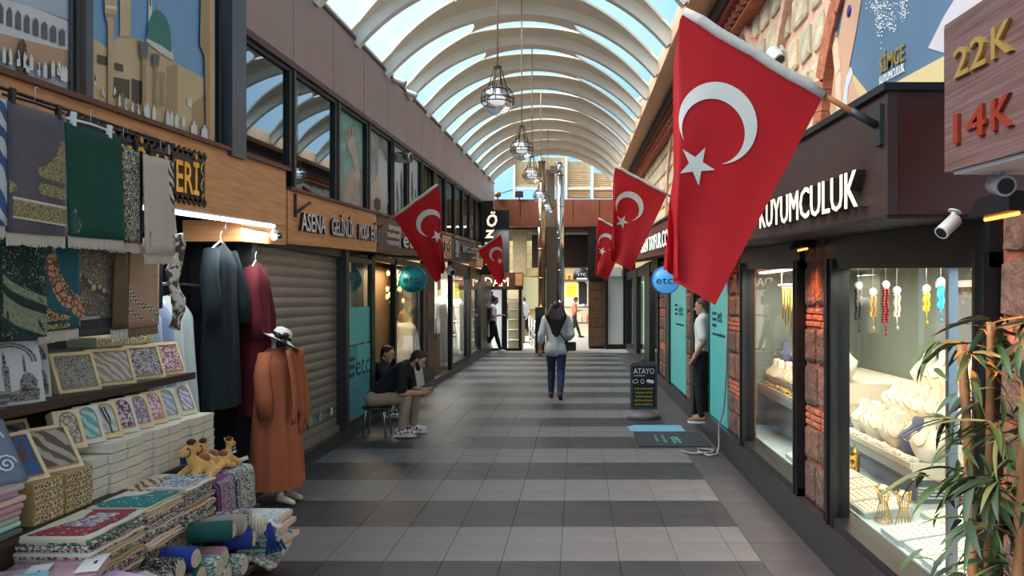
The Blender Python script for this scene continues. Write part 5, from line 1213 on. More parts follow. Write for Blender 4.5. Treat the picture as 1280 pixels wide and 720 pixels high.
# woman walking away down the arcade
J = dict(hd=(.0, 0, 1.52), hf=(1, -.05, -.05), nk=(-.01, 0, 1.39), ch=(0, 0, 1.24), wa=(0, 0, 1.05), shL=(0, .175, 1.335), shR=(0, -.175, 1.335), elL=(-.04, .25, 1.07), elR=(-.05, -.255, 1.08), wrL=(.03, .275, .84), wrR=(.12, -.17, .96), hiL=(0, .09, .88), hiR=(0, -.09, .88),
         knL=(.09, .085, .47), knR=(-.03, -.08, .47), anL=(.07, .09, .075), anR=(-.24, -.07, .10), ftL=(1, .05, -.1), ftR=(.95, -.05, -.35), handL=(.1, .05, -1), handR=(.9, .5, -.1), curlL=(.8, -.2, 0), curlR=(0, .4, -1))
w = human('woman walking away in a white blouse and navy jeans with long dark hair', Tm(-.36, 12.5, .0, PI/2), J, WSH, JEAN, mat('dark leather shoe', srgb(60, 44, 40), .5), HR, SKT, sleeve=.72, hairlen=.5, shirt_hem=.06, loose=.018)
q = MB(); Tw = Tm(-.36, 12.5, 0, PI/2)
pp = [Tw @ Vector(v) for v in ((-.02, .12, 1.42), (-.13, .08, 1.34), (-.16, -.02, 1.18), (-.155, -.14, 1.0), (-.10, -.2, .93))]
t = thing('shoulder_bag', 'small black bag on a strap across the walking woman\'s back', 'bag', tuple(pp[-1]))
q.tube(pp, .012, 6); q.build('strap', BK, t); q = MB(); q.obox(Tw @ Vector((-.06, -.235, .88)), .06, .2, .15, Matrix.Rotation(PI/2, 4, 'Z')); q.build('pouch', BK, t, bevel=.02)
# man sitting on a stool, looking at his telephone (faces +x)
x0, y0 = -2.5, 9.12
J = dict(hd=(.535, .0, .925), hf=(.82, .0, -.52), nk=(.40, 0, .875), ch=(.30, 0, .77), wa=(.10, 0, .56), shL=(.37, .17, .845), shR=(.37, -.17, .845), elL=(.42, .2, .555), elR=(.38, -.2, .545), wrL=(.60, .06, .55), wrR=(.575, -.05, .53), hiL=(0, .095, .46), hiR=(0, -.095, .46),
         knL=(.46, .14, .475), knR=(.42, -.12, .475), anL=(.44, .15, .10), anR=(.36, -.13, .10), ftL=(1, .1, 0), ftR=(1, -.05, 0), handL=(.9, -.2, .15), handR=(.9, .2, .2), curlL=(.1, -1, .2), curlR=(.1, 1, .2), thumbL=1, thumbR=1)
human('man in black t-shirt and khaki trousers bent over his phone on a stool', Tm(x0, y0, 0, 0), J, BSH, KHK, SNK, HB, SKN, sleeve=.42, beard=HB, sole=SOLE)
t = thing('telephone', 'dark smartphone held by the man on the stool', 'phone', (x0+.7, y0, .56))
q = MB(); q.obox((x0+.715, y0+.0, .585), .14, .07, .009, Matrix.Rotation(-.35, 4, 'Y')); q.build('case', BK, t, bevel=.003); q = MB(); q.obox((x0+.713, y0+.0, .5905), .125, .06, .002, Matrix.Rotation(-.35, 4, 'Y')); q.build('screen', mat('dim phone screen', srgb(120, 130, 140), .1, emit=.4), t)
def stool(label, x, y):
    t = thing('stool', label, 'stool', (x, y, 0))
    q = MB(); q.lathe([(0, .335), (.15, .335), (.18, .34), (.185, .355), (.17, .368), (0, .37)], (x, y, 0), 24); q.build('seat', DG, t)
    for a in range(4):
        c, s_ = math.cos(PI/4+a*PI/2), math.sin(PI/4+a*PI/2)
        q = MB(); q.tube([(x+.1*c, y+.1*s_, .335), (x+.15*c, y+.15*s_, .315), (x+.165*c, y+.165*s_, .25), (x+.2*c, y+.2*s_, .0)], .011, 8); q.build('leg', STL, t)
stool('round grey stool on bent chrome legs under the seated man', x0+.03, y0)
# second person seated behind him in the doorway
J2 = dict(J); J2.update(hd=(.3, 0, .91), hf=(1, -.2, -.3), nk=(.22, 0, .80), ch=(.16, 0, .68), wa=(.06, 0, .55), shL=(.2, .17, .76), shR=(.2, -.17, .76), elL=(.3, .22, .6), elR=(.3, -.2, .6), wrL=(.5, .1, .56), wrR=(.5, -.08, .54), hiL=(0, .09, .44), hiR=(0, -.09, .44))
human('person with dark hair sitting in the doorway behind the man on the stool', Tm(-2.98, 10.45, -.01, 0), J2, BSH, two('patterned leggings', (60, 60, 64), (206, 200, 196), 'noise', 30, .5), SNK, HB, SKN, sleeve=.8, vox=.011)
t = thing('doorstep_box', 'low dark box used as a seat in the boutique doorway', 'box', (-3.0, 10.45, 0)); q = MB(); q.box(-3.16, -2.8, 10.25, 10.65, 0, .33); q.build('body', DK, t, bevel=.01)
# man in the right-hand doorway, seen from behind
J = dict(hd=(.03, 0, 1.60), hf=(1, .0, -.12), nk=(-.0, 0, 1.46), ch=(0, 0, 1.3), wa=(0, 0, 1.1), shL=(0, .18, 1.40), shR=(0, -.18, 1.40), elL=(-.06, .245, 1.13), elR=(.02, -.25, 1.13), wrL=(.08, .22, .90), wrR=(.13, -.2, .93), hiL=(0, .09, .92), hiR=(0, -.09, .92),
         knL=(.04, .1, .5), knR=(.05, -.1, .5), anL=(.0, .11, .085), anR=(.02, -.1, .085), ftL=(1, .15, 0), ftR=(1, -.15, 0), handL=(.5, -.1, -1), handR=(.7, .3, -.8), curlL=(.8, -.3, 0), curlR=(.8, .3, 0))
human('man in white t-shirt and black trousers leaning in the teal doorway', Tm(1.645, 9.62, .09, PI*.86) @ Matrix.Scale(.93, 4), J, WTS, BTR, TANS, HL, SKN, sleeve=.4, sole=SOLE)
# customer at the far end of the left row
J = dict(hd=(.08, 0, 1.6), hf=(.9, 0, -.4), nk=(.0, 0, 1.46), ch=(0, 0, 1.3), wa=(0, 0, 1.1), shL=(0, .18, 1.40), shR=(0, -.18, 1.40), elL=(.02, .22, 1.13), elR=(.02, -.22, 1.13), wrL=(.27, .1, 1.16), wrR=(.27, -.08, 1.16), hiL=(0, .09, .92), hiR=(0, -.09, .92),
         knL=(.1, .1, .5), knR=(-.02, -.1, .5), anL=(.22, .1, .085), anR=(-.3, -.1, .13), ftL=(1, 0, 0), ftR=(.95, 0, -.3))
human('man in white t-shirt stepping past the white poster while reading his phone', Tm(-2.62, 22.9, 0, 0), J, WTS, BTR, WHT, HB, SKT, sleeve=.42, vox=.012)
Js = dict(J); Js.update(anL=(.3, .1, .085), knL=(.16, .1, .5))
human('passer-by in an orange top far off by the shoe shop', Tm(-.15, 31.2, 0, .3), Js, mat('orange top', srgb(206, 110, 90), .8), mat('dark shorts', srgb(40, 36, 40), .8), BK, HB, SKT, vox=.016)
human('passer-by in a white shirt far off behind the handrail', Tm(-2.1, 29.4, 0, 2.6), Js, WTS, BTR, BK, HB, SKT, vox=.016)
human('passer-by in a red top far off behind the counter', Tm(-3.0, 30.6, 0, 2.6), Js, mat('red top', srgb(190, 60, 56), .8), BTR, BK, HB, SKT, vox=.016)

# ---- garments
def garment(name, label, x, y, ztop, zbot, w, col, dep=.16, sleeves=True, folds=9, flare=1.35, open_=False, cat='dress', grp=None, amp=.035, yaw=0, hung=True):
    t = thing(name, label, cat, (x, y, zbot), grp); L_ = ztop-zbot
    cy, sy = math.cos(yaw), math.sin(yaw)
    rot = lambda dx, dy: (x+dx*cy-dy*sy, y+dx*sy+dy*cy)
    def fn(u, v):
        a = 2*PI*u
        sh = min(1, v/.07)
        wid = (w*.34+(w*.5-w*.34)*sh if v < .07 else w*.5*(1+(flare-1)*(v-.07)/.93)*(1-.08*math.exp(-((v-.35)/.12)**2)))
        if v < .02: wid = w*.14+(w*.2)*v/.02
        dp = dep*.5*(.35+.65*min(1, v/.12))*(1+.5*v)
        f = 1+amp*4*v*math.cos(folds*a+1.3*math.sin(3*a))
        px, py = rot(dp*math.sin(a)*f, wid*math.cos(a)*(1+amp*v*math.cos(folds*a+2)))
        return (px, py, ztop-L_*v-(.10*w*abs(math.cos(a)) if v > .015 and v < .09 else .1*w*abs(math.cos(a))*max(0, 1-v*3)))
    q = MB(); q.grid(fn, 72, 30); q.build('cloth', col, t)
    if sleeves:
        for s in (-1, 1):
            q = MB(); pts = [(*rot(.0, s*w*.36), ztop-.11*w-.03), (*rot(.02, s*w*.54), ztop-.2*L_), (*rot(.05, s*w*.58), ztop-.36*L_), (*rot(.06, s*w*.56), ztop-.5*L_)]
            q.tube(pts, [(.05, .06), (.06, .065), (.06, .07), (.05, .06)], 14); q.build('sleeve', col, t)
    if hung:
        q = MB(); q.tube([(*rot(0, -w*.34), ztop-.06), (x, y, ztop+.01), (*rot(0, w*.34), ztop-.06)], .008, 6); q.tube([(x, y, ztop), (x, y, ztop+.06), (*rot(0, .02), ztop+.085), (*rot(0, .03), ztop+.07)], .003, 5); q.build('hanger', WHT, t)
    return t
GREEN = mat('deep green crepe', srgb(5, 26, 31), .85, var=.1, vs=4); RED = mat('wine red crepe', srgb(92, 12, 24), .85, var=.1, vs=4); RUSTC = mat('rust crepe', srgb(168, 92, 60), .85, var=.06, vs=4)
garment('abaya', 'deep green open abaya hanging at the stall end under the tube lights', -2.76, 5.72, 2.13, .86, .40, GREEN, .16, folds=8, flare=1.1)
q = MB(); t = thing('hanging_hook', 'wire hook line holding the green abaya below the oak sign', 'hook', (-2.74, 5.62, 2.2)); q.tube([(-2.74, 5.75, 2.2), (-2.74, 5.76, 2.3)], .004, 5); q.build('wire', STL, t)
garment('abaya', 'wine red abaya hanging on the shutter post', -2.70, 6.2, 2.0, .72, .22, RED, .2, folds=5, flare=1.1)
BG = [('pale blue', (176, 190, 212)), ('steel blue', (140, 156, 184)), ('ice white', (206, 212, 208)), ('mint white', (190, 206, 200))]
for i, (n_, c_) in enumerate(BG):
    garment('dress', '%s long dress on the rack inside the stall' % n_, -3.02, 5.08+.14*i, 1.72, .5, .13, mat('dress '+n_, srgb(*c_), .8), .3, folds=4, flare=1.3, grp='dresses on the inner rack', sleeves=True)
t = thing('clothes_rack', 'chrome rail inside the stall carrying the pale dresses', 'rack', (-3.0, 5.3, 0)); q = MB(); q.tube([(-3.0, 5.0, 1.80), (-3.0, 6.1, 1.80)], .012, 8); q.build('rail', STL, t)
for y_ in (5.02, 6.08): q = MB(); q.tube([(-3.0, y_, 0), (-3.0, y_, 1.80)], .012, 8); q.build('post', STL, t)
t = thing('cupboard', 'black cupboard with a ring handle at the back of the stall', 'cupboard', (-3.2, 5.55, 0)); q = MB(); q.box(-3.28, -3.22, 5.02, 6.15, 0, 2.18); q.build('body', BK, t); q = MB(); q.box(-3.22, -3.2, 5.1, 5.75, 1.85, 2.15); q.build('door', mat('black gloss panel', srgb(26, 24, 28), .2), t); q = MB(); q.tube([(-3.19, 5.62+.03*math.cos(a), 1.98+.03*math.sin(a)) for a in [2*PI*i/12 for i in range(13)]], .006, 6); q.build('ring_handle', STL, t)
# mannequin in a rust dress and a straw hat
mx, my = -2.52, 6.2
t = garment('mannequin', 'mannequin in a long rust dress with white sun hat before the shutter', mx, my, 1.31, .13, .40, RUSTC, .28, folds=9, flare=1.25, cat='mannequin', hung=False, yaw=-.25, amp=.03)
MAN = mat('ivory mannequin plastic', srgb(214, 200, 178), .5)
q = MB(); caps(q, [((mx, my, 1.26), .045, (mx, my, 1.33), .042)]); q.ell((mx+.02, my, 1.365), .07, .062, .07); q.build('head', MAN, t)
for s in (-1, 1):
    q = MB(); caps(q, [((mx+.05, my+.08*s-.02, .25), .035, (mx+.07, my+.08*s-.03, .07), .032), ((mx+.07, my+.08*s-.03, .05), .036, (mx+.2, my+.08*s-.09, .028), .024)]); o = q.build('foot', MAN, t); remesh(o, .008, 3)
q = MB()
for s in (-1, 1):
    q.grid(lambda u, v: (mx+.13+.06*math.sin(v*2)+.02*math.sin(u*9), my+.09*s+(.12*(u-.5))*(1+.6*v)-.02*s*v, 1.27-(.55+.06*math.cos(u*6)+.1*(s > 0))*v), 10, 10, th=.014)
q.build('draped_scarf', RUSTC, t)
h = thing('sun_hat', 'white straw sun hat with black band and bow on the mannequin', 'hat', (mx+.03, my, 1.35))
Mh = Matrix.Rotation(math.radians(24), 4, 'Y') @ Matrix.Rotation(math.radians(-14), 4, 'X') @ Matrix.Scale(.8, 4)
HW = mat('white straw', srgb(232, 228, 216), .75, bump=.3, bs=90)
q = MB(); q.lathe([(.001, .125), (.05, .12), (.085, .10), (.1, .05), (.105, .012), (.12, .0), (.17, -.018), (.225, -.03)], (mx+.03, my, 1.355), 40, M=Mh); q.lathe([(.225, -.033), (.17, -.021), (.12, -.004), (.1, .0)], (mx+.03, my, 1.355), 40, M=Mh); q.build('crown_and_brim', HW, h)
q = MB(); q.lathe([(.107, .012), (.108, .012), (.105, .045), (.103, .045)], (mx+.03, my, 1.355), 40, M=Mh); q.build('band', BK, h)
q = MB(); q.tube([Vector((mx+.03, my, 1.355))+Mh @ Vector((.226*math.cos(a),   .226*math.sin(a), -.031)) for a in [2*PI*i/48 for i in range(49)]], .005, 5); q.build('brim_edge', BK, h)
q = MB(); c = Vector((mx+.03, my, 1.355))+Mh @ Vector((.06, -.115, .02))
for d_ in ((.05, -.02, .03), (-.06, -.03, .03), (.03, -.05, -.07), (-.03, -.05, -.08)): q.tube([c, c+Vector(d_)*.6+Vector((0, -.01, 0)), c+Vector(d_)], [.012, .028, .012], 8)
q.build('bow', BK, h)
# dress form with a white gown in the boutique window (left)
dx, dy = -2.98, 12.75
t = garment('gown', 'white pleated gown with beaded bodice on a tan dress form in the boutique window', dx, dy, 1.35, .18, .5, mat('white chiffon', srgb(216, 210, 198), .8), .4, folds=16, flare=1.7, sleeves=False, hung=False, amp=.03)
q = MB(); caps(q, [((dx, dy-.1, 1.36), .1, (dx, dy+.1, 1.36), .1), ((dx, dy, 1.32), .13, (dx, dy, 1.12), .11), ((dx, dy, 1.4), .06, (dx, dy, 1.56), .05), ((dx, dy-.16, 1.42), .06, (dx, dy+.16, 1.42), .06)]); remesh(q.build('dress_form', mat('tan dress form', srgb(170, 120, 72), .6), t), .012)
q = MB(); caps(q, [((dx+.005, dy, 1.3), .137, (dx, dy, 1.1), .118)]); remesh(q.build('beaded_bodice', two('sequin mesh', (90, 130, 130), (206, 196, 180), 'cell', 40, .35, rough=.3), t), .012)
for i, (yy, hgt) in enumerate(((16.55, 1.75), (17.6, 1.7), (19.3, 1.7), (20.4, 1.6))):
    garment('gown', 'white bridal gown in the lit windows far down the left row, %s along it' % ORDN[i], -3.15, yy, hgt, .26, .55, mat('bridal satin', srgb(226, 222, 212), .6), .4, folds=14, flare=1.9, sleeves=False, hung=False, grp='bridal gowns in the far windows')
# ================================================================ FLAGS
FRED = mat('flag red cloth', srgb(178, 18, 28), .75, bump=.08, bs=200); 
_t = FRED.node_tree; _b = _t.nodes['Principled BSDF']; _o = _t.nodes['Material Output']
_tr = _t.nodes.new('ShaderNodeBsdfTranslucent'); _tr.inputs[0].default_value = srgb(226, 30, 38); _mx = _t.nodes.new('ShaderNodeMixShader'); _mx.inputs[0].default_value = .35
_t.links.new(_b.outputs[0], _mx.inputs[1]); _t.links.new(_tr.outputs[0], _mx.inputs[2]); _t.links.new(_mx.outputs[0], _o.inputs[0])
FWH = mat('flag white cloth', srgb(214, 208, 200), .8); POLE = mat('varnished pole', srgb(166, 100, 50), .4); SLV = mat('white pole sleeve', srgb(206, 196, 186), .8, bump=.3, bs=30)
def flag(label, tip, root, base, d, seed, amp=.03, bracket=(1, 0, 0)):
    """rectangular flag (fly 1.5 x hoist) on a slanted pole; the tip side falls back into pleats under the pole end"""
    sg = 1 if tip[0] < root[0] else -1
    hx, hy = root[0]-tip[0], root[1]-tip[1]; fx, fy = -sg*abs(hy)*1.30, abs(hx)*1.5
    fold = tip[0]-sg*abs(hx)*.03; m_ = d/F; span = abs(fx)
    t = thing('flag', label, 'flag', tuple(P(*base, d)), 'red flags on slanted poles')
    A, B = P(*tip, d), P(*root, d); Q = P(*base, d)
    def fn(s, v):
        X, Y = tip[0]+hx*s+fx*v, tip[1]+hy*s+fy*v; dp = 0
        e = (fold-X)*sg
        dp = amp*v*(math.sin(s*8+seed+v)+.4*math.sin(s*15-v*3+seed))
        if e > 0:
            X = fold-sg*(.09*e+.03*span*math.sin(e/span*9)); Y += .45*e; dp += .35*e*m_*abs(math.sin(e/span*7.5))+.06*e*m_
        return P(X, Y, d)+Vector((0, dp, 0))
    q = MB(); q.grid(fn, 48, 48); q.build('cloth', FRED, t)
    def on(s, v, off):
        e = .01; a = Vector(fn(s, v)); n = (Vector(fn(s+e, v))-a).cross(Vector(fn(s, v+e))-a).normalized(); return a+n*off
    asp = 1.5     # fly : hoist
    def st_(x, y): return (y, x/asp)    # x along fly, y along hoist, in hoist units
    q = MB()
    c0, r0, c1, r1 = .5, .25, .5625, .2; N = 40
    a0 = math.acos((r0*r0-r1*r1+(c1-c0)**2)/(2*r0*(c1-c0)))
    x_i = c0+r0*math.cos(a0); y_i = r0*math.sin(a0); b0 = math.atan2(y_i, x_i-c1)
    for off in (.004, -.004):
        vs = []
        for i in range(N+1):
            ao = a0+(2*PI-2*a0)*i/N; ai = b0+(2*PI-2*b0)*i/N
            po = (c0+r0*math.cos(ao), .5+r0*math.sin(ao)); pi_ = (c1+r1*math.cos(ai), .5+r1*math.sin(ai))
            for k_ in range(4):
                f_ = k_/3; vs.append(on(*st_(po[0]+(pi_[0]-po[0])*f_, po[1]+(pi_[1]-po[1])*f_), off))
        q.add(vs, [(i*4+k_, i*4+k_+1, (i+1)*4+k_+1, (i+1)*4+k_) for i in range(N) for k_ in range(3)], 0, True)
    q.build('crescent', FWH, t)
    q = MB(); R, r = .125, .125*.382; cx = .8208-.02
    for off in (.004, -.004):
        pts = [(cx+(R if i % 2 == 0 else r)*math.cos(PI+i*PI/5), .5+(R if i % 2 == 0 else r)*math.sin(PI+i*PI/5)) for i in range(10)]
        vs = [on(*st_(cx, .5), off)]+[on(*st_(*p), off) for p in pts]+[on(*st_(cx+(p[0]-cx)*.5, .5+(p[1]-.5)*.5), off) for p in pts]
        fs = []
        for i in range(10): j = (i+1) % 10; fs += [(0, 11+i, 11+j), (11+i, 1+i, 1+j, 11+j)]
        q.add(vs, fs, 0, True)
    q.build('star', FWH, t)
    w_ = .02*(B-A).length/.63
    q = MB(); q.tube([A.lerp(B, i/8)+Vector((0, 0, .004*math.sin(i*2))) for i in range(9)], [.016]+[.021]*7+[.017], 10); q.build('sleeve', SLV, t)
    q = MB(); q.tube([B, Q], .012, 8); q.build('pole', POLE, t)
    q = MB(); q.tube([Q+(B-Q).normalized()*.12, Q], .017, 8); q.build('pole_socket', DG, t)
    q = MB(); q.obox(Q+Vector((.012*bracket[0], 0, 0)), .02, .05, .16); q.build('bracket', DG, t)
    return t
flag('largest red flag with white crescent and star hanging from the espresso sign', (855, 14), (1030, 119), (1096, 157), 2.92, 1.0, .02)
flag('second red flag along the right row, before the lit lettered rust sign', (770, 208), (834, 243), (847, 250), 9.3, 2.5, .06)
flag('small red flag of the right row, overlapped by the bigger flag before it', (748, 273), (786, 294), (808, 306), 13.5, 4.0, .06)
flag('red flag of the left row in front of the dark brown sign board', (547, 231), (492, 271), (468, 288), 9.84, 5.2, .06, (-1, 0, 0))
flag('small red flag of the left row over the corner shop', (626, 293), (597, 313), (591, 317), 19.05, 6.0, .08, (-1, 0, 0))

# ================================================================ PENDANT LAMPS
BRZ = mat('dark bronze', srgb(74, 56, 46), .45, .6); RODM = mat('tan painted rod', srgb(170, 140, 112), .5); BULB = glassmat('lamp glass', (.9, .92, .95), .18, .05, .6); LED = mat('white lamp core', srgb(240, 240, 240), .4, emit=.6)
def pendant(label, x, y, z):
    t = thing('pendant_lamp', label, 'lamp', (x, y, z), 'caged globe lamps hanging down the arcade')
    r = .15; zc = arc(.5)[1]+K*y+.01
    q = MB(); q.tube([(x, y, z+.32), (x, y, zc)], .009, 8); q.build('rod', RODM, t)
    q = MB()
    for a in range(6):
        c, s_ = math.cos(a*PI/3), math.sin(a*PI/3); q.tube([(x+.03*c, y+.03*s_, z+.32), (x+.085*c, y+.085*s_, z+.125)], .006, 5)
    q.tube([(x+.032*math.cos(a), y+.032*math.sin(a), z+.32) for a in [2*PI*i/16 for i in range(17)]], .007, 5); q.build('neck_frame', BRZ, t)
    q = MB()
    for el in (.55, .05, -.2):
        q.tube([(x+(r+.008)*math.cos(el)*math.cos(a), y+(r+.008)*math.cos(el)*math.sin(a), z+(r+.008)*math.sin(el)) for a in [2*PI*i/24 for i in range(25)]], .006, 5)
    for m_ in range(8):
        a = m_*PI/4; q.tube([(x+(r+.008)*math.cos(e_)*math.cos(a), y+(r+.008)*math.cos(e_)*math.sin(a), z+(r+.008)*math.sin(e_)) for e_ in [1.0-1.25*i/8 for i in range(9)]], .005, 5)
    q.build('cage', BRZ, t)
    q = MB(); q.ell((x, y, z), r, r, r, 20, 12); q.build('globe', BULB, t)
    q = MB(); q.lathe([(.0, -.03), (.07, -.03), (.075, .02), (.03, .05), (.02, .12), (0, .12)], (x, y, z), 14); q.build('lamp_core', LED, t)
for i, (y, z) in enumerate(((7.12, 3.60), (10.2, 3.74), (12.5, 3.76), (15.5, 3.82), (19.25, 4.02))):
    pendant(('nearest', 'second', 'third', 'fourth', 'fifth and farthest')[i]+' caged glass globe lamp of the hanging row', -.77, y, z)

# ================================================================ CAMERAS AND FLOODLIGHTS
WCAM = mat('white camera shell', srgb(206, 204, 200), .4)
def bullet(label, p, dirv, L_, r, shell=WCAM, mount=(0, 0, 1), ml=.06, name='security_camera', cat='camera'):
    p = Vector(p); dv = Vector(dirv).normalized(); t = thing(name, label, cat, tuple(p))
    e = p+dv*L_
    q = MB(); q.tube([p-dv*L_*.45, p-dv*L_*.42, p+dv*L_*.4, p+dv*L_*.5], [r*.7, r, r, r*1.02], 14); q.build('housing', shell, t)
    q = MB(); q.tube([p+dv*L_*.5, p+dv*L_*.51], r*.8, 14); q.build('lens', BK, t)
    mv = Vector(mount); a = p-dv*L_*.1
    q = MB(); q.tube([a, a+mv*(r+ml*.6), a+mv*(r+ml)], [r*.4, r*.4, r*.4], 8); q.tube([a+mv*(r+ml*.85), a+mv*(r+ml)], r*.9, 12); q.build('mount', shell, t)
    return t
def camz(px, py, d): return P(px, py, d)
bullet('white bullet camera under the end of the espresso sign', (1.42, 2.83, 1.975), (-.7, -.3, -.55), .10, .027, mount=(.35, .1, .9), ml=.03)
bullet('grey camera with black face under the carat sign', (1.33, 2.33, 2.055), (-.1, -1, -.25), .08, .032, shell=mat('grey shell', srgb(150, 150, 152), .4), ml=.02)
bullet('first white camera on top of the mauve parapet', P(488, 101, 10.83)+Vector((.1, 0, 0)), (.9, .1, -.35), .26, .05, mount=(-.7, 0, .1), ml=.08)
bullet('second white camera on top of the mauve parapet', P(505, 117, 11.68)+Vector((.1, 0, 0)), (.9, .3, -.3), .22, .045, mount=(-.7, 0, .1), ml=.08)
bullet('silver floodlight spot on the window frame over the dark brown sign', P(494, 197, 11.1)+Vector((.12, 0, 0)), (.95, -.2, -.1), .26, .08, shell=STL, mount=(-.9, 0, .05), ml=.06, name='spot_light', cat='floodlight')
bullet('white camera on the right roof beam', P(801, 124, 14.5), (-.7, .4, -.3), .22, .05, mount=(.6, 0, .2), ml=.06)
bullet('white camera half hidden by the largest flag pole', P(969, 70, 5.2), (.3, -.5, -.6), .12, .05, mount=(.6, 0, .3), ml=.05)
bullet('small white camera below the oak sign with the hidden letters', P(559, 339, 15.3)+Vector((.06, 0, 0)), (.6, -.6, -.3), .2, .07, ml=.04)
t = thing('dome_camera', 'white dome camera on the lower oak box over the shutter', 'camera', (-2.66, 6.62, 2.2))
c = Vector((-2.655, 6.45, 2.24)); q = MB(); q.lathe([(0, 0), (.055, 0), (.055, .02), (.04, .045), (0, .05)], c, 18, M=Matrix.Rotation(PI/2, 4, 'Y')); q.build('base', WHT, t)
q = MB(); q.ell(c+Vector((.05, 0, 0)), .028, .028, .028); q.build('lens_dome', BK, t)
for i, px in enumerate((622, 649)):
    t = thing('flood_light', ('bracketed lamp at the left end of the rust beam', 'square black floodlight standing on the rust beam')[i], 'floodlight', tuple(P(px, 247, 24.3)))
    c = P(px, 243, 24.3)
    q = MB(); q.obox(c, .26, .08, .2) if i else q.ell(c, .12, .1, .1); q.build('housing', BK if i else mat('brass lamp', srgb(150, 110, 70), .4, .5), t)
    q = MB(); q.obox(c+Vector((0, -.045, 0)), .2, .01, .14); q.build('lens', DG, t); q = MB(); q.tube([c+Vector((0, .02, -.1)), c+Vector((0, .05, -.18))], .02, 6)
    if not i: q.tube([c, c+Vector((.5, .05, .16))], .015, 6)
    q.build('bracket', BK, t)

# LED tubes under the oak sign
for i, (a, b) in enumerate(((4.55, 5.5), (5.56, 6.5))):
    t = thing('tube_light', ('nearer', 'farther')[i]+' glowing tube light under the long oak sign', 'lamp', (-2.67, a, 2.08+K*a))
    q = MB(); q.tube([(-2.67, a, 2.085+K*a), (-2.67, b, 2.085+K*b)], .016, 10); q.build('tube', mat('tube glow', (1, 1, 1, 1), .5, emit=3, ecol=(.86, .93, 1, 1)), t)
    q = MB(); q.box(-2.69, -2.65, a-.02, b+.02, 2.10, 2.112, K); q.build('batten', WHT, t)
# round etc. blade signs
def disc(label, c, r, m, d_rim):
    t = thing('round_sign', label, 'sign', (c[0], c[1], c[2]-r))
    q = MB(); q.lathe([(0, -.025), (r, -.025), (r, .025), (0, .025)], c, 36, M=Matrix.Rotation(PI/2, 4, 'X')); q.build('disc', m, t)
    q = MB(); q.lathe([(r, -.03), (r+.012, -.03), (r+.012, .03), (r, .03)], c, 36, M=Matrix.Rotation(PI/2, 4, 'X'), cap=False); q.build('rim', d_rim, t)
    text('etc.', (c[0]-r*.72, c[1]-.027, c[2]-r*.3), (1, 0, 0), ZU, r*.62, r*1.45, INK, t, th=.003)
    return t
t = disc('teal round blade sign on the left boutique', P(516, 349, 11.6), .2, TEALI, TEALI); q = MB(); q.tube([P(516, 349, 11.6)+Vector((-.2, 0, 0)), Vector((-2.72, 11.6, P(516, 349, 11.6).z))], .015, 6); q.build('arm', BK, t)
t = disc('lit sky blue round blade sign on the right boutique', P(832, 350, 10.6), .19, BLUEL, mat('blue rim', srgb(70, 120, 200), .4)); q = MB(); q.tube([P(832, 350, 10.6)+Vector((.19, 0, 0)), Vector((1.62, 10.6, P(832, 350, 10.6).z))], .015, 6); q.build('arm', BK, t)
t = disc('dim teal round sign inside the left boutique window', P(455, 350, 10.0)+Vector((-.12, -.3, 0)), .16, TEALD, TEALD); q = MB(); cc = P(455, 350, 10.0)+Vector((-.12, -.3, 0)); q.tube([cc+Vector((0, 0, .16)), cc+Vector((0, 0, .45))], .006, 6); q.build('hanging_wire', BK, t)

# heaters over the brick piers on the right
HOT = mat('glowing heater bar', (1, .3, .06, 1), .5, emit=2.5, ecol=(1, .28, .05, 1))
def heater(label, x, y, z, e):
    t = thing('heat_lamp', label, 'heater', (x, y, z))
    q = MB(); q.hexa([(x-.05, y-.13, z), (x+.05, y-.13, z), (x+.05, y+.13, z), (x-.05, y+.13, z), (x-.03, y-.1, z+.07), (x+.05, y-.1, z+.07), (x+.05, y+.1, z+.07), (x-.03, y+.1, z+.07)]); q.build('hood', BK, t)
    q = MB(); q.tube([(x, y-.1, z-.006), (x, y+.1, z-.006)], .007, 8); q.build('element', HOT, t)
    l = bpy.data.lights.new('heater_glow', 'SPOT'); l.energy = e; l.color = (1, .25, .05); l.spot_size = math.radians(110); l.spot_blend = .8; l.shadow_soft_size = .05
    o = bpy.data.objects.new('heater_glow', l); COL.objects.link(o); o.location = (x, y, z-.02); o.rotation_euler = (0, math.radians(22), 0)
    return t
heater('black heat lamp glowing orange over the pier between the jeweller windows', 1.52, 5.0, 2.03, 42)
heater('black heat lamp under the carat sign glowing on the near pier', 1.46, 2.55, 1.985, 34)
heater('heat lamp glowing orange beside the lit blue round sign', 1.55, 10.72, 2.2, 26)
heater('heat lamp over the pier beside the teal doorway, behind the largest flag', 1.52, 7.6, 2.13, 20)

# ================================================================ SANDWICH BOARD, MAT, HOSE
t = thing('sandwich_board', 'dark pavement sign board with white heading on a grey rounded foot', 'sign', (.93, 10.4, 0))
bx, by = .93, 10.4
q = MB(); q.lathe([(.0, .0), (.24, .0), (.235, .05), (.16, .1), (.09, .13), (0, .13)], (bx, by, 0), 28, sx=1, sy=.75); q.build('foot', mat('grey moulded foot', srgb(98, 90, 94), .5), t, bevel=.01)
q = MB(); q.prism([(-.19, .13), (.19, .13), (.19, .76), (.15, .79), (.05, .80), (.03, .835), (-.03, .835), (-.05, .80), (-.15, .79), (-.19, .76)], (bx, by+.03, 0), (1, 0, 0), (0, 0, 1), .045); q.build('frame', mat('grey frame plastic', srgb(74, 76, 80), .5), t)
q = MB(); q.box(bx-.16, bx+.16, by-.02, by-.015, .17, .74); q.build('panel', mat('black poster sheet', srgb(14, 14, 16), .35), t)
text('ATAYO', (bx-.145, by-.021, .63), (1, 0, 0), ZU, .085, .29, WHT, t, th=.003)
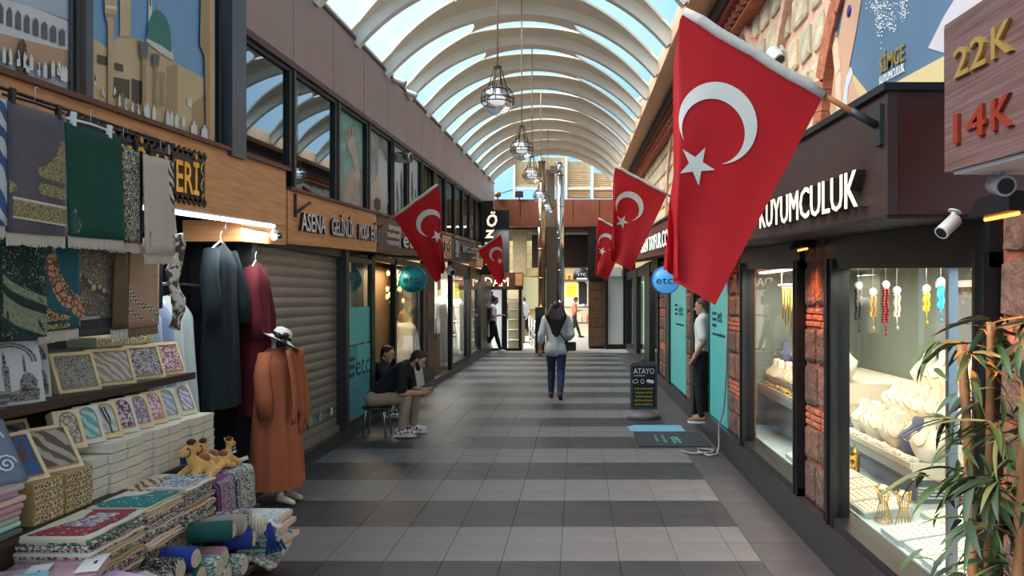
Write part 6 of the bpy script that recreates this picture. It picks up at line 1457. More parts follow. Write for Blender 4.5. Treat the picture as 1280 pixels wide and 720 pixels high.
q = MB(); q.box(bx-.14, bx+.02, by-.024, by-.021, .60, .607); q.build('rule', WHT, t)
YL = mat('yellow print', srgb(230, 200, 60), .5)
for i, w_ in enumerate(('ALTIN VE PIRLANTA', 'TAKILARDA • BÜYÜK', 'İNDİRİM BAŞLADI', 'ŞİMDİ MAĞAZADA', 'KAPALI ÇARŞI İÇİ')): text(w_, (bx-.135+.008*(i % 3), by-.021, .41-.055*i), (1, 0, 0), ZU, .026, .27-.016*(i % 3), YL, t, th=.003)
q = MB()
q.tube([(bx-.12+.035*math.cos(a), by-.023, .525+.025*math.sin(a)) for a in [2*PI*i/14 for i in range(15)]], .004, 5); q.tube([(bx-.02+.022*math.cos(a), by-.023, .525+.03*math.sin(a)) for a in [2*PI*i/14 for i in range(15)]], .004, 5)
for k_ in range(3): q.ell((bx+.06+.03*k_, by-.023, .53-.006*k_), .022, .003, .026, 10, 6)
q.build('icons', WHT, t)
t = thing('door_mat', 'dark grey door mat with teal lettering lying by the teal doorway', 'mat', (1.1, 8.7, 0))
q = MB(); q.box(.70, 1.53, 8.42, 9.32, .0015, .010); q.build('mat_base', mat('dark ribbed mat', srgb(48, 54, 58), .95, bump=.4, bs=120), t)
TLL = mat('teal mat lettering', srgb(80, 170, 170), .9)
text('etc', (1.12, 8.98, .0105), (0, -1, 0), (1, 0, 0), .15, .38, TLL, t, th=.002); text('ersen tayfur', (1.02, 9.1, .0105), (0, -1, 0), (1, 0, 0), .04, .5, TLL, t, th=.002); text('concept', (.93, 9.1, .0105), (0, -1, 0), (1, 0, 0), .04, .4, TLL, t, th=.002)
t = thing('door_mat', 'small pale blue mat behind the lettered dark one', 'mat', (1.0, 9.6, 0))
q = MB(); q.prism([(.68, 9.36), (1.36, 9.36), (1.36, 9.78), (1.3, 9.82), (.74, 9.82), (.64, 9.7)], (0, 0, .0015), (1, 0, 0), (0, 1, 0), .008); q.build('mat_base', mat('pale blue mat', srgb(104, 160, 190), .9, var=.1, vs=12), t)
t = thing('cable', 'grey cable running down the teal panel and coiled on the floor', 'cable', (1.5, 7.9, 0))
q = MB(); q.tube([(1.597, 7.9, 2.1), (1.597, 7.88, 1.5), (1.59, 7.92, .9), (1.57, 7.95, .5), (1.53, 8.0, .31), (1.53, 8.0, .1), (1.5, 7.95, .015), (1.4, 7.9, .015), (1.32, 8.1, .015), (1.35, 8.25, .015), (1.5, 8.15, .02), (1.45, 7.98, .03), (1.25, 8.0, .015), (1.15, 8.1, .015)], .012, 8); q.build('sheath', mat('grey cable', srgb(150, 152, 156), .5), t)

# ================================================================ FAR END FITTINGS
SIL = mat('shiny duct steel', srgb(206, 204, 198), .16, .95); COP = mat('warm duct steel', srgb(196, 156, 124), .22, .9); DUCT = mat('beige duct casing', srgb(178, 166, 140), .5, .3)
t = thing('ventilation_stack', 'stack of shiny ducts and brown casing rising at the arcade end', 'duct', (-.8, 22.9, 0))
q = MB(); q.box(-.98, -.42, 23.0, 23.5, .0, 3.9); q.build('lower_casing', mat('brown metal casing', srgb(124, 104, 90), .35, .4), t)
q = MB(); q.box(-.98, -.72, 23.1, 23.4, 3.9, 5.7); q.box(-.66, -.42, 23.1, 23.4, 3.9, 5.6); q.build('upper_casing', DUCT, t)
q = MB(); q.box(-.86, -.46, 22.95, 23.2, 5.55, 5.8); q.build('top_box', SIL, t)
def duct(x, r, z0, z1, m):
    q = MB(); q.tube([(x, 22.85, z0), (x, 22.85, z1)], r, 16)
    n = int((z1-z0)/.9)
    for i in range(n+1): z = z0+(z1-z0)*i/max(n, 1); q.tube([(x, 22.85, z-.015), (x, 22.85, z+.015)], r*1.06, 16)
    return q.build('pipe', m, t)
duct(-1.1, .12, 1.4, 5.9, COP); duct(-.53, .11, 1.55, 5.5, SIL)
q = MB(); q.tube([(-.53, 22.85, 5.5), (-.53, 22.85, 5.7), (-.55, 22.9, 5.8), (-.6, 23.1, 5.85)], .115, 14); q.tube([(-.53, 22.85, 1.6), (-.6, 22.85, 1.35), (-.62, 22.85, 1.2)], .05, 8); q.tube([(-.53, 22.85, 1.6), (-.46, 22.85, 1.35), (-.42, 22.85, 1.2)], .05, 8); q.build('elbow', SIL, t)
q = MB(); q.box(-1.3, -1.0, 22.7, 23.0, .0, 1.4); q.build('black_cabinet', BK, t); q = MB(); q.box(-1.3, -1.0, 22.68, 22.7, 1.1, 1.38); q.build('cabinet_panel', DG, t)
t = thing('counter', 'white tiled counter with dark top beyond the arcade end', 'counter', (-2.6, 28.2, 0))
for i in range(6):
    for j in range(4): q = MB(); q.box(-3.1+.27*j, -2.84+.27*j, 27.6, 27.62, .02+.15*i, .16+.15*i); q.build('tile', WHT, t)
q = MB(); q.box(-3.12, -2.02, 27.62, 28.4, 0, .93); q.build('core', DG, t); q = MB(); q.box(-3.15, -1.98, 27.56, 28.45, .93, 1.0); q.build('worktop', BK, t)
for i in range(6):
    t = thing('shop_basket', 'dark basket of goods on the far white counter, %s along' % ('first', 'second', 'third', 'fourth', 'fifth', 'sixth')[i], 'basket', (-3.0+.18*i, 27.9, 1.0)); q = MB(); q.lathe([(.05, 0), (.08, .12), (.07, .12), (.045, .01)], (-3.0+.18*i, 27.9, 1.001), 12); q.build('bowl', OKB, t); q = MB(); q.ell((-3.0+.18*i, 27.9, 1.13), .06, .06, .05+.02*(i % 2)); q.build('heap', [WHT, GOLD, mat('basket green', srgb(80, 120, 70), .7)][i % 3], t)
t = thing('handrail', 'steel handrail with posts at the arcade end', 'railing', (-1.5, 25.5, 0))
q = MB(); q.tube([(-1.75, 26.8, 1.05), (-1.3, 24.0, .85)], .03, 8); q.tube([(-1.75, 26.8, .6), (-1.3, 24.0, .4)], .02, 8); q.build('rail', STL, t)
for f_ in (.02, .35, .68, .98): q = MB(); q.tube([(-1.75+.45*f_, 26.8-2.8*f_, 0), (-1.75+.45*f_, 26.8-2.8*f_, 1.05-.2*f_)], .025, 8); q.build('post', STL, t)
for i in range(9):
    sx = .2+.075*i; t = thing('shoe', ['pale blue', 'white', 'navy'][i % 3]+' shoe on the far lit shop shelf, %s along' % ('first', 'second', 'third', 'fourth', 'fifth', 'sixth', 'seventh', 'eighth', 'ninth')[i], 'shoe', (sx, BY-.22, 1.3), 'shoes in the far shop'); q = MB(); q.ell((sx, BY-.25, 1.34), .035, .09, .04); q.ell((sx, BY-.18, 1.38), .03, .04, .05); q.build('upper', [mat('shoe blue', srgb(150, 190, 220), .5), WHT, mat('shoe navy', srgb(50, 70, 110), .5)][i % 3], t)
for i in range(4):
    sx = -.5+.32*i; t = thing('boot', ['red', 'tan', 'cream', 'rust'][i]+' boot low in the far lit shop window', 'boot', (sx, BY-.2, .6)); q = MB(); q.tube([(sx, BY-.2, .61), (sx, BY-.2, .95)], .07, 10); q.ell((sx, BY-.28, .65), .06, .12, .05); q.build('upper', mat('boot %d' % i, srgb(*[(170, 50, 40), (170, 130, 90), (206, 196, 170), (190, 90, 60)][i]), .6), t)

# ================================================================ LEFT PHOTO POSTERS OVER THE STALL
def poster(label, pxs, zb, zt, shapes, dots=(), bgm=None):
    x = XL+.02; d0, d1 = Yp(pxs[0], x), Yp(pxs[1], x)
    t = thing('wall_poster', label, 'poster', (x, (d0+d1)/2, zb+K*d0))
    q = MB(); q.box(x-.02, x, d0, d1, zb, zt, K); q.build('sheet', bgm, t)
    for k_, (pts, m_) in enumerate(shapes):
        A = [Lw(px, py, x+.001+.0008*k_) for px, py in pts]; n = len(A)
        q = MB(); q.add(A+[Vector((p.x-.0006, p.y, p.z)) for p in A], [tuple(range(n)), tuple(reversed(range(n, 2*n)))]); q.build('printed_shape', m_, t)
    for m_, L_ in dots:
        q = MB()
        for px, py, w_, h_ in L_:
            A = [Lw(px+a*w_, py-b*h_, x+.02) for a, b in ((-.36, 0), (.36, 0), (.4, .35), (.34, .64), (.12, .7), (.14, .82), (-.14, .82), (-.12, .7), (-.34, .64), (-.4, .35))]
            A = [Vector((p.x-.002+R_.random()*.001, p.y, p.z)) for p in A]; q.add(A, [tuple(range(10))])
        o = q.build('printed_figures', m_, t); o['kind'] = 'stuff'
    q = MB()
    for a, b in ((d0-.04, d0), (d1, d1+.04)): q.box(x-.03, x+.03, a, b, zb-.02, zt, K)
    q.box(x-.03, x+.03, d0, d1, zb-.03, zb, K); q.build('frame', BK, t)
    return t
PM = lambda n, *c: mat('print '+n, srgb(*c), .45, var=.06, vs=3)
sk = mat('print sky', srgb(116, 160, 200), .4, var=.1, vs=.8); bei = PM('beige facade', 206, 180, 138); be2 = PM('shaded facade', 170, 142, 104); whs = PM('white stone', 214, 214, 212); gnd = PM('polished ground', 176, 182, 190); dgr = PM('green dome', 32, 120, 104); dk_ = PM('dark doorway', 74, 62, 50); skd = PM('pale haze', 176, 190, 204)
r2 = random.Random(5)
shp = [([(-30, 80), (88, 108), (88, 128), (-30, 100)], gnd), ([(-30, 62), (88, 95), (88, 110), (-30, 82)], gnd), ([(-30, 32), (88, 62), (88, 96), (-30, 64)], PM('sand base', 190, 150, 118)), ([(-30, -10), (20, 0), (88, 28), (88, 64), (-30, 34)], whs), ([(-30, -40), (88, -40), (88, 26), (40, 8), (-30, -10)], skd)]
for i in range(9): 
    bx_ = -10+11*i; by_ = 10+4*i if i < 9 else 0; w_ = 3.4; h_ = 20-1.0*i
    shp.append(([(bx_-w_, by_+14), (bx_-w_, by_-h_*.2), (bx_, by_-h_*.55), (bx_+w_, by_-h_*.2), (bx_+w_, by_+16)], PM('arch shadow', 92, 92, 98)))
shp.append(([(22, 92), (21, 70), (25, 52), (29, 48), (33, 56), (36, 96)], dk_))
crowd = [(-20+112*i/26+r2.uniform(-1, 1), 73+30*i/26+r2.uniform(-3, 4), 6, 24) for i in range(27)]
poster('near photo poster of a white arcade with a crowd in white', (-30, 88), 2.645, 4.1, shp, [(PM('white robes', 226, 226, 226), crowd[::2]+crowd[3::5]), (PM('dark robes', 52, 48, 52), crowd[1::3])], skd)
shp = [([(101, 96), (266, 160), (266, 186), (101, 130)], gnd), ([(101, 41), (112, 44), (134, 60), (150, 44), (186, 52), (214, 74), (222, 80), (256, 98), (256, 184), (140, 140), (101, 118)], bei),
       ([(208, 84), (222, 80), (222, 150), (206, 146)], be2), ([(240, 130), (256, 118), (256, 184), (240, 176)], be2), ([(142, 96), (162, 100), (162, 124), (142, 120)], dk_), ([(165, 98), (178, 102), (178, 132), (165, 128)], dk_), ([(122, 68), (134, 71), (134, 82), (122, 79)], dk_), ([(144, 78), (154, 81), (154, 90), (144, 87)], dk_), ([(234, 122), (240, 124), (240, 134), (234, 132)], whs),
       ([(150, -30), (164, -30), (163, 48), (150, 44)], bei), ([(186, -20), (190, -20), (190, 14), (189, 44), (185, 42)], whs), ([(187, -20), (189, -20), (189, 8), (187, 8)], dgr),
       ([(183, 52), (184, 44), (216, 62), (217, 76), (200, 66)], whs), ([(184, 48), (185, 30), (190, 18), (199, 12), (208, 22), (213, 38), (215, 66), (200, 56)], dgr), ([(198, 13), (199, 4), (200, 13)], GOLD),
       ([(131, -30), (147, -30), (146, 20), (142, 24), (142, 128), (135, 128), (135, 30), (131, 16)], PM('near minaret', 196, 166, 124)), ([(132, 6), (146, 8), (146, 12), (132, 10)], whs), ([(132, 16), (145, 18), (145, 23), (133, 21)], be2),
       ([(252, -30), (268, -30), (268, 184), (258, 182), (256, 70), (250, 56)], be2), ([(262, -30), (268, -30), (268, 180), (262, 178)], PM('lit tower side', 206, 176, 120)),
       ([(178, 60), (182, 60), (183, 130), (178, 129)], be2), ([(174, 50), (186, 54), (184, 74), (176, 72)], PM('lantern iron', 96, 100, 96)), ([(194, 74), (197, 75), (197, 136), (194, 135)], be2), ([(191, 66), (200, 69), (198, 84), (192, 82)], PM('lantern iron', 96, 100, 96)), ([(203, 90), (206, 91), (206, 134), (203, 133)], be2)]
fig = [(104+7*i+r2.uniform(-2, 2), 104+4.0*i+r2.uniform(-6, 4), 4, 17) for i in range(11)]+[(146+4*i, 128+2*i+r2.uniform(-4, 4), 4, 18) for i in range(10)]+[(185, 152, 7, 28), (193, 150, 5, 22), (210, 160, 6, 28), (215, 161, 6, 27), (221, 160, 6, 22), (230, 158, 4, 16), (243, 176, 10, 30), (256, 181, 10, 30)]
poster('photo poster of a mosque with green dome and two minarets above the oak sign', (101, 269), 2.645, 4.1, shp, [(PM('white robes', 226, 226, 226), fig[::2]+fig[-8:]), (PM('ochre robes', 150, 110, 60), fig[1:20:3]), (PM('dark robes', 52, 48, 52), fig[2:20:4])], sk)
for x_ in (94, ):
    q = MB(); y_ = Yp(x_, XL); q.box(XL-.05, XL+.04, y_-.09, y_+.09, 2.62, 4.2, K); q.build('poster_mullion', mat('blue grey steel', srgb(84, 92, 104), .35, .5), wl)
# ================================================================ JEWELLER WINDOWS
GREY = mat('pale grey laminate', srgb(176, 186, 184), .45); GRY2 = mat('mid grey laminate', srgb(120, 124, 130), .5); VEL = mat('cream velvet', srgb(232, 222, 200), .8, sheen=.3); VELD = mat('slate blue velvet', srgb(96, 100, 136), .8, sheen=.3); GLD = mat('yellow gold', srgb(236, 190, 90), .2, .95)
s = struct('floor_display')
PART = mat('grey green partition', srgb(112, 122, 114), .6)
q = MB(); q.box(1.75, 3.0, 2.0, 7.95, .2, .335); q.build('window_deck', GREY, s)
q = MB(); q.box(3.05, 3.1, 1.5, 7.97, 0, 2.4); q.build('back_partition', PART, s)
q = MB(); q.box(1.75, 3.05, 7.95, 7.98, 0, 2.4); q.build('side_partition', PART, s)
q = MB(); q.box(1.74, 3.05, 2.0, 7.95, 2.0, 2.06); q.build('display_ceiling', WHT, s)
q = MB(); q.box(2.95, 3.05, 4.6, 6.1, .9, 1.72); q.box(2.9, 2.97, 5.2, 5.35, .34, 2.0); q.build('dark_panel', GRY2, s)
q = MB(); q.box(2.9, 2.95, 4.05, 4.1, .6, 2.0); q.box(2.9, 2.94, 3.4, 6.0, 1.78, 1.83); q.build('white_batten', WHT, s)
led = mat('display strip glow', (1, 1, 1, 1), .5, emit=3.0, ecol=(1, .94, .8, 1))
for i, (a, b) in enumerate(((2.9, 4.75), (5.2, 7.6))):
    t = thing('strip_light', ('bright strip light inside the nearer jeweller window', 'bright strip light inside the farther jeweller window')[i], 'lamp', (1.9, a, 1.95))
    q = MB(); q.box(1.86, 1.94, a, b, 1.945, 1.96); q.build('diffuser', led, t); q = MB(); q.box(1.84, 1.96, a, b, 1.96, 1.995); q.build('housing', WHT, t)
    l = bpy.data.lights.new('strip_glow', 'AREA'); l.shape = 'RECTANGLE'; l.size = .6; l.size_y = b-a; l.energy = (30, 38)[i]; l.color = (1, .92, .76)
    o = bpy.data.objects.new('strip_glow', l); COL.objects.link(o); o.location = (2.1, (a+b)/2, 1.93)
def bench(label, x0, x1, y0, y1, z):
    t = thing('display_bench', label, 'bench', ((x0+x1)/2, y0, .335))
    q = MB(); q.box(x0, x1, y0, y1, z-.1, z); q.build('top_slab', GREY, t); q = MB(); q.box(x0+.08, x1, y0+.03, y1, .337, z-.1); q.build('carcass', mat('violet grey front', srgb(128, 130, 140), .5), t)
    q = MB(); q.box(x0-.01, x0, y0, y1, z-.03, z+.01); q.box(x0, x1, y0-.01, y0, z-.1, z+.01); q.build('cream_edge', mat('cream edge', srgb(214, 206, 184), .5), t)
    q = MB()
    for i in range(int((z-.5)/.02)): q.box(x0+.05, x1, y0+.012, y0+.028, .37+.022*i, .38+.022*i)
    q.build('slatted_end', mat('white slats', srgb(214, 218, 220), .4), t)
bench('raised pale grey bench carrying the necklace busts in the nearer window', 2.2, 3.04, 4.87, 6.2, .6)
bench('raised pale grey bench carrying busts and gold in the farther window', 1.95, 3.04, 6.4, 7.94, .78)
t2 = thing('display_step', 'cream tiers behind the front row of busts in the nearer window', 'step', (2.7, 5.5, .6)); q = MB(); q.box(2.46, 3.04, 4.9, 6.2, .601, .76); q.box(2.72, 3.04, 4.9, 6.2, .76, .94); q.build('body', VEL, t2)
t2 = thing('display_step', 'cream tier behind the busts in the farther window', 'step', (2.5, 7.2, .78)); q = MB(); q.box(2.2, 3.04, 6.42, 7.94, .781, .95); q.build('body', VEL, t2)
def bust_mesh(t, m, s=1.0):
    q = MB(); rings = [(0, .045, .035), (.02, .05, .04), (.05, .075, .05), (.09, .095, .055), (.12, .09, .048), (.145, .05, .038), (.165, .033, .03), (.20, .029, .028), (.212, .022, .022)]
    n = 14; vs = []; 
    for z, a, b in rings:
        for j in range(n):
            th = 2*PI*j/n; vs.append((b*s*math.sin(th)-.018*s*(z > .1), a*s*math.cos(th), z*s))
    fs = [(i*n+j, i*n+(j+1) % n, (i+1)*n+(j+1) % n, (i+1)*n+j) for i in range(len(rings)-1) for j in range(n)]+[tuple((len(rings)-1)*n+j for j in range(n)), tuple(reversed(range(n)))]
    q.add(vs, fs, 0, True); o = q.build('body', m, t, origin=(0, 0, 0)); o.location = (0, 0, 0)
    q = MB(); q.tube([(s*(.054+.0*a), s*.05*math.cos(PI*i/12), s*(.14-.065*math.sin(PI*i/12))) if 0 < i < 12 else (s*.02, s*.036*(1 if i == 0 else -1), s*.16) for i, a in [(i, 0) for i in range(13)]], .0028, 5)
    o = q.build('necklace', GLD, t, origin=(0, 0, 0)); o.location = (0, 0, 0)
def bust(label, x, y, z, rz, m, s=1.0, grp='necklace busts in the jeweller windows'):
    t = thing('necklace_bust', label, 'bust', (x, y, z), grp); t.rotation_euler = (0, math.radians(R_.uniform(-14, -4)), rz); bust_mesh(t, m, s); return t
S_ = 1.3
cr = bust('cream necklace bust with a fine gold chain among the many on the tiers', 2.33, 4.97, .602, PI+.4, VEL, S_)
big = thing('necklace_bust', 'tall cream necklace bust in the back tier', 'bust', (2.88, 5.0, .942), 'necklace busts in the jeweller windows'); bust_mesh(big, VEL, 1.6); big.rotation_euler = (0, -.1, PI+.5)
dk = bust('slate blue necklace bust at the near end of the front tier', 2.32, 5.14, .602, PI+.5, VELD, S_)
for n9, y in enumerate( (5.32, 5.50, 5.68, 5.86, 6.04)): copy_tree(cr, loc=(2.33+R_.uniform(-.02, .03), y, .602), rotz=PI+R_.uniform(.2, .9), label='cream necklace bust, '+ORDN[n9]+' of the row in the front tier of the nearer window')
for n9, y in enumerate( (4.99, 5.16, 5.33, 5.5, 5.67, 5.84, 6.02)): copy_tree(cr, loc=(2.58+R_.uniform(-.02, .02), y, .762), rotz=PI+R_.uniform(.2, .9), label='cream necklace bust, '+ORDN[n9]+' of the row in the second tier of the nearer window')
for n9, y in enumerate( (5.22, 5.42, 5.64, 5.86, 6.06)): copy_tree(big, loc=(2.87+R_.uniform(-.02, .04), y, .942), rotz=PI+R_.uniform(.2, .9), label='cream necklace bust, '+ORDN[n9]+' of the row in the back tier of the nearer window')
for n9, y in enumerate( (6.6, 6.8, 7.0, 7.2, 7.4, 7.6, 7.8)): copy_tree(cr, loc=(2.08+R_.uniform(-.02, .02), y, .782), rotz=PI+R_.uniform(.2, .9), label='cream necklace bust, '+ORDN[n9]+' of the row in the front tier of the farther window')
for n9, y in enumerate( (6.55, 6.78, 7.0, 7.22, 7.45, 7.68)): copy_tree(big, loc=(2.34+R_.uniform(-.02, .03), y, .952), rotz=PI+R_.uniform(.2, .9), label='cream necklace bust, '+ORDN[n9]+' of the row in the back tier of the farther window')
for i, (x, y, z) in enumerate(((2.60, 5.2, .762), (2.2, 7.9, .952))): copy_tree(dk, loc=(x, y-.02 if not i else y, z), rotz=PI+R_.uniform(.2, .7), label='slate blue necklace bust %s' % ('in the second tier of the nearer window', 'deep in the farther window')[i]) if i == 1 else None
t = thing('ring_pads', 'scatter of cream ring pads along the bench edges', 'pads', (2.25, 5.5, .6)); t['kind'] = 'stuff'; q = MB()
for i in range(60): q.obox((R_.uniform(2.22, 2.26), R_.uniform(4.9, 6.15), .615), .03, .05, .022, Matrix.Rotation(R_.uniform(0, 3), 4, 'Z') @ Matrix.Rotation(R_.uniform(-.5, .5), 4, 'X'))
o = q.build('pad', VEL, t)
q = MB(); t = thing('gold_chains', 'heap of yellow gold chains along the farther bench edge', 'jewellery', (2.0, 7.2, .78)); t['kind'] = 'stuff'
for i in range(140):
    y = R_.uniform(6.45, 7.9); x = R_.uniform(1.97, 2.06); r_ = R_.uniform(.012, .03); q.tube([(x+r_*math.cos(a), y+r_*1.4*math.sin(a), .79+R_.uniform(0, .03)) for a in [2*PI*k_/9 for k_ in range(10)]], .005, 4)
q.build('chain', GLD, t)
# flat jewel trays on the deck
tray = thing('jewel_tray', 'cream jewel tray tilted on the grey deck in a row of trays', 'tray', (0, 0, 0), 'jewel trays on the window deck'); tray.rotation_euler = (0, 0, 0)
q = MB(); q.hexa([(-.15, -.12, .001), (.15, -.12, .001), (.15, .12, .001), (-.15, .12, .001), (-.15, -.12, .03), (.15, -.12, .075), (.15, .12, .075), (-.15, .12, .03)]); o = q.build('frame', GREY, tray, origin=(0, 0, 0)); o.location = (0, 0, 0)
q = MB(); q.hexa([(-.14, -.112, .032), (.14, -.112, .0738), (.14, .112, .0738), (-.14, .112, .032), (-.14, -.112, .037), (.14, -.112, .079), (.14, .112, .079), (-.14, .112, .037)]); o = q.build('velvet_pad', VEL, tray, origin=(0, 0, 0)); o.location = (0, 0, 0)
q = MB()
for i in range(7):
    for j in range(5): xx = -.12+.04*i; q.lathe([(.006, 0), (.009, .003), (.006, .006)], (xx, -.09+.045*j, .034+(xx+.14)*.15+.004), 6)
o = q.build('rings', mat('pale gold rings', srgb(226, 210, 180), .4), tray, origin=(0, 0, 0)); o.location = (0, 0, 0); o['kind'] = 'stuff'
n_ = 0
for r_, (x, ya, yb) in enumerate(((1.92, 2.9, 6.3), (2.27, 2.9, 4.7), (2.62, 2.9, 4.7))):
    y = ya+.05*r_
    while y < yb:
        if not (r_ == 0 and 4.25 < y < 4.65):
            o = tray if n_ == 0 else copy_tree(tray); n_ += 1; o.location = (x+R_.uniform(-.012, .012), y, .336); k9 = locals().get('k9', {}); k9[r_] = k9.get(r_, -1)+1; o['label'] = 'cream jewel tray, %s from the near end, %s row' % (ORDN[k9[r_] % 16], ('glass side', 'middle', 'deepest')[r_])
        y += .255
# gold wire stands and a lantern
def wire_stand(label, x, y, h=.2):
    t = thing('wire_stand', label, 'stand', (x, y, .34), 'gold wire jewellery stands')
    q = MB()
    for i in range(14):
        a = 2*PI*i/14; q.tube([(x+.05*math.cos(a), y+.05*math.sin(a), .345), (x+.022*math.cos(a), y+.022*math.sin(a), .345+h*.55), (x+.045*math.cos(a), y+.045*math.sin(a), .345+h)], .002, 4)
    for z_, r_ in ((.345, .05), (.345+h*.55, .022), (.345+h, .045)): q.tube([(x+r_*math.cos(a), y+r_*math.sin(a), z_) for a in [2*PI*i/20 for i in range(21)]], .003, 5)
    q.build('wire_body', GLD, t)
    q = MB(); q.ell((x, y, .345+h*.95), .03, .03, .03); q.build('glass_cup', mat('pale crystal', srgb(226, 216, 206), .15), t)
    q = MB()
    for a in range(4): q.ell((x+.045*math.cos(a*1.57), y+.045*math.sin(a*1.57), .345+h+.008), .007, .007, .007, 8, 6)
    q.build('bead_finial', GLD, t)
for lb, x, y in (('gold wire stand standing left of its twin among the trays', 1.86, 4.5), ('gold wire stand standing right of its twin among the trays', 1.92, 4.36), ('gold wire stand behind the bamboo leaves, farther one', 2.44, 4.78), ('gold wire stand behind the bamboo leaves, nearer one', 2.46, 4.64)): wire_stand(lb, x, y)
t = thing('lantern', 'small brass lantern figure at the far end of the trays', 'lantern', (2.08, 5.55, .34))
q = MB(); q.lathe([(.05, 0), (.052, .02), (.032, .03), (.036, .07), (.04, .13), (.034, .16), (.045, .17), (.02, .2), (.012, .23), (.0, .26)], (2.1, 5.6, .34), 10); q.build('body', GLD, t)
# hanging bead strands
STRC = [('black', (24, 24, 26)), ('amber', (200, 150, 60)), ('crimson', (150, 20, 34)), ('pearl', (206, 200, 180)), ('honey yellow', (214, 170, 40)), ('turquoise', (20, 170, 206))]
for i, ((nm, c), (px, y0_, y1_)) in enumerate(zip(STRC, ((1073, 357, 398), (1091, 365, 395), (1107, 356, 402), (1121, 363, 395), (1158, 361, 388), (1176, 352, 385)))):
    d = 4.35-.03*i; p = P(px, y0_, d); z1 = P(px, y1_, d).z; x = p.x
    t = thing('bead_strand', '%s bead strand hanging from a clear hook in the nearer jeweller window' % nm, 'beads', (x, d, z1), 'bead strands on clear hooks')
    q = MB(); m_ = mat('beads '+nm, srgb(*c), .25, coat=.3); n = 12
    for k_ in range(n+1):
        z_ = p.z-.03-(p.z-.03-z1)*k_/n
        for sx in (-1, 1): q.ell((x+.014*sx+.003*math.sin(k_), d+.008*sx, z_), .012, .012, .010, 6, 4)
    q.build('beads', m_, t); q = MB(); q.tube([(x, d, z1), (x+.003, d, z1-.06)], .004, 5); q.ell((x+.004, d, z1-.07), .008, .008, .014, 6, 4); q.build('tassel', m_, t)
    q = MB(); q.lathe([(.0, -.003), (.022, -.003), (.024, .003), (.012, .004), (0, .004)], (x, d, p.z), 14, M=Matrix.Rotation(PI/2, 4, 'X')); q.build('hook', mat('clear white hook', srgb(236, 236, 236), .2), t)
    q = MB(); q.tube([(x, d, p.z+.02), (x, d, 1.995)], .0012, 4); q.build('cord', WHT, t)
# gold chains hanging in the farther window
for i in range(16):
    y = 5.6+.09*i; t = thing('hanging_chain', 'fine gold chain, %s from the near end of the white rail' % ORDN[i], 'chain', (1.95, y, 1.3), 'gold chains on the rail')
    L_ = .3+.12*((i*7) % 5)/5
    q = MB(); q.tube([(1.93, y-.014, 1.78), (1.93, y-.01, 1.78-L_*.6), (1.93, y, 1.78-L_), (1.93, y+.01, 1.78-L_*.6), (1.93, y+.014, 1.78)], .005, 5); q.build('links', GLD, t); q = MB(); q.lathe([(.012, 0), (.016, .012), (.005, .03)], (1.93, y, 1.78), 8); q.build('clip', WHT, t)
t = thing('chain_rail', 'white rail carrying fine gold chains in the farther window', 'rail', (1.93, 6.2, 1.8)); q = MB(); q.tube([(1.93, 5.3, 1.815), (1.93, 7.1, 1.815)], .012, 8); q.build('bar', WHT, t); q = MB(); q.tube([(1.93, 5.4, 1.815), (1.93, 5.4, 1.995)], .006, 6); q.tube([(1.93, 7.0, 1.815), (1.93, 7.0, 1.995)], .006, 6); q.build('hanger', WHT, t)

# ================================================================ BAMBOO IN FRONT OF THE NEAR PIER
CANE = mat('tan bamboo cane', srgb(146, 98, 58), .5, var=.12, vs=6); LEAFM = [mat('bamboo leaf %d' % i, srgb(*c), .55, var=.15, vs=8) for i, c in enumerate(((52, 78, 40), (70, 92, 48), (36, 56, 32), (104, 104, 60)))]
POT = mat('dark planter', srgb(40, 36, 36), .6)
t = thing('bamboo', 'potted artificial bamboo with tan canes and long green leaves by the near pier', 'plant', (1.30, 2.25, 0))
q = MB(); q.lathe([(.0, .0), (.15, .0), (.19, .34), (.175, .34), (.165, .3), (0, .3)], (1.33, 2.22, 0), 24); q.build('planter', POT, t)
q = MB(); q.lathe([(0, .295), (.164, .3)], (1.33, 2.22, .006), 20); q.build('soil', mat('soil', srgb(50, 38, 30), .95, bump=.5), t)
rb = random.Random(11)
def leafmesh(L_, w_, droop, mi):
    q = MB(); n = 6; vs = []; 
    for i in range(n+1):
        u = i/n; ww = w_*math.sin(PI*min(1, u*.93+.07))**.8*(1-.25*u); x = L_*u; z = -droop*L_*u*u
        vs += [(x, -ww, z+ww*.35), (x, 0, z), (x, ww, z+ww*.35)]
    fs = [(i*3+k_, (i+1)*3+k_, (i+1)*3+k_+1, i*3+k_+1) for i in range(n) for k_ in range(2)]
    q.add(vs, fs, 0, True); return q
lp = []
for i in range(8):
    o = leafmesh(.125+.02*(i % 4), .011+.002*(i % 3), .25+.12*(i % 3), 0).build('leaf', LEAFM[i % 4], t, origin=(0, 0, 0)); lp.append(o)
used = set()
def leaf(p, az, el, roll_=0):
    i = rb.randrange(8); o = lp[i]
    if i in used: o = o.copy(); COL.objects.link(o)
    used.add(i); o.location = Vector(p)-Vector(t.location); o.rotation_euler = (roll_, -el, az)
canes = [((1.25, 2.32), 1.55, .018, (-.02, .05)), ((1.31, 2.36), 1.62, .015, (.03, .04)), ((1.28, 2.16), 1.66, .017, (.04, .0)), ((1.40, 2.24), 1.7, .014, (.06, -.02))]
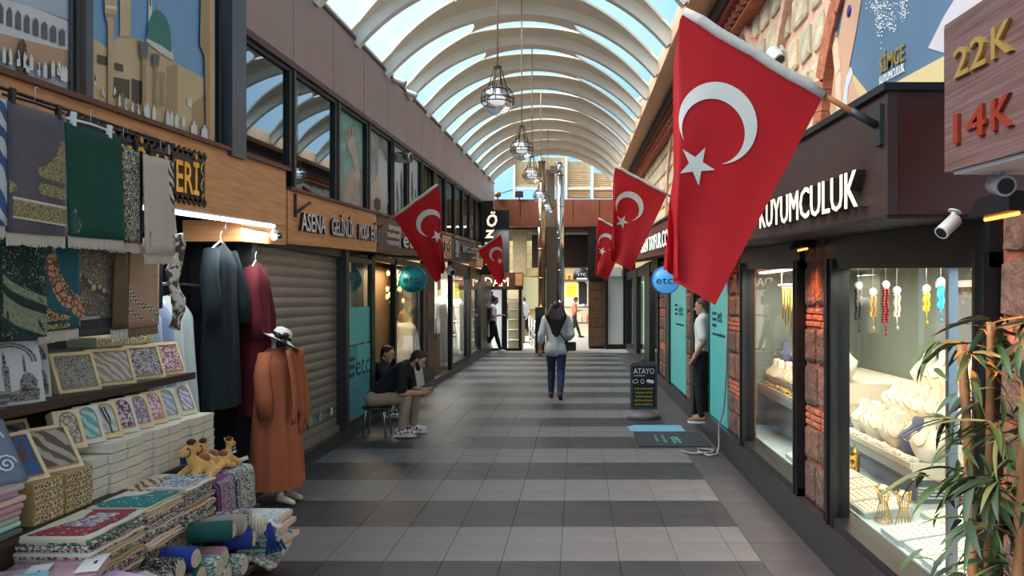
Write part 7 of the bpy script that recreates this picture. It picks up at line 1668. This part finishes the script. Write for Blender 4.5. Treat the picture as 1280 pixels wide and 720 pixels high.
for (cx, cy), h, r, (lx, ly) in canes:
    q = MB(); pts = []; rr = []
    n = 9
    for i in range(n*3+1):
        u = i/(n*3); z = .28+(h-.28)*u; node = i % 3 == 0
        pts.append((cx+lx*u*u, cy+ly*u*u, z)); rr.append(r*(1.18 if node else 1)*(1-.25*u))
    q.tube(pts, rr, 10); q.build('cane', CANE, t)
    k_ = 0
    while k_ < 10:
        u = rb.uniform(.18, 1)**.8; z = .28+(h-.28)*u; b = Vector((cx+lx*u*u, cy+ly*u*u, z)); az = rb.uniform(PI*.35, PI*1.65) if rb.random() < .8 else rb.uniform(-1, 1)
        L_ = rb.uniform(.05, .19); e_ = b+Vector((math.cos(az)*L_, math.sin(az)*L_*.8, rb.uniform(-.02, .1)))
        if e_.x < .99: continue
        q = MB(); q.tube([b, b.lerp(e_, .5)+Vector((0, 0, .02)), e_], [.003, .002, .0015], 5); q.build('twig', CANE, t); k_ += 1
        for m_ in range(7):
            f_ = rb.uniform(.3, 1); leaf(b.lerp(e_, f_)+Vector((0, 0, .015)), az+rb.uniform(-1.2, 1.2), rb.uniform(-.7, .35), rb.uniform(-.6, .6))
q = MB()
for i in range(260):
    (cx, cy), h, r, (lx, ly) = canes[i % 4]; u = rb.uniform(.12, 1); az = rb.uniform(0, 2*PI); rad = rb.uniform(.03, .16)
    p = Vector((cx+lx*u*u+math.cos(az)*rad, cy+ly*u*u+math.sin(az)*rad*.7, .28+(h-.26)*u))
    if p.x < 1.06: continue
    M = Matrix.Translation(p) @ Matrix.Rotation(az+rb.uniform(-.8, .8), 4, 'Z') @ Matrix.Rotation(rb.uniform(-.2, .9), 4, 'Y') @ Matrix.Rotation(rb.uniform(-.6, .6), 4, 'X')
    g_ = leafmesh(rb.uniform(.08, .13), .010, .4, 0); q.add([M @ Vector(v) for v in g_.v], g_.f, rb.randrange(3), True)
q.build('inner_leaf', LEAFM[:3], t)['kind'] = 'stuff'
# ================================================================ LIGHTS OF THE SHOPS, AND FILL ADDED AT THE FAR END
def area(name, loc, rot, sx, sy, e, c):
    l = bpy.data.lights.new(name, 'AREA'); l.shape = 'RECTANGLE'; l.size = sx; l.size_y = sy; l.energy = e; l.color = c
    o = bpy.data.objects.new(name, l); COL.objects.link(o); o.location = loc; o.rotation_euler = rot
area('tube_glow', (-2.62, 5.5, 2.25), (0, math.radians(12), 0), .08, 1.9, 10, (.88, .94, 1))
area('boutique_glow', (-3.0, 11.9, 2.15), (0, 0, 0), .3, 1.2, 26, (1, .8, .5))
area('bridal_glow', (-3.1, 17.2, 2.2), (0, 0, 0), .4, 2.0, 40, (1, .95, .85))
area('bridal_glow', (-3.1, 20.0, 2.2), (0, 0, 0), .4, 1.8, 34, (1, .95, .85))
area('corner_shop_glow', (-2.6, 24.4, 2.2), (0, 0, 0), 1.4, .8, 26, (1, .95, .85))
area('far_shop_glow', (2.0, 16.0, 2.2), (0, 0, 0), .4, 2, 22, (.85, 1, .95))
area('passage_fill', (-2.0, 23.0, 3.9), (0, 0, 0), 1.2, .6, 40, (1, .97, .92))  # added fill under the soffit to brighten the far end, no fixture modelled
area('passage_fill', (-.5, 27.5, 3.9), (0, 0, 0), 4, 2, 38, (1, .97, .9))  # same added fill, farther along the passage
